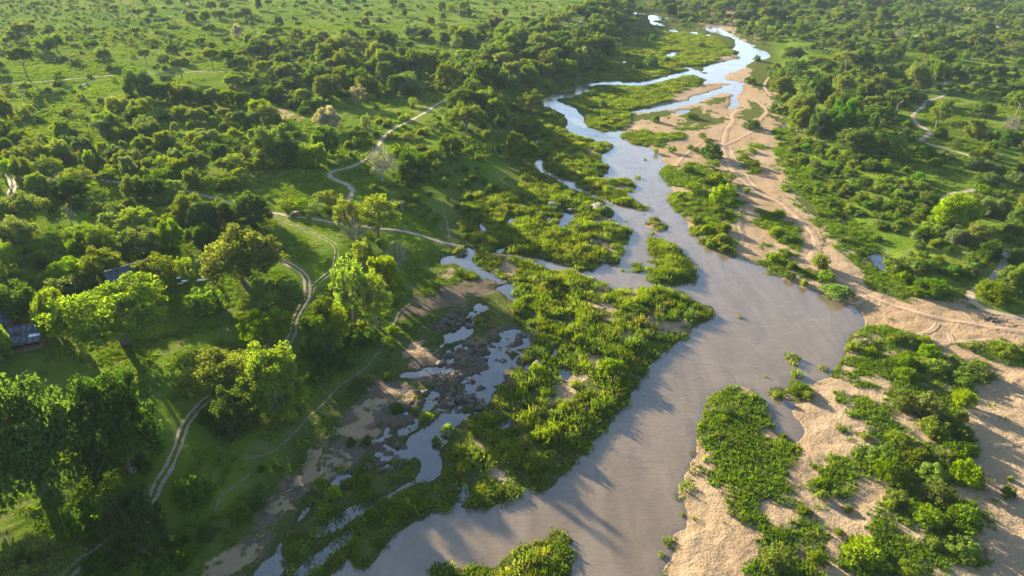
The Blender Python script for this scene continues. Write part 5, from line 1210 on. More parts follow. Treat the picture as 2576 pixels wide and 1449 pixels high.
# --- bushes on the sand
for i, (b, tn, lb_) in enumerate([((1410, 1592, 1085, 1215), 'dark', 'large dark bush beside the sand track upstream'), ((1738, 1885, 908, 985), 'dark', 'dark bush where two sand tracks meet'), ((1450, 1575, 1210, 1290), 'green', None), ((1280, 1370, 1245, 1310), 'green', None),
                                  ((1600, 1690, 1310, 1390), 'green', None), ((1480, 1600, 1300, 1400), 'yellow', None), ((1165, 1245, 1105, 1165), 'green', None), ((1440, 1515, 1040, 1085), 'green', None), ((1395, 1470, 1005, 1050), 'green', None), ((1315, 1365, 1090, 1130), 'green', None),
                                  ((1345, 1425, 1110, 1155), 'green', None), ((1785, 1870, 1210, 1270), 'green', None), ((1785, 1880, 1265, 1320), 'green', None), ((1715, 1780, 1165, 1205), 'green', None), ((1760, 1840, 1110, 1155), 'yellow', None), ((1050, 1120, 870, 930), 'green', None),
                                  ((1745, 1840, 580, 640), 'dark', 'dark bush beside the sandbar in the upper bend'), ((1820, 1880, 420, 470), 'dark', None), ((975, 1110, 435, 520), 'dark', 'dark round tree-like bush standing in the far reed bed'), ((1380, 1460, 320, 360), 'dark', None), ((1030, 1095, 265, 315), 'dark', None),
                                  ((560, 640, 680, 730), 'dark', None), ((650, 720, 760, 820), 'dark', None), ((1310, 1400, 850, 900), 'green', None), ((1060, 1110, 1100, 1170), 'yellow', None), ((1505, 1700, 1410, 1500), 'lush', 'fresh green bush on the sand edge of the east bank'),
                                  ((1300, 1440, 1380, 1470), 'yellow', None), ((1410, 1510, 1340, 1400), 'olive', None), ((1740, 1800, 1410, 1470), 'yellow', None)]):
    tz(0, 2, S_, 'dome' if tn == 'dark' or i % 2 else 'multi', *b, tn, lb_)
for i, b in enumerate([(1495, 1605, 90, 175), (1530, 1660, 230, 320), (1480, 1700, -60, 110), (1520, 1640, 310, 400), (1540, 1630, 160, 210), (1420, 1520, 250, 330), (1350, 1440, 180, 250), (1560, 1660, 400, 470), (1450, 1540, 360, 430),
                       (800, 960, 830, 930), (880, 1010, 860, 960), (450, 560, 1070, 1180), (820, 990, 930, 1010), (640, 860, 1260, 1420), (770, 900, 1240, 1330), (920, 1000, 1030, 1100), (550, 640, 1050, 1120), (480, 620, 980, 1060), (1110, 1160, 930, 970)]):
    tz(1, 2, S_, ('dome', 'spray')[i % 2], *b, ('olive', 'green', 'yellow')[i % 3])
for i, b in enumerate([(1360, 1602, 570, 795), (1290, 1575, 428, 585), (1128, 1382, 258, 438), (1408, 1545, 315, 435), (1375, 1555, 35, 205), (905, 1130, 60, 230), (1080, 1320, 80, 290), (878, 1105, 365, 505), (728, 925, 475, 605), (795, 1055, 575, 768), (975, 1225, 498, 610),
                       (1158, 1405, 745, 930), (1075, 1330, 930, 1100), (1320, 1585, 895, 1160), (878, 1035, 805, 945), (1335, 1595, 1155, 1330), (545, 905, 1215, 1400), (955, 1155, 1345, 1480), (-60, 185, 1155, 1460), (290, 412, 1235, 1370), (1120, 1330, 600, 740), (1750, 1862, 730, 880),
                       (1240, 1400, 520, 600), (330, 480, 715, 800), (350, 440, 800, 890), (470, 550, 800, 860), (560, 640, 910, 970), (490, 580, 1090, 1160), (880, 980, 1000 - 130, 960), (1410, 1510, 190, 300), (1190, 1300, 1170, 1260), (1430, 1520, 1290, 1370), (680, 770, 370, 430), (200, 330, 940, 1000), (510, 590, 325, 370), (75, 150, 370, 420)]):
    tz(2, 3, S_, ('dome', 'spray', 'dome')[i % 3] if i < 22 else 'spray', *b, ('yellow', 'green', 'olive', 'green')[i % 4])
tz(2, 3, S_, 'spray', 1800, 1850, 690, 740, 'yellow')
for i, b in enumerate([(1115, 1305, 1155, 1275), (945, 1115, 1225, 1340), (1695, 1885, 1135, 1265), (1845, 1990, 1195, 1285), (875, 1010, 1030, 1100), (890, 1115, 1060, 1180), (575, 680, 1135, 1215), (1120, 1245, 1085, 1160), (690, 830, 1130, 1190), (1100, 1380, 1260, 1400),
                       (1440, 1700, 1300, 1430), (1490, 1570, 1150, 1200), (730, 830, 1170, 1240), (950, 1130, 1330, 1449), (1370, 1560, 1360, 1480), (0, 130, 260, 350), (100, 230, 320, 390), (30, 130, 130, 200), (0, 80, 420, 540), (130, 220, 530, 600), (60, 180, 430, 500), (235, 300, 650, 720), (120, 210, 600, 670)]):
    tz(1, 3, S_, ('dome', 'spray')[i % 2], *b, ('yellow', 'green', 'olive')[i % 3])
for i, b in enumerate([(140, 330, -10, 90), (240, 350, 50, 130), (40, 110, 60, 130)]):
    tz(2, 3, S_, 'spray', *b, 'green')

# --- zones: thickets and woods filled in between the surveyed plants
def zone(cls, polyD, per_ha, kinds, wr, hr, tones, keep_off_water=True, maxn=4000, on=None):
    g = ground(polyD)[:, :2]
    x0, y0 = g.min(0); x1, y1 = g.max(0)
    y1 = min(y1, 1500)
    n = int(min((x1 - x0) * (y1 - y0) / 1e4 * per_ha, 60000))
    x = rng.uniform(x0, x1, n); y = rng.uniform(y0, y1, n)
    ins, _ = inside_dist(g, x, y, False)
    cl = fbm(x / 28, y / 28, 91 + len(kinds), 3)
    ok = ins & (rng.uniform(size=n) < sstep(0.30, 0.62, cl) * 1.6)
    ok &= sample(water_sd, x, y) < -1.5 - 7.0 * sstep(280, 450, y)
    ok &= sample(ROADM, x, y) < 0.3
    if on is not None: ok &= on(x, y)
    x, y = x[ok][:maxn], y[ok][:maxn]; z = H(x, y)
    k = rng.randint(0, len(kinds), len(x)); t = rng.randint(0, len(tones), len(x))
    s = rng.uniform(0, 1, len(x)) ** 1.7
    for i in range(len(x)):
        PLANTS.append(dict(cls=cls, kind=kinds[k[i]], x=x[i], y=y[i], z=z[i], w=wr[0] + (wr[1] - wr[0]) * s[i], h=(hr[0] + (hr[1] - hr[0]) * s[i]) * rng.uniform(0.85, 1.15), tone=tones[t[i]], label=None, hero=False))
edge0 = sheet(2, 2, [(1440, 190), (1490, 100), (1560, 60), (1640, 20), (1720, 20), (1800, 45), (1870, 90), (1960, 180), (1900, 400), (1700, 420), (1560, 460), (1400, 470), (1390, 400)])
# open savannah, upper left
open_left = [(-500, 60), (-400, -30), (900, -40), (1560, -40), (1400, 60), (1100, 90), (700, 120), (640, 250), (300, 330), (-500, 380)]
zone(T_, open_left, 9, ['umbrella', 'round', 'umbrella', 'spread', 'feather'], (5, 12), (5, 10), ['green', 'olive', 'dark'])
zone(S_, open_left, 70, ['dome', 'multi', 'dome'], (1.2, 4.0), (0.9, 2.4), ['olive', 'dark', 'green', 'grey'])
hazy_bush = [(-500, 60), (-300, 10), (260, 0), (420, 60), (620, 100), (560, 140), (300, 130), (-400, 160)]
zone(S_, hazy_bush, 150, ['multi', 'dome'], (1.6, 4.5), (1.2, 3.0), ['olive', 'grey', 'green'])
# thicket belt
belt = [(-300, 345), (120, 345), (230, 330), (300, 290), (440, 285), (600, 280), (700, 300), (780, 350), (720, 430), (560, 470), (380, 465), (250, 470), (120, 460), (-300, 470)]
zone(T_, belt, 120, ['round', 'feather', 'spread'], (3.5, 11.0), (3.2, 8.5), ['yellow', 'olive', 'green', 'yellow', 'gold', 'grey', 'dark'])
zone(S_, belt, 170, ['dome', 'multi'], (2.5, 6), (2, 4.5), ['yellow', 'olive', 'grey', 'green'])
low_belt = [(-300, 480), (180, 470), (420, 470), (690, 500), (640, 590), (440, 640), (220, 640), (-300, 740)]
zone(T_, low_belt, 85, ['round', 'feather', 'spread'], (3.5, 11), (3.2, 8.5), ['yellow', 'olive', 'grey', 'dark'])
zone(S_, low_belt, 150, ['dome', 'multi'], (2, 5), (1.5, 3.6), ['olive', 'grey', 'dark', 'yellow'])
# woods in the middle and along the left bank
mid_wood = [(560, 150), (660, 110), (800, 100), (1000, 95), (1250, 70), (1450, 30), (1560, 40), (1500, 120), (1350, 180), (1250, 230), (1100, 240), (880, 250), (760, 300), (640, 270), (560, 230)]
zone(T_, mid_wood, 46, ['round', 'spread', 'feather', 'umbrella', 'round'], (5, 17), (4, 13), ['green', 'dark', 'olive', 'green', 'grey'])
zone(S_, mid_wood, 270, ['dome', 'multi'], (2.5, 7), (2, 4.8), ['dark', 'olive', 'green', 'grey'])
bank_wood = [(1180, 150), (1350, 90), (1480, 20), (1600, 10), (1580, 90), (1540, 140), (1450, 190), (1370, 240), (1345, 330), (1320, 420), (1240, 380), (1160, 330), (1150, 230)]
zone(T_, bank_wood, 85, ['round', 'round', 'spread', 'feather'], (7, 15), (7, 13), ['dark', 'green', 'green', 'olive'])
zone(S_, bank_wood, 140, ['dome', 'multi'], (3, 7), (2, 5), ['dark', 'green'])
slope = [(860, 270), (1120, 250), (1330, 420), (1320, 480), (1200, 560), (1140, 700), (1000, 880), (760, 1120), (560, 1300), (440, 1449), (380, 1449), (520, 1250), (800, 1000), (880, 760), (1000, 560), (880, 420)]
zone(S_, slope, 65, ['dome', 'multi', 'dome'], (1.6, 4.5), (1.1, 3.0), ['green', 'olive', 'yellow', 'dark'])
zone(S_, [(900, 440), (1180, 420), (1330, 480), (1200, 580), (1080, 560), (1000, 510)], 260, ['dome', 'multi'], (1.6, 4.2), (1.2, 2.8), ['yellow', 'green', 'olive', 'dark'])
zone(S_, [(760, 520), (1000, 440), (1060, 520), (1000, 560), (860, 560)], 120, ['dome', 'multi'], (1.6, 4.2), (1.2, 2.8), ['yellow', 'green', 'olive'])
meadow_up = [(860, 420), (880, 330), (980, 270), (1150, 270), (1300, 400), (1200, 480), (1000, 500)]
zone(S_, meadow_up, 110, ['dome', 'multi'], (1.5, 4.5), (1.1, 3.0), ['yellow', 'olive', 'green', 'grey'])
# right bank
right_far = [(1620, -40), (3100, -40), (3100, 120), (2400, 130), (2150, 100), (1960, 110), (1800, 70), (1640, 30)]
zone(T_, right_far, 40, ['round', 'umbrella', 'spread', 'feather', 'spread'], (5, 16), (4, 12), ['green', 'dark', 'olive', 'green'])
zone(S_, right_far, 260, ['dome', 'multi'], (2.5, 6.5), (2, 4.5), ['green', 'dark', 'olive', 'grey'])
right_mid = [(1945, 150), (2100, 100), (2500, 110), (3000, 120), (3000, 800), (2580, 790), (2420, 740), (2290, 745), (2240, 690), (2120, 600), (2060, 520), (2020, 420), (1970, 330), (1930, 230)]
zone(S_, right_mid, 250, ['dome', 'multi', 'dome'], (2.0, 6.2), (1.5, 4.2), ['green', 'olive', 'dark', 'grey', 'green'])
zone(T_, [(1960, 180), (2100, 110), (3000, 120), (3000, 420), (2560, 420), (2300, 280), (2120, 390), (2020, 360), (1960, 260)], 32, ['round', 'spread', 'feather', 'umbrella'], (5, 16), (4, 12), ['green', 'dark', 'olive'])
zone(S_, [(1990, 330), (2100, 390), (2260, 400), (2420, 480), (2480, 560), (2360, 640), (2260, 600), (2140, 560), (2080, 480), (2010, 420)], 620, ['dome', 'multi', 'dome'], (2.2, 5.5), (1.5, 3.4), ['green', 'yellow', 'lush', 'olive'])
zone(S_, [(2240, 690), (2300, 660), (2460, 650), (2540, 640), (2420, 740), (2290, 745)], 420, ['dome', 'dome', 'multi'], (2.2, 5.2), (1.5, 3.2), ['green', 'lush', 'yellow'])
zone(T_, [(2420, 400), (3000, 420), (3000, 700), (2560, 640), (2500, 560), (2460, 480)], 55, ['round', 'round', 'spread'], (4.5, 9), (3.5, 6.5), ['olive', 'grey', 'dark', 'green'])
zone(S_, [(1925, 160), (1985, 230), (1990, 330), (2030, 420), (2090, 500), (2160, 590), (2240, 690), (2160, 640), (2080, 590), (2050, 520), (1990, 470), (1960, 400), (1940, 300)], 900, ['dome', 'multi', 'spray'], (1.0, 3.4), (0.7, 1.9), ['green', 'yellow', 'olive', 'lush'])
zone(S_, [(2140, 560), (2300, 640), (2480, 620), (2540, 660), (2420, 745), (2280, 748), (2230, 690)], 200, ['dome', 'multi'], (1.2, 3.2), (0.8, 2.0), ['green', 'yellow'])
zone(S_, edge0, 520, ['spray', 'dome', 'spray'], (1.6, 3.6), (0.9, 1.9), ['green', 'yellow', 'olive'])
zone(S_, sheet(0, 2, [(1590, 200), (1700, 180), (1932, 300), (1940, 360), (1800, 340), (1680, 270)]), 260, ['dome', 'spray', 'multi'], (1.5, 5.0), (1.0, 3.0), ['green', 'olive', 'dark'])
zone(S_, sheet(0, 2, [(900, 60), (1020, 20), (1400, 60), (1440, 200), (1300, 230), (1100, 210), (950, 150)]), 180, ['dome', 'spray', 'multi'], (1.5, 5.5), (1.0, 3.2), ['green', 'olive', 'dark'])
# bottom-left, off the picture too, so that the shade on the lawn has its trees
zone(S_, [(300, 1250), (560, 1150), (700, 1150), (560, 1300), (420, 1449), (250, 1449)], 130, ['dome', 'multi'], (1.6, 4.5), (1.1, 3.2), ['dark', 'olive', 'dark'])
zone(T_, [(-700, 560), (-60, 560), (-60, 1449), (-700, 1449)], 45, ['round', 'spread', 'feather'], (8, 18), (8, 15), ['green', 'dark', 'olive'])
# bushes on the islands and the far valley
zone(S_, [(1340, 260), (1420, 140), (1570, 60), (1700, 60), (1760, 130), (1600, 200), (1420, 260), (1480, 330), (1420, 330)], 55, ['dome', 'spray'], (2.5, 7), (1.8, 4), ['dark', 'olive', 'green'])
zone(S_, [(1290, 500), (1340, 350), (1430, 330), (1500, 420), (1400, 500), (1500, 560), (1440, 640), (1300, 640), (1210, 600)], 60, ['spray', 'dome'], (2.0, 4.5), (1.5, 3.0), ['green', 'olive'])
zone(S_, [(1300, 700), (1500, 720), (1760, 760), (1620, 960), (1480, 1150), (1200, 1280), (1100, 1290), (1240, 1060)], 60, ['spray', 'dome'], (1.8, 4.5), (1.5, 3.0), ['green', 'olive', 'yellow'])
zone(S_, [(1340, 720), (1600, 720), (1800, 780), (1940, 800)] if False else [(1660, 430), (1850, 440), (1850, 620), (1720, 560)], 130, ['spray', 'dome'], (1.8, 4.2), (1.2, 2.6), ['green', 'yellow'])
zone(S_, sheet(2, 3, [(-200, 0), (300, 60), (1500, 0), (1560, 1300), (1200, 1600), (-200, 1600)]), 70, ['spray', 'spray', 'dome'], (0.9, 2.4), (0.6, 1.3), ['green', 'yellow', 'olive'])

# ------------------------------------------------------------------ plants become objects
PX = np.array([[p['x'], p['y'], p['z'], p['w'], p['h']] for p in PLANTS])
sx, sy, sd = project(PX[:, 0], PX[:, 1], PX[:, 2])
sizeD = np.maximum(PX[:, 3], PX[:, 4]) * FP / sd * KD
in_view = (sx > -0.5 * sizeD) & (sx < 2576 + 0.5 * sizeD) & (sy > -5) & (sy - sizeD * 1.2 < 1449) & (PX[:, 1] > 20)
score = np.where(in_view, sizeD, 0) + np.array([1e4 if p['label'] else (40 if p['hero'] else 0) for p in PLANTS])
single = np.zeros(len(PLANTS), bool)
for cls, lim in ((T_, 300), (S_, 298)):
    ids = np.array([i for i, p in enumerate(PLANTS) if p['cls'] == cls])
    o = ids[np.argsort(-score[ids])][:lim]
    single[o] = True
    print(cls, len(ids), 'in view', int(in_view[ids].sum()))

TREE_NAME = {'spread': 'spreading_tree', 'round': 'round_tree', 'umbrella': 'flat_topped_tree', 'feather': 'feathery_tree', 'bare': 'leafless_tree', 'dead': 'dead_tree'}
LAND = [("the large lawn tree", 311, 870), ("the blue-roofed house", 350, 700), ("the lodge at the left edge", 50, 850), ("the round bush on the lawn", 523, 800), ("the big tan-leaved tree", 829, 345),
        ("the leafless grey tree", 960, 460), ("the looping track in the meadow", 840, 640), ("the track fork below the meadow", 772, 740), ("the S-bend of the pale track", 860, 460), ("the twin-trunked tree", 940, 600),
        ("the rocky blue pool", 1190, 800), ("the blue pool at the ford", 1190, 650), ("the big mid-river reed island", 1690, 670), ("the brown pool on the right bank", 2210, 665), ("the bend of the right-hand track", 2520, 680),
        ("the big yellow-green tree at right", 2400, 570), ("the winding track at upper right", 2310, 300), ("the sandbar in the upper bend", 1855, 190), ("the dark fig-like tree on the savannah", 360, 250), ("the small far tan tree", 598, 95),
        ("the far river bend", 1890, 120), ("the bend where the river first narrows", 1390, 250), ("the crossing of the sand tracks", 1830, 370), ("the crook of the sand track", 2045, 650), ("the wide sand flat at right", 2350, 800),
        ("the notched inlet in the right shore", 1995, 1080), ("the bare sand spit at the bottom", 1740, 1390), ("the bottom reed island", 1380, 1400), ("the sand strip at the right edge", 2500, 1200), ("the huge dark tree at bottom left", 140, 1200),
        ("the curving track at bottom left", 450, 1130), ("the footpath on the shaded slope", 860, 960), ("the sand bank in shade", 830, 1110), ("the side pool at bottom centre", 1100, 1080), ("the rapids", 1230, 920), ("the bare sand patch on the big reed island", 1440, 1010),
        ("the tip of the big reed island", 1790, 800), ("the domed grey boulders", 1500, 520), ("the white tables by the house", 480, 715), ("the pale track at the left edge", 30, 470), ("the thin game trail across the savannah", 250, 200),
        ("the upper end of the pale track", 1110, 255), ("the short pale track through the far wood", 1370, 110), ("the dark tree with a sunlit top", 2150, 380), ("the pale boulders on the far right slope", 2470, 40), ("the sand track below the dark bush", 1850, 440),
        ("the elephant by the track", 745, 537), ("the elephant in the right-hand bush", 2262, 475), ("the far left corner", 60, 20), ("the top of the left savannah", 700, 20), ("the far wood at the top centre", 1300, 40), ("the far valley floor", 1650, 110),
        ("the far right wood", 2250, 60), ("the right-hand meadow", 2250, 250), ("the right edge above the track", 2560, 400), ("the left edge thicket", 40, 380), ("the middle of the thicket belt", 450, 380), ("the right end of the thicket belt", 680, 340),
        ("the open wood above the tan tree", 850, 200), ("the wood left of the river bend", 1230, 200), ("the pool between reeds upstream", 1370, 420)]
LX = np.array([[a, b] for _, a, b in LAND], float)
TW = {'green': 'green', 'yellow': 'yellow-green', 'dark': 'dark green', 'grey': 'grey-green', 'tan': 'tan', 'olive': 'olive', 'gold': 'golden-green', 'ash': 'ash-grey', 'lush': 'fresh green', 'deep': 'deep green'}
KW = {'spread': 'spreading tree', 'round': 'round-crowned tree', 'umbrella': 'flat-topped tree', 'feather': 'feathery tree', 'bare': 'half-leafless tree', 'dead': 'dead tree', 'dome': 'domed bush', 'multi': 'loose bush', 'spray': 'willowy bush'}
ORD = ['nearest', 'second nearest', 'third nearest', 'fourth nearest', 'fifth nearest', 'sixth nearest', 'seventh nearest', 'eighth nearest', 'ninth nearest', 'tenth nearest', 'eleventh nearest', 'twelfth nearest']
buckets = {}
for i in np.where(single)[0]:
    p = PLANTS[i]
    if p['label']: continue
    dx_, dy_ = sx[i] - LX[:, 0], (sy[i] - LX[:, 1]) * 1.6
    k = int(np.argmin(dx_ ** 2 + dy_ ** 2)); a, b = dx_[k], dy_[k]
    rel = ('right of' if a > 0 else 'left of') if abs(a) > abs(b) else ('in front of' if b > 0 else 'behind')
    ref = {'tree': 10.0, 'shrub': 3.8}[p['cls']]
    sz = 'small' if max(p['w'], p['h']) < ref * 0.75 else ('large' if max(p['w'], p['h']) > ref * 1.5 else 'medium')
    p['sz'] = sz
    buckets.setdefault((TW[p['tone']], KW[p['kind']], rel, k), []).append((math.hypot(a, b), i))
for (tw, kw, rel, k), lst in buckets.items():
    lst.sort()
    for n_, (_, i) in enumerate(lst):
        rel = {'to the right of': 'right of', 'to the left of': 'left of'}.get(rel, rel)
        t = f"{PLANTS[i]['sz']} {tw} {kw} {rel} {LAND[k][0]}"
        if len(lst) > 1:
            t = f"{ORD[n_] if n_ < 12 else 'farther'} {tw} {kw} {rel} {LAND[k][0]}"
        PLANTS[i]['label'] = t

vr = np.random.RandomState(11)
def tone_color(t):
    return (*TONES[t], 1)
SRC_T = []; SRC_S = []
for i in np.where(single)[0]:
    p = PLANTS[i]
    if p['cls'] == T_:
        var = TREES[p['kind']][vr.randint(len(TREES[p['kind']]))]
        W0, H0 = TREE_DIM[p['kind']]
        root = empty(TREE_NAME[p['kind']], (p['x'], p['y'], p['z'] - 0.05), vr.uniform(0, 6.28), (p['w'], p['w'], p['h']))
        tag(root, p['label'], 'tree', 'trees of the savannah and the river banks')
        obj('trunk', var[0], root)
        c = obj('crown', var[1], root); c.color = tone_color(p['tone'])
    else:
        var = SHRUBS[p['kind']]
        W0, H0 = SHRUB_DIM[p['kind']]
        o = obj('bush', var[vr.randint(len(var))], None, (p['x'], p['y'], p['z'] - 0.05))
        o.rotation_euler = (0, 0, vr.uniform(0, 6.28)); o.scale = (p['w'], p['w'], p['h']); o.color = tone_color(p['tone'])
        tag(o, p['label'], 'bush', 'bushes of the savannah and the river banks')


def far_mesh(kind):
    T, C = TREES[kind][-1][2], TREES[kind][-1][3]
    f = [np.concatenate(q) for q in T.f.values() if q]; g = [np.concatenate(q) + T.n for q in C.f.values() if q]
    return mesh_np('far_' + kind, np.concatenate(T.v + C.v), f + g, tint=np.concatenate(T.t + C.t), mats=[M['bark'], M['leaf']], midx=[0] * sum(len(q) for q in f) + [1] * sum(len(q) for q in g))

# the smaller, farther rest of the trees and bushes: too many to stand singly
rest = [i for i in range(len(PLANTS)) if not single[i]]
FAR_SRC = []
for kind in ('round', 'spread', 'umbrella', 'feather'):
    i = max((i for i in rest if PLANTS[i]['kind'] == kind and in_view[i]), key=lambda i: sizeD[i])
    rest.remove(i); p = PLANTS[i]
    k = int(np.argmin((sx[i] - LX[:, 0]) ** 2 + (sy[i] - LX[:, 1]) ** 2))
    o = obj(TREE_NAME[kind], far_mesh(kind), None, (p['x'], p['y'], p['z'] - 0.05)); o.scale = (p['w'], p['w'], p['h']); o.color = tone_color(p['tone'])
    tag(o, f"distant {TW[p['tone']]} {KW[kind]} close to {LAND[k][0]}", 'tree', 'trees of the savannah and the river banks')
    FAR_SRC.append(o)
BUSH_SRC = []
for kind in ('dome', 'multi', 'spray'):
    done = set()
    for o in list(col.objects):
        if o.name.split('.')[0] == 'bush' and o.data in SHRUBS[kind] and o.data.name not in done:
            done.add(o.data.name)
            if len(done) <= 2: BUSH_SRC.append(o)
for name, cls, src, lab in (('distant_trees', T_, FAR_SRC, 'countless smaller trees of the far savannah and woods'), ('distant_bushes', S_, BUSH_SRC, 'countless smaller bushes filling the savannah and woods')):
    ids = [i for i in rest if PLANTS[i]['cls'] == cls]
    scatter(name, PX[ids, :3] - [0, 0, 0.05], vr.uniform(0, 6.28, len(ids)), PX[ids][:, [3, 3, 4]], src, [TONES[PLANTS[i]['tone']] for i in ids], lab)

# ------------------------------------------------------------------ reeds
def reed_thing(dx, dy, wD, label, k, tone=(1, 1, 1)):
    g = ground([(dx, dy)])[0]
    _, _, dep = project(g[0], g[1], 0.0); w = wD / (FP / dep * KD)
    o = obj('reed_clump', REEDS[k % 4], None, (g[0], g[1], max(g[2], -0.02)))
    s = w / 2.7
    o.scale = (s, s, max(0.35, min(s, 1.2))); o.color = (*tone, 1); o.rotation_euler = (0, 0, k * 1.3)
    tag(o, label, 'reeds', 'reed tufts standing in the river')
    return o
RSRC = []
for k, (x, y, w, lb_) in enumerate([(1985, 898, 26, 'largest yellow-green reed tuft standing in the wide river bend'), (2003, 902, 22, 'reed tuft touching the right side of the largest one in the river'), (1996, 914, 24, 'reed tuft touching the lower side of the largest one in the river'),
                                    (2005, 945, 32, 'low reed tuft in the river just off the right shore point'), (2071, 929, 24, 'small dark reed tuft between the largest river tuft and the right bank'), (1861, 798, 14, 'tiny reed tuft alone in mid river right of the island tip'),
                                    (1926, 948, 7, 'speck of reeds in the water left of the low tuft'), (1640, 588, 15, 'little reed tuft below the small sandbar in mid river'), (1565, 680, 12, 'little reed tuft in the channel left of the mid-river island'),
                                    (1680, 1362, 28, 'reed tuft in the river off the bare sand spit'), (1682, 1374, 14, 'smallest reed tuft off the bare sand spit'), (1665, 1398, 22, 'lowest reed tuft off the bare sand spit'), (1604, 448, 16, 'reed tuft in mid river upstream of the strip island'),
                                    (1623, 402, 9, 'tiny reed tuft in the broad upstream reach'), (1575, 556, 8, 'tiny reed tuft in the channel right of the boulders'), (1717, 1295, 16, 'reed tuft at the water line of the sand shore'), (1830, 140, 10, 'tiny tuft in the far river bend'), (1855, 145, 12, 'second tiny tuft in the far river bend')]):
    RSRC.append(reed_thing(x, y, w, lb_, k, (1.25, 1.15, 0.8) if k % 2 == 0 else (1, 1, 1)))

def sow(polysD, per_m2, cond, maxn):
    """random world points inside plan polygons"""
    X, Y = [], []
    for pd in polysD:
        g = ground(pd)[:, :2]
        x0, y0 = g.min(0); x1, y1 = g.max(0)
        n = int((x1 - x0) * (y1 - y0) * per_m2)
        x = rng.uniform(x0, x1, n); y = rng.uniform(y0, y1, n)
        ok = inside_dist(g, x, y, False)[0]
        x, y = x[ok], y[ok]
        ok = cond(x, y)
        X.append(x[ok]); Y.append(y[ok])
    x = np.concatenate(X)[:maxn]; y = np.concatenate(Y)[:maxn]
    return x, y
valley_reeds = [left_bank[0:1] + sheet(0, 2, [(1000, 30), (900, 150), (820, 330), (700, 480), (450, 600), (220, 700), (150, 900), (100, 1100), (60, 1449)]) + sheet(1, 1, [(1560, 0), (1560, 250), (1600, 400)])
                + sheet(1, 1, [(1760, 640), (1932, 700)]) + sheet(1, 2, [(0, 820), (40, 1000), (200, 1130), (0, 1400)]) + sheet(2, 1, [(1740, 180), (1560, 330), (1400, 480), (1350, 700), (1000, 860), (700, 1000), (400, 1180), (200, 1330), (150, 1500)])
                + [(1000, 1500), (1500, 1300), (1800, 800), (1660, 720), (1740, 700), (1680, 600), (1610, 520), (1660, 470), (1560, 380), (1490, 330), (1720, 240), (1790, 190), (1860, 140), (1760, 70), (1640, 20)]]
def reed_ok(x, y):
    w = sample(water_sd, x, y)
    s = sample(C_bar, x, y); mud = sample(C_mud, x, y)
    n = fbm(x / 5, y / 5, 131, 3)
    return (w < -0.35 + 0.6 * (n - 0.5) - 4.5 * sstep(270, 420, y)) & (rng.uniform(size=len(x)) > s * 1.05) & (rng.uniform(size=len(x)) > mud * 0.8) & (n > 0.30) & (sample(ROADM, x, y) < 0.4) & (y < 620)
rx_, ry_ = sow(valley_reeds, 0.54, reed_ok, 60000)
dens_far = np.where(ry_ > 300, 0.65, 1.0); kk = rng.uniform(size=len(rx_)) < dens_far; rx_, ry_ = rx_[kk], ry_[kk]
edge_reeds = [
              sheet(2, 2, [(1370, 460), (1420, 460), (1420, 560), (1440, 600), (1380, 700), (1330, 760), (1340, 800), (1290, 860), (1255, 860), (1280, 780), (1310, 690)]),
              sheet(1, 2, [(1225, 0), (1180, 60), (1220, 120), (1330, 230), (1340, 300), (1420, 370), (1560, 440), (1670, 490), (1640, 430), (1600, 300), (1500, 200), (1400, 60), (1400, 0)]),
              sheet(0, 2, [(815, 1020), (900, 980), (1000, 985), (1100, 1015), (1280, 1005), (1290, 1050), (1150, 1062), (1060, 1110), (930, 1092)]),
              sheet(0, 2, [(330, 750), (560, 640), (1000, 640), (1290, 570), (1470, 600), (1300, 660), (1180, 750), (900, 845), (870, 985), (690, 1000), (550, 940), (480, 830)]),
              sheet(1, 3, [(-30, 590), (60, 600), (260, 690), (300, 740), (240, 700), (0, 630)]), sheet(2, 3, [(-20, 60), (100, 20), (250, 20), (330, 110), (240, 140), (60, 120)]), sheet(1, 2, [(1040, 300), (1070, 300), (1080, 325), (1040, 325)]), sheet(1, 2, [(1050, 195), (1100, 200), (1130, 240), (1180, 265), (1175, 290), (1130, 280), (1090, 250), (1050, 215)])]
ex_, ey_ = sow(edge_reeds, 0.36, lambda x, y: (sample(water_sd, x, y) < 0.5 - 5.0 * sstep(270, 420, y)) & (fbm(x / 4, y / 4, 137, 3) > 0.33) & (rng.uniform(size=len(x)) > sample(C_bar, x, y)), 9000)
isl = [islands[1], islands[2], islands[0]]
ix_, iy_ = sow(isl, 0.5, lambda x, y: (sample(water_sd, x, y) < 0.5) & (rng.uniform(size=len(x)) > sample(C_bar, x, y)), 6000)
marsh = [sheet(2, 1, [(600, 640), (760, 640), (1000, 600), (1140, 560), (1260, 640), (1100, 820), (860, 900), (720, 960), (560, 900), (500, 800)]), sheet(2, 1, [(380, 880), (560, 860), (700, 960), (560, 1100), (400, 1180), (240, 1330), (150, 1449), (60, 1449), (160, 1230), (280, 1080)]),
         sheet(2, 1, [(170, 1449), (380, 1300), (560, 1170), (740, 1050), (900, 920), (1000, 870), (1060, 1100), (1030, 1200), (860, 1390), (760, 1400), (700, 1300), (560, 1370), (420, 1480)]), sheet(1, 2, [(380, 590), (560, 640), (740, 700), (560, 740), (440, 720)]),
         sheet(1, 1, [(1640, 950), (1760, 900), (1780, 1050), (1680, 1060)]), sheet(2, 1, [(1170, 110), (1330, 60), (1360, 250), (1220, 300), (1100, 180)]), sheet(1, 1, [(1640, 480), (1900, 480), (1900, 560), (1760, 600), (1640, 560)]), sheet(1, 1, [(1500, 560), (1700, 640), (1660, 680), (1520, 640)]), sheet(1, 2, [(880, 480), (1080, 500), (1080, 570), (900, 620)])]
mx_, my_ = sow(marsh, 0.5, lambda x, y: (fbm(x / 3, y / 3, 139, 3) > 0.44) & (sample(water_sd, x, y) < 1.8), 9000)
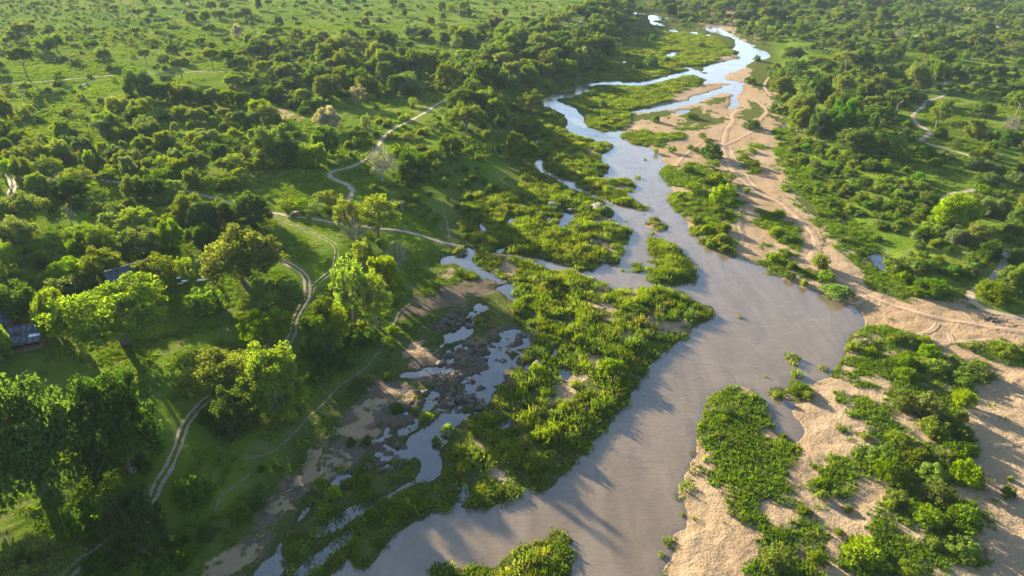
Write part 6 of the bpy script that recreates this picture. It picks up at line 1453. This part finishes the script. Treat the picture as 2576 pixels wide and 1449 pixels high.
ax = np.concatenate([rx_, ex_, ix_, mx_]); ay = np.concatenate([ry_, ey_, iy_, my_])
az = np.maximum(H(ax, ay), -0.25)
hn = fbm(ax / 11, ay / 11, 151, 3)
sc_ = rng.uniform(0.6, 1.3, len(ax)) * (0.75 + 0.5 * hn) * (1 + 0.5 * sstep(250, 500, ay))
zs = sc_ * rng.uniform(0.7, 1.2, len(ax)) * (0.35 + 1.3 * fbm(ax / 3.2, ay / 3.2, 153, 2)); zs[len(rx_):len(rx_) + len(ex_)] *= 0.75; zs *= 1 - 0.55 * sstep(220, 420, ay); zs *= 0.45 + 0.55 * sstep(0.3, 4.5, -sample(water_sd, ax, ay)); zs[-len(mx_):] *= 1.05; zs *= np.where((ay < 118) & (ax < 2), 0.78, 1.0); sc_[-len(mx_):] *= 0.75
tn = fbm(ax / 16, ay / 16, 157, 3)[:, None]
tint = np.array([[1.25, 1.12, 0.75]]) * tn * 1.15 + np.array([[0.8, 0.92, 1.0]]) * (1 - tn)
tint = tint * rng.uniform(0.55, 1.25, (len(ax), 1)) + (rng.uniform(size=(len(ax), 1)) < 0.10) * np.array([[0.55, 0.15, 1.5]])
scatter('reed_bed', np.stack([ax, ay, az], 1), rng.uniform(0, 6.28, len(ax)), np.stack([sc_, sc_, zs], 1), RSRC[:4], tint, 'dense green reed beds covering the islands and the valley floor')
print('reeds', len(ax))

# ------------------------------------------------------------------ grass: tufts on sand, rough meadow grass
GSRC = []
for k, (x, y, lb_) in enumerate([(sheet(1, 3, [(925, 968)])[0] + ('lone grass tuft on the wide sand flat beside the river corner',)), (sheet(2, 3, [(1680, 170)])[0] + ('small grass tuft alone on the right-hand sand near the upper bushes',)), (sheet(2, 3, [(1790, 275)])[0] + ('faint grass tuft alone on the right-hand sand',)), (sheet(1, 3, [(1765, 1165 - 1165 + 395)])[0] + ('grass tuft beside the right-hand track',))]):
    g = ground([(x, y)])[0]
    o = obj('grass_tuft', TUFTS[k % 3], None, tuple(g)); o.scale = (1.6, 1.6, 1.3); tag(o, lb_, 'grass', 'single grass tufts on the sand'); o.color = (1, 1, 1, 1)
    GSRC.append(o)
sand_area = [right_valley[0], [(1925, 160), (1985, 230), (1995, 330), (2040, 420), (2110, 500), (2180, 590), (2290, 740), (2230, 760), (2150, 690), (2080, 600), (2050, 520), (1985, 470), (1950, 400), (1935, 300)]]
def on_sand(x, y):
    s = sample(SAND, x, y); n = fbm(x / 3.2, y / 3.2, 171, 3)
    return (sample(water_sd, x, y) < -0.6) & (y < 330) & (rng.uniform(size=len(x)) < np.clip(1.25 - s * 1.5 + (n - 0.52) * 1.1, 0.0, 1)) & (sample(ROADM, x, y) < 0.3)
gx_, gy_ = sow(sand_area, 1.9, on_sand, 60000)
lawn_area = [[(-200, 470), (640, 480), (900, 420), (1150, 560), (1160, 700), (1000, 900), (800, 1140), (560, 1449), (-300, 1600)]]
lx_, ly_ = sow(lawn_area, 1.3, lambda x, y: (sample(ROADM, x, y) < 0.25) & (fbm(x / 6, y / 6, 173, 3) > 0.40) & (sample(water_sd, x, y) < -1) & (sample(C_mud, x, y) < 0.5 + 0.3 * rng.uniform(size=len(x))), 60000)
sav = [[(-300, 100), (600, 60), (1400, 60), (1300, 400), (900, 450), (600, 480), (-300, 470)], [(1960, 200), (2200, 100), (2700, 100), (2700, 780), (2300, 750), (2100, 560)]]
vx_, vy_ = sow(sav, 0.22, lambda x, y: (fbm(x / 15, y / 15, 177, 3) > 0.46) & (sample(ROADM, x, y) < 0.25) & (sample(water_sd, x, y) < -1), 60000)
def grass_mass(name, x, y, s0, s1, h0, h1, tA, tB, lab):
    n = len(x); s = rng.uniform(s0, s1, n); hh = rng.uniform(h0, h1, n)
    t = fbm(x / 12, y / 12, 181, 3)[:, None]
    scatter(name, np.stack([x, y, H(x, y) - 0.02], 1), rng.uniform(0, 6.28, n), np.stack([s, s, hh], 1), GSRC, np.array([tA]) * t + np.array([tB]) * (1 - t), lab)
    print(name, n)
grass_mass('sandbank_grass', gx_, gy_, 0.7, 1.7, 0.7, 1.7, (1.1, 1.1, 0.8), (0.75, 0.9, 0.8), 'ragged green grass and creepers growing over the sand')
grass_mass('meadow_grass', lx_, ly_, 0.7, 1.5, 0.4, 0.9, (1.1, 1.1, 0.8), (0.7, 0.85, 0.9), 'short green grass of the lawn and meadow')
grass_mass('savannah_grass', vx_, vy_, 1.2, 2.6, 0.9, 1.8, (1.1, 1.05, 0.9), (0.7, 0.8, 0.9), 'tufted green grass of the open savannah')
# ------------------------------------------------------------------ rocks
def make_rock(seed, flat_=0.5, sub=2):
    import bmesh
    bm = bmesh.new()
    bmesh.ops.create_icosphere(bm, subdivisions=sub, radius=1.0)
    r = np.random.RandomState(seed)
    off = r.uniform(0, 50, 3)
    from mathutils import noise as mn
    for v in bm.verts:
        n = mn.noise(v.co * 1.1 + Vector(off)) * 0.35 + mn.noise(v.co * 2.6 + Vector(off)) * 0.16
        v.co *= 1 + n
        v.co.z *= flat_
    me = bpy.data.meshes.new('rock')
    bm.to_mesh(me); bm.free()
    return me
ROCKS = [make_rock(k, 0.42 + 0.1 * (k % 3)) for k in range(5)]
for me in ROCKS: me.materials.append(M['rock'])
DOMES = [make_rock(20 + k, 0.7, 3) for k in range(2)]
for me in DOMES:
    me.materials.append(M['boulder'])
    me.polygons.foreach_set('use_smooth', np.ones(len(me.polygons), bool))
def rock(name, me, dx, dy, wD, hs, label, group, rz=0.0, asp=1.0, sink=0.25):
    g = ground([(dx, dy)])[0]
    _, _, dep = project(*g); w = wD / (FP / dep * KD)
    o = obj(name, me, None, (g[0], g[1], max(g[2], -0.1) + w * hs * (0.35 - sink))); o.rotation_euler = (0, 0, rz)
    o.scale = (w / 2, w / 2 * asp, w / 2 * hs * 2)
    tag(o, label, 'rock', group)
for k, (x, y, w, lb_) in enumerate([(310, 105, 95, 'pale domed boulder in the reeds left of the small pond'), (575, 98, 60, 'smaller grey boulder behind the large smooth one by the river'), (650, 130, 140, 'large smooth grey boulder at the river edge'), (612, 90, 50, 'small boulder wedged behind the large smooth one'), (445, 140, 60, 'low brown boulder beside the round pond'), (195, 1310, 115, 'dark brown boulder in the reeds by a small puddle')]):
    (dx, dy), = sheet(1, 2, [(x, y)])
    rock('boulder', DOMES[k % 2] if k != 5 else ROCKS[1], dx, dy, w / 3, 0.42, lb_, None, k * 0.9, 0.8)
rr = np.random.RandomState(5)
spots = []
for poly, n, w0, w1, where in ((sheet(1, 1, [(1300, 1055), (1330, 990), (1420, 945), (1500, 870), (1570, 890), (1600, 960), (1620, 1010), (1540, 1030), (1400, 1055)]), 55, 5, 15, 'in the rust-brown bar'),
                               (sheet(1, 1, [(1560, 960), (1600, 890), (1700, 900), (1740, 960), (1650, 1010), (1600, 1030)]), 14, 6, 13, 'in the rocky blue pool'),
                               (sheet(1, 1, [(1400, 1240), (1550, 1160), (1700, 1110), (1800, 1080), (1900, 1060), (1900, 1250), (1700, 1340), (1500, 1440), (1300, 1440)]), 70, 5, 14, 'in the upper rapids'),
                               (sheet(2, 1, [(1150, 60), (1400, 0), (1740, 90), (1740, 190), (1560, 210), (1400, 220), (1380, 100)]), 45, 7, 18, 'in the lower braided rapids'),
                               (sheet(2, 1, [(830, 620), (900, 560), (1000, 420), (1140, 420), (1120, 620), (1000, 680), (840, 640)]), 26, 7, 18, 'at the stony side pool')):
    ids = []
    p = np.array(poly)
    while len(ids) < n:
        q = rr.uniform(p.min(0), p.max(0))
        if inside_dist(p, q[:1], q[1:], False)[0][0]:
            ids.append((q[0], q[1], 1.5 * w0 + 1.5 * (w1 - w0) * rr.uniform() ** 2))
    ids.sort(key=lambda t: -t[2])
    xs = sorted(t[0] for t in ids); ys = sorted(t[1] for t in ids)
    seen = {}
    for j, (x, y, w) in enumerate(sorted(ids)):
        j = ids.index((x, y, w))
        size = 'largest' if j == 0 else ('second largest' if j == 1 else ('third largest' if j == 2 else None))
        col_ = ('left', 'left of centre', 'middle', 'right of centre', 'right')[min(4, int(5 * xs.index(x) / n))]; row_ = ('back', 'centre', 'front')[min(2, int(3 * ys.index(y) / n))]
        lab = f"{size} brown rock {where}" if size else f"{'middling' if j < n // 2 else 'small'} brown rock, {row_} {col_}, {where}"
        seen[lab] = seen.get(lab, 0) + 1
        if seen[lab] > 1: lab += ', ' + ('second', 'third', 'fourth', 'fifth', 'sixth', 'seventh', 'eighth', 'ninth')[seen[lab] - 2] + ' from the left'
        rock('rock', ROCKS[rr.randint(5)], x, y, w, rr.uniform(0.3, 0.55), lab, 'rocks ' + where, rr.uniform(0, 6.28), rr.uniform(0.6, 1.0))
for k, (x, y, w, lb_) in enumerate([(3906, 38, 9, 'pale boulder glowing on the far right slope'), (4035, 6, 10, 'pale boulder at the top right corner'), (3976, 18, 5, 'little pale stone between the far right boulders'), (4022, 20, 7, 'grey boulder under the top right corner'), (3955, 36, 6, 'half-hidden grey boulder on the far right slope'), (3877, 40, 9, 'low dark boulder left of the glowing one')]):
    rock('boulder', DOMES[k % 2], x * 0.6289, y * 0.6289 + 2, w, 0.8, lb_, None, k, 0.9, 0.0)

# ------------------------------------------------------------------ termite mounds, stump, fallen wood
def spire(name, dx, dy, wD, hD, label, m='mound', cat='termite mound'):
    g = ground([(dx, dy)])[0]; _, _, dep = project(*g); k = dep / FP / KD
    B = Builder(); h = hD * k; w = wD * k
    r_ = np.random.RandomState(int(dx))
    zz = np.linspace(-0.2, 1, 7)
    pts = np.stack([np.cumsum(r_.normal(size=7)) * 0.05 * h, np.cumsum(r_.normal(size=7)) * 0.05 * h, zz * h], 1)
    B.tube(pts, np.array([0.62, 0.5, 0.42, 0.3, 0.2, 0.12, 0.03]) * w, 9)
    tag(obj(name, B.mesh(name, [M[m]], True), None, tuple(g)), label, cat)
spire('termite_mound', 1568 * 0.6289, 808 * 0.6289, 13, 9, 'grey mound half buried in the green scrub above the ford')
spire('tree_stump', 1608 * 0.6289, 836 * 0.6289, 8, 26, 'leaning broken tree stump in the scrub above the ford', 'deadwood', 'tree stump')
spire('termite_mound', *sheet(0, 0, [(655, 650)])[0], 20, 10, 'dark earth mound on the bright grass left of the dense dark tree')
spire('termite_mound', *sheet(0, 0, [(1400, 98)])[0], 20, 9, 'dark pointed earth mound far out on the left savannah')
spire('termite_mound', *sheet(0, 3, [(1740, 208)])[0], 20, 11, 'dark pointed mound in the far right wood')

def brush(name, dx, dy, wD, label, n=26, m='deadwood', flat_=0.35, seed=1):
    g = ground([(dx, dy)])[0]; _, _, dep = project(*g); w = wD * dep / FP / KD
    r_ = np.random.RandomState(seed); B = Builder()
    for _ in range(n):
        a = r_.uniform(0, 6.28); p0 = np.array([r_.normal() * 0.12 * w, r_.normal() * 0.08 * w, 0.05])
        p2 = p0 + np.array([math.cos(a), math.sin(a) * 0.6, r_.uniform(0.05, flat_)]) * w * r_.uniform(0.25, 0.5)
        B.tube([p0, (p0 + p2) / 2 + r_.normal(size=3) * 0.05 * w, p2], [0.022 * w, 0.016 * w, 0.006 * w], 4)
    tag(obj(name, B.mesh(name, [M[m]]), None, (g[0], g[1], max(g[2], 0))), label, 'driftwood')
brush('driftwood', *sheet(1, 2, [(690, 735)])[0], 40, 'heap of grey driftwood at the water edge above the bare sand patch', 30, seed=3)
brush('fallen_bush', *sheet(1, 3, [(1690, 965)])[0], 62, 'dark fallen bush lying on the wide sand flat', 46, 'bark', 0.3, seed=4)
brush('driftwood', *sheet(1, 3, [(900, 490)])[0], 28, 'dark dead branches on the bank of the brown pool', 20, 'bark', seed=5)
brush('fallen_branch', *sheet(2, 1, [(90, 410)])[0], 18, 'pale dead branch lying on the dark slope', 6, seed=6)
brush('fallen_branch', *sheet(2, 1, [(370, 325)])[0], 14, 'small pale branch beside the footpath on the slope', 5, seed=7)
brush('driftwood', *sheet(0, 2, [(640, 1025)])[0], 9, 'dark snag sticking out of the upstream river', 6, 'bark', 0.2, seed=8)
brush('fallen_tree', *sheet(0, 0, [(1280, 552)])[0], 36, 'grey fallen tree lying on the open savannah', 22, seed=9)
brush('fallen_branch', *sheet(2, 3, [(1720, 720)])[0], 16, 'dark sticks lying on the right-hand sand', 6, 'bark', 0.12, seed=10)

# ------------------------------------------------------------------ lodge buildings
def part(B, name, m, parent, smooth=False):
    return obj(name, B.mesh(name, [M[m]], smooth), parent)
def slab(B, corners, th):
    """sloping sheet with thickness from four corners"""
    c = np.array(corners, float); n = np.cross(c[1] - c[0], c[3] - c[0]); n /= np.linalg.norm(n)
    if n[2] < 0: n = -n
    v = np.vstack([c, c - n * th])
    B.add(v, [[0, 1, 2, 3], [7, 6, 5, 4], [0, 4, 5, 1], [1, 5, 6, 2], [2, 6, 7, 3], [3, 7, 4, 0]])
def roof_sheets(parent, a0, a1, b0, b1, n, th=0.06, m='roof', gap=0.02):
    """roof plane a0-a1 (ridge) to b0-b1 (eave) laid in n sheets"""
    a0, a1, b0, b1 = map(lambda q: np.array(q, float), (a0, a1, b0, b1))
    for k in range(n):
        B = Builder(); s, e = k / n + gap / n, (k + 1) / n - gap / n
        lift = np.array([0, 0, 0.012 * (k % 2)])
        slab(B, [a0 + (a1 - a0) * s + lift, a0 + (a1 - a0) * e + lift, b0 + (b1 - b0) * e + lift, b0 + (b1 - b0) * s + lift], th)
        part(B, 'roof_sheet', m, parent)

def lodge():
    g = ground([(45, 868)])[0]
    L = empty('lodge', tuple(g), R(22), (0.85, 0.85, 0.85))
    tag(L, 'small grey-roofed lodge with an open verandah at the left edge', 'building')
    Lx, D, hw = 15.0, 6.0, 2.9
    B = Builder()
    for c, s in (((-2.0, D / 2, hw / 2), (Lx, 0.25, hw)), ((-2.0, 0.2, hw / 2), (Lx, 0.25, hw)), ((-9.4, D / 2 - 1.4, hw / 2), (0.25, D - 0.7, hw)), ((5.4, D / 2 - 1.4, hw / 2), (0.25, D - 0.7, hw))):
        B.box(c, s)
    wall = part(B, 'wall', 'brick', L)
    for x in (-6.5, -3.0, 3.4):
        B = Builder(); B.box((x, 0.06, 1.6), (1.6, 0.06, 1.3)); w = part(B, 'window', 'dark', L)
        B = Builder()
        for q in (((x, 0.02, 2.28), (1.8, 0.08, 0.1)), ((x, 0.02, 0.92), (1.8, 0.08, 0.1)), ((x - 0.85, 0.02, 1.6), (0.1, 0.08, 1.26)), ((x + 0.85, 0.02, 1.6), (0.1, 0.08, 1.26)), ((x, 0.02, 1.6), (0.06, 0.06, 1.26))): B.box(*q)
        part(B, 'frame', 'wood', w)
    B = Builder(); B.box((0.4, 0.06, 1.1), (1.1, 0.07, 2.2)); dr_ = part(B, 'door', 'wood', L)
    B = Builder(); B.box((0.8, 0.0, 1.05), (0.12, 0.06, 0.06)); part(B, 'handle', 'boulder', dr_)
    B = Builder(); B.tube([(-9.8, 2.0, 4.62), (6.0, 2.0, 4.62)], [0.12, 0.12], 6, True); ridge = part(B, 'roof', 'roof', L)
    roof_sheets(ridge, (-9.9, 2.0, 4.6), (6.1, 2.0, 4.6), (-9.9, -0.5, 3.05), (6.1, -0.5, 3.05), 11)
    roof_sheets(ridge, (-9.9, 2.0, 4.6), (6.1, 2.0, 4.6), (-9.9, 4.6, 3.0), (6.1, 4.6, 3.0), 11)
    B = Builder(); B.box((0.5, -0.62, 2.98), (11.8, 0.12, 0.1)); lean = part(B, 'verandah_roof', 'roof', L)
    roof_sheets(lean, (-5.4, -0.62, 2.96), (6.5, -0.62, 2.96), (-5.4, -4.4, 2.3), (6.5, -4.4, 2.3), 8)
    B = Builder(); slab(B, [(3.6, -0.9, 3.02), (6.3, -0.9, 3.02), (6.3, -2.1, 2.82), (3.6, -2.1, 2.82)], 0.04); part(B, 'skylight_sheet', 'white', L)
    B = Builder(); B.box((0.5, -2.2, 0.1), (12.2, 4.4, 0.25)); part(B, 'deck', 'wood', L)
    for x in (-5.0, -1.2, 2.6, 6.3):
        B = Builder(); B.tube([(x, -4.2, 0.2), (x + 0.06, -4.18, 1.3), (x, -4.2, 2.36)], [0.13, 0.11, 0.10], 7); part(B, 'post', 'wood', L)
    B = Builder(); B.box((0.6, -4.2, 0.95), (11.2, 0.07, 0.08)); part(B, 'railing', 'wood', L)
    # the neighbouring hut roof behind, higher
    g2 = ground([(-2, 842)])[0]
    Hh = empty('hut', tuple(g2), R(22)); tag(Hh, 'higher grey gable roof cut by the left edge behind the lodge', 'building')
    B = Builder(); B.box((0, 1.6, 1.6), (6.5, 4.6, 3.2)); part(B, 'wall', 'brick', Hh)
    B = Builder(); B.tube([(-3.6, 1.6, 5.2), (3.6, 1.6, 5.2)], [0.12, 0.12], 6, True); rg = part(B, 'roof', 'roof', Hh)
    roof_sheets(rg, (-3.7, 1.6, 5.18), (3.7, 1.6, 5.18), (-3.7, -1.4, 3.1), (3.7, -1.4, 3.1), 5)
    roof_sheets(rg, (-3.7, 1.6, 5.18), (3.7, 1.6, 5.18), (-3.7, 4.6, 3.1), (3.7, 4.6, 3.1), 5)
    B = Builder(); B.box((1.4, -0.73, 1.7), (1.4, 0.07, 1.2)); part(B, 'window', 'dark', Hh)
lodge()

def house():
    g = ground([(338, 732)])[0]
    L = empty('house', tuple(g), R(44), (0.58, 0.80, 1.0))
    tag(L, 'house with a steep blue-grey roof half hidden by trees behind the lawn', 'building')
    B = Builder()
    for c, s in (((0, -3.2, 1.7), (17, 0.3, 3.4)), ((0, 3.2, 1.7), (17, 0.3, 3.4)), ((-8.4, 0, 1.7), (0.3, 6.1, 3.4)), ((8.4, 0, 1.7), (0.3, 6.1, 3.4))): B.box(c, s)
    B.add([[8.4, -3.3, 3.4], [8.4, 3.3, 3.4], [8.4, 0, 7.2], [8.2, -3.3, 3.4], [8.2, 3.3, 3.4], [8.2, 0, 7.2]], [[0, 1, 2], [5, 4, 3]])
    part(B, 'wall', 'brick', L)
    B = Builder(); B.tube([(-9.4, 0, 7.55), (9.4, 0, 7.55)], [0.14, 0.14], 6, True); rg = part(B, 'roof', 'roof', L)
    roof_sheets(rg, (-9.5, 0, 7.5), (9.5, 0, 7.5), (-9.5, -4.6, 2.7), (9.5, -4.6, 2.7), 14)
    roof_sheets(rg, (-9.5, 0, 7.5), (9.5, 0, 7.5), (-9.5, 4.6, 2.7), (9.5, 4.6, 2.7), 14)
    for x in (-5, 0.5, 5.5):
        B = Builder(); B.box((x, -3.38, 1.7), (1.8, 0.08, 1.3)); w = part(B, 'window', 'dark', L)
        B = Builder(); B.box((x, -3.44, 1.02), (2.0, 0.1, 0.1)); B.box((x, -3.44, 2.4), (2.0, 0.1, 0.1)); part(B, 'frame', 'wood', w)
    B = Builder(); B.box((9.4, -1.0, 0.45), (2.2, 6.0, 0.25)); part(B, 'deck', 'wood', L)
    for y in (-3.8, -0.6, 1.8):
        B = Builder(); B.tube([(10.3, y, 0.4), (10.3, y, 2.9)], [0.12, 0.11], 7); part(B, 'post', 'brick', L)
    B = Builder(); B.box((8.58, 0.5, 1.4), (0.08, 1.2, 2.1)); dd = part(B, 'door', 'wood', L)
    B = Builder(); B.box((8.66, 0.9, 1.4), (0.06, 0.12, 0.06)); part(B, 'handle', 'boulder', dd)
house()

def table(name, x, y, w, d, label, h=0.75, m='white'):
    g = ground([sheet(1, 0, [(x, y)])[0]])[0]
    t = empty(name, tuple(g), R(12)); tag(t, label, 'table')
    B = Builder(); B.box((0, 0, h), (w, d, 0.09)); part(B, 'table_top', m, t)
    for sx_ in (-1, 1):
        for sy_ in (-1, 1):
            B = Builder(); B.box((sx_ * w * 0.42, sy_ * d * 0.38, h / 2 - 0.03), (0.1, 0.1, h - 0.1)); part(B, 'leg', 'wood', t)
table('table', 1523, 682, 2.2, 1.0, 'long white slab table on the bare ground right of the house')
table('table', 1400, 690, 1.6, 1.0, 'pale table under the slim tree beside the house')
table('table', 1352, 667, 1.1, 1.0, 'small white table left of the slim tree')
table('bench', 1365, 702, 1.4, 0.5, 'low pale bench in front of the slim tree', 0.45)
table('bench', 1548, 608, 1.4, 0.5, 'faint pale bench on the grass behind the long white table', 0.45)

# ------------------------------------------------------------------ elephants
def elephant(dx, dy, hgt, rz, m, label):
    g = ground([(dx, dy)])[0]
    root = empty('elephant', tuple(g), rz, (hgt / 3.0,) * 3)
    tag(root, label, 'elephant')
    J = [((0, 0, 2.0), 0.78), ((0.75, 0, 2.12), 0.80), ((1.35, 0, 2.30), 0.62), ((1.85, 0, 2.55), 0.50), ((2.25, 0, 2.35), 0.40), ((2.5, 0, 1.85), 0.22), ((2.58, 0, 1.2), 0.15), ((2.5, 0, 0.6), 0.11), ((2.62, 0, 0.35), 0.08),
         ((-0.7, 0, 2.05), 0.76), ((-1.2, 0, 1.85), 0.52), ((-1.55, 0, 1.3), 0.05),
         ((0.95, 0.42, 1.4), 0.34), ((0.98, 0.45, 0.8), 0.27), ((0.95, 0.45, 0.08), 0.26), ((0.95, -0.42, 1.4), 0.34), ((1.15, -0.45, 0.8), 0.27), ((1.2, -0.45, 0.08), 0.26),
         ((-0.9, 0.42, 1.3), 0.38), ((-0.75, 0.45, 0.8), 0.27), ((-0.95, 0.45, 0.08), 0.26), ((-0.9, -0.42, 1.3), 0.38), ((-1.0, -0.45, 0.8), 0.27), ((-1.15, -0.45, 0.08), 0.26)]
    E = [(0, 1), (1, 2), (2, 3), (3, 4), (4, 5), (5, 6), (6, 7), (7, 8), (0, 9), (9, 10), (10, 11), (1, 12), (12, 13), (13, 14), (1, 15), (15, 16), (16, 17), (9, 18), (18, 19), (19, 20), (9, 21), (21, 22), (22, 23)]
    me = bpy.data.meshes.new('body'); me.from_pydata([p for p, _ in J], E, []); me.materials.append(M[m])
    o = obj('body', me, root)
    md = o.modifiers.new('skin', 'SKIN'); md.use_smooth_shade = True
    for k, (_, r_) in enumerate(J):
        me.skin_vertices[0].data[k].radius = (r_, r_); me.skin_vertices[0].data[k].use_root = (k == 0)
    sb = o.modifiers.new('sub', 'SUBSURF'); sb.levels = 1; sb.render_levels = 1
    for s in (-1, 1):
        B = Builder()
        out_ = np.array([(1.75, 0.42, 2.75), (1.35, 0.75, 2.95), (0.95, 0.95, 2.55), (1.0, 0.95, 1.95), (1.35, 0.75, 1.45), (1.7, 0.5, 1.75)]) * [1, s, 1]
        c = out_.mean(0); v = np.vstack([out_, c + [0, 0.06 * s, 0], out_ + [0, -0.05 * s, 0], c + [0, -0.05 * s, 0]])
        f = [[i, (i + 1) % 6, 6] for i in range(6)] + [[7 + (i + 1) % 6, 7 + i, 13] for i in range(6)]
        f += [[i, 7 + i, 7 + (i + 1) % 6] for i in range(6)] + [[i, 7 + (i + 1) % 6, (i + 1) % 6] for i in range(6)]
        B.add(v, f); part(B, 'ear', m, root)
        B = Builder(); B.tube([(2.15, 0.25 * s, 1.9), (2.5, 0.33 * s, 1.5), (2.85, 0.33 * s, 1.45)], [0.08, 0.06, 0.02], 6); part(B, 'tusk', 'ivory', root)
elephant(1182 * 0.6289, 868 * 0.6289, 2.1, R(-20), 'hide', 'brown elephant standing on the track beside the meadow thicket')
elephant(3598 * 0.6289, 768 * 0.6289, 2.3, R(205), 'hide_pale', 'pale dusty elephant feeding in the bushes right of the sand')

def stork():
    g = ground([sheet(1, 0, [(437, 245)])[0]])[0]
    root = empty('stork', tuple(g), R(60), (1.2,) * 3); tag(root, 'dark bird with a white head standing in the shaded clearing at left', 'bird')
    me = bpy.data.meshes.new('body'); J = [((0, 0, 0.75), 0.2), ((0.25, 0, 0.88), 0.14), ((0.36, 0, 1.1), 0.06), ((0.4, 0, 1.3), 0.05), ((-0.3, 0, 0.6), 0.1), ((-0.48, 0, 0.5), 0.03)]
    me.from_pydata([p for p, _ in J], [(0, 1), (1, 2), (2, 3), (0, 4), (4, 5)], []); me.materials.append(M['dark'])
    o = obj('body', me, root); o.modifiers.new('skin', 'SKIN')
    for k, (_, r_) in enumerate(J):
        me.skin_vertices[0].data[k].radius = (r_, r_); me.skin_vertices[0].data[k].use_root = (k == 0)
    o.modifiers.new('sub', 'SUBSURF')
    B = Builder(); B.tube([(0.36, 0, 1.28), (0.40, 0, 1.34), (0.50, 0, 1.36), (0.56, 0, 1.33)], [0.05, 0.12, 0.11, 0.03], 8); part(B, 'head', 'white', root, True)
    B = Builder(); B.tube([(0.54, 0, 1.34), (0.8, 0, 1.24)], [0.035, 0.008], 5); part(B, 'beak', 'wood', root)
    for s in (-0.07, 0.07):
        B = Builder(); B.tube([(0, s, 0.6), (0.04, s, 0.32), (0, s, 0.0)], [0.03, 0.02, 0.02], 5); part(B, 'leg', 'wood', root)
stork()

# ------------------------------------------------------------------ air
HZM, nt_, out_n = mat('evening_haze')
vol = N(nt_, 'ShaderNodeVolumePrincipled')
vol.inputs['Color'].default_value = (0.66, 0.82, 1.0, 1)
vol.inputs['Density'].default_value = 0.000055
vol.inputs['Anisotropy'].default_value = 0.35
nt_.links.new(vol.outputs[0], out_n.inputs['Volume'])
zb, zt = HZ.min() - 1.0, max(CAM_H, HZ.max() + 18) + 3.0
B = Builder(); B.box((0, 5900, (zb + zt) / 2), (32000, 12700, zt - zb))
hz_o = obj('haze', B.mesh('haze', [HZM]))
tag(hz_o, kind='stuff')
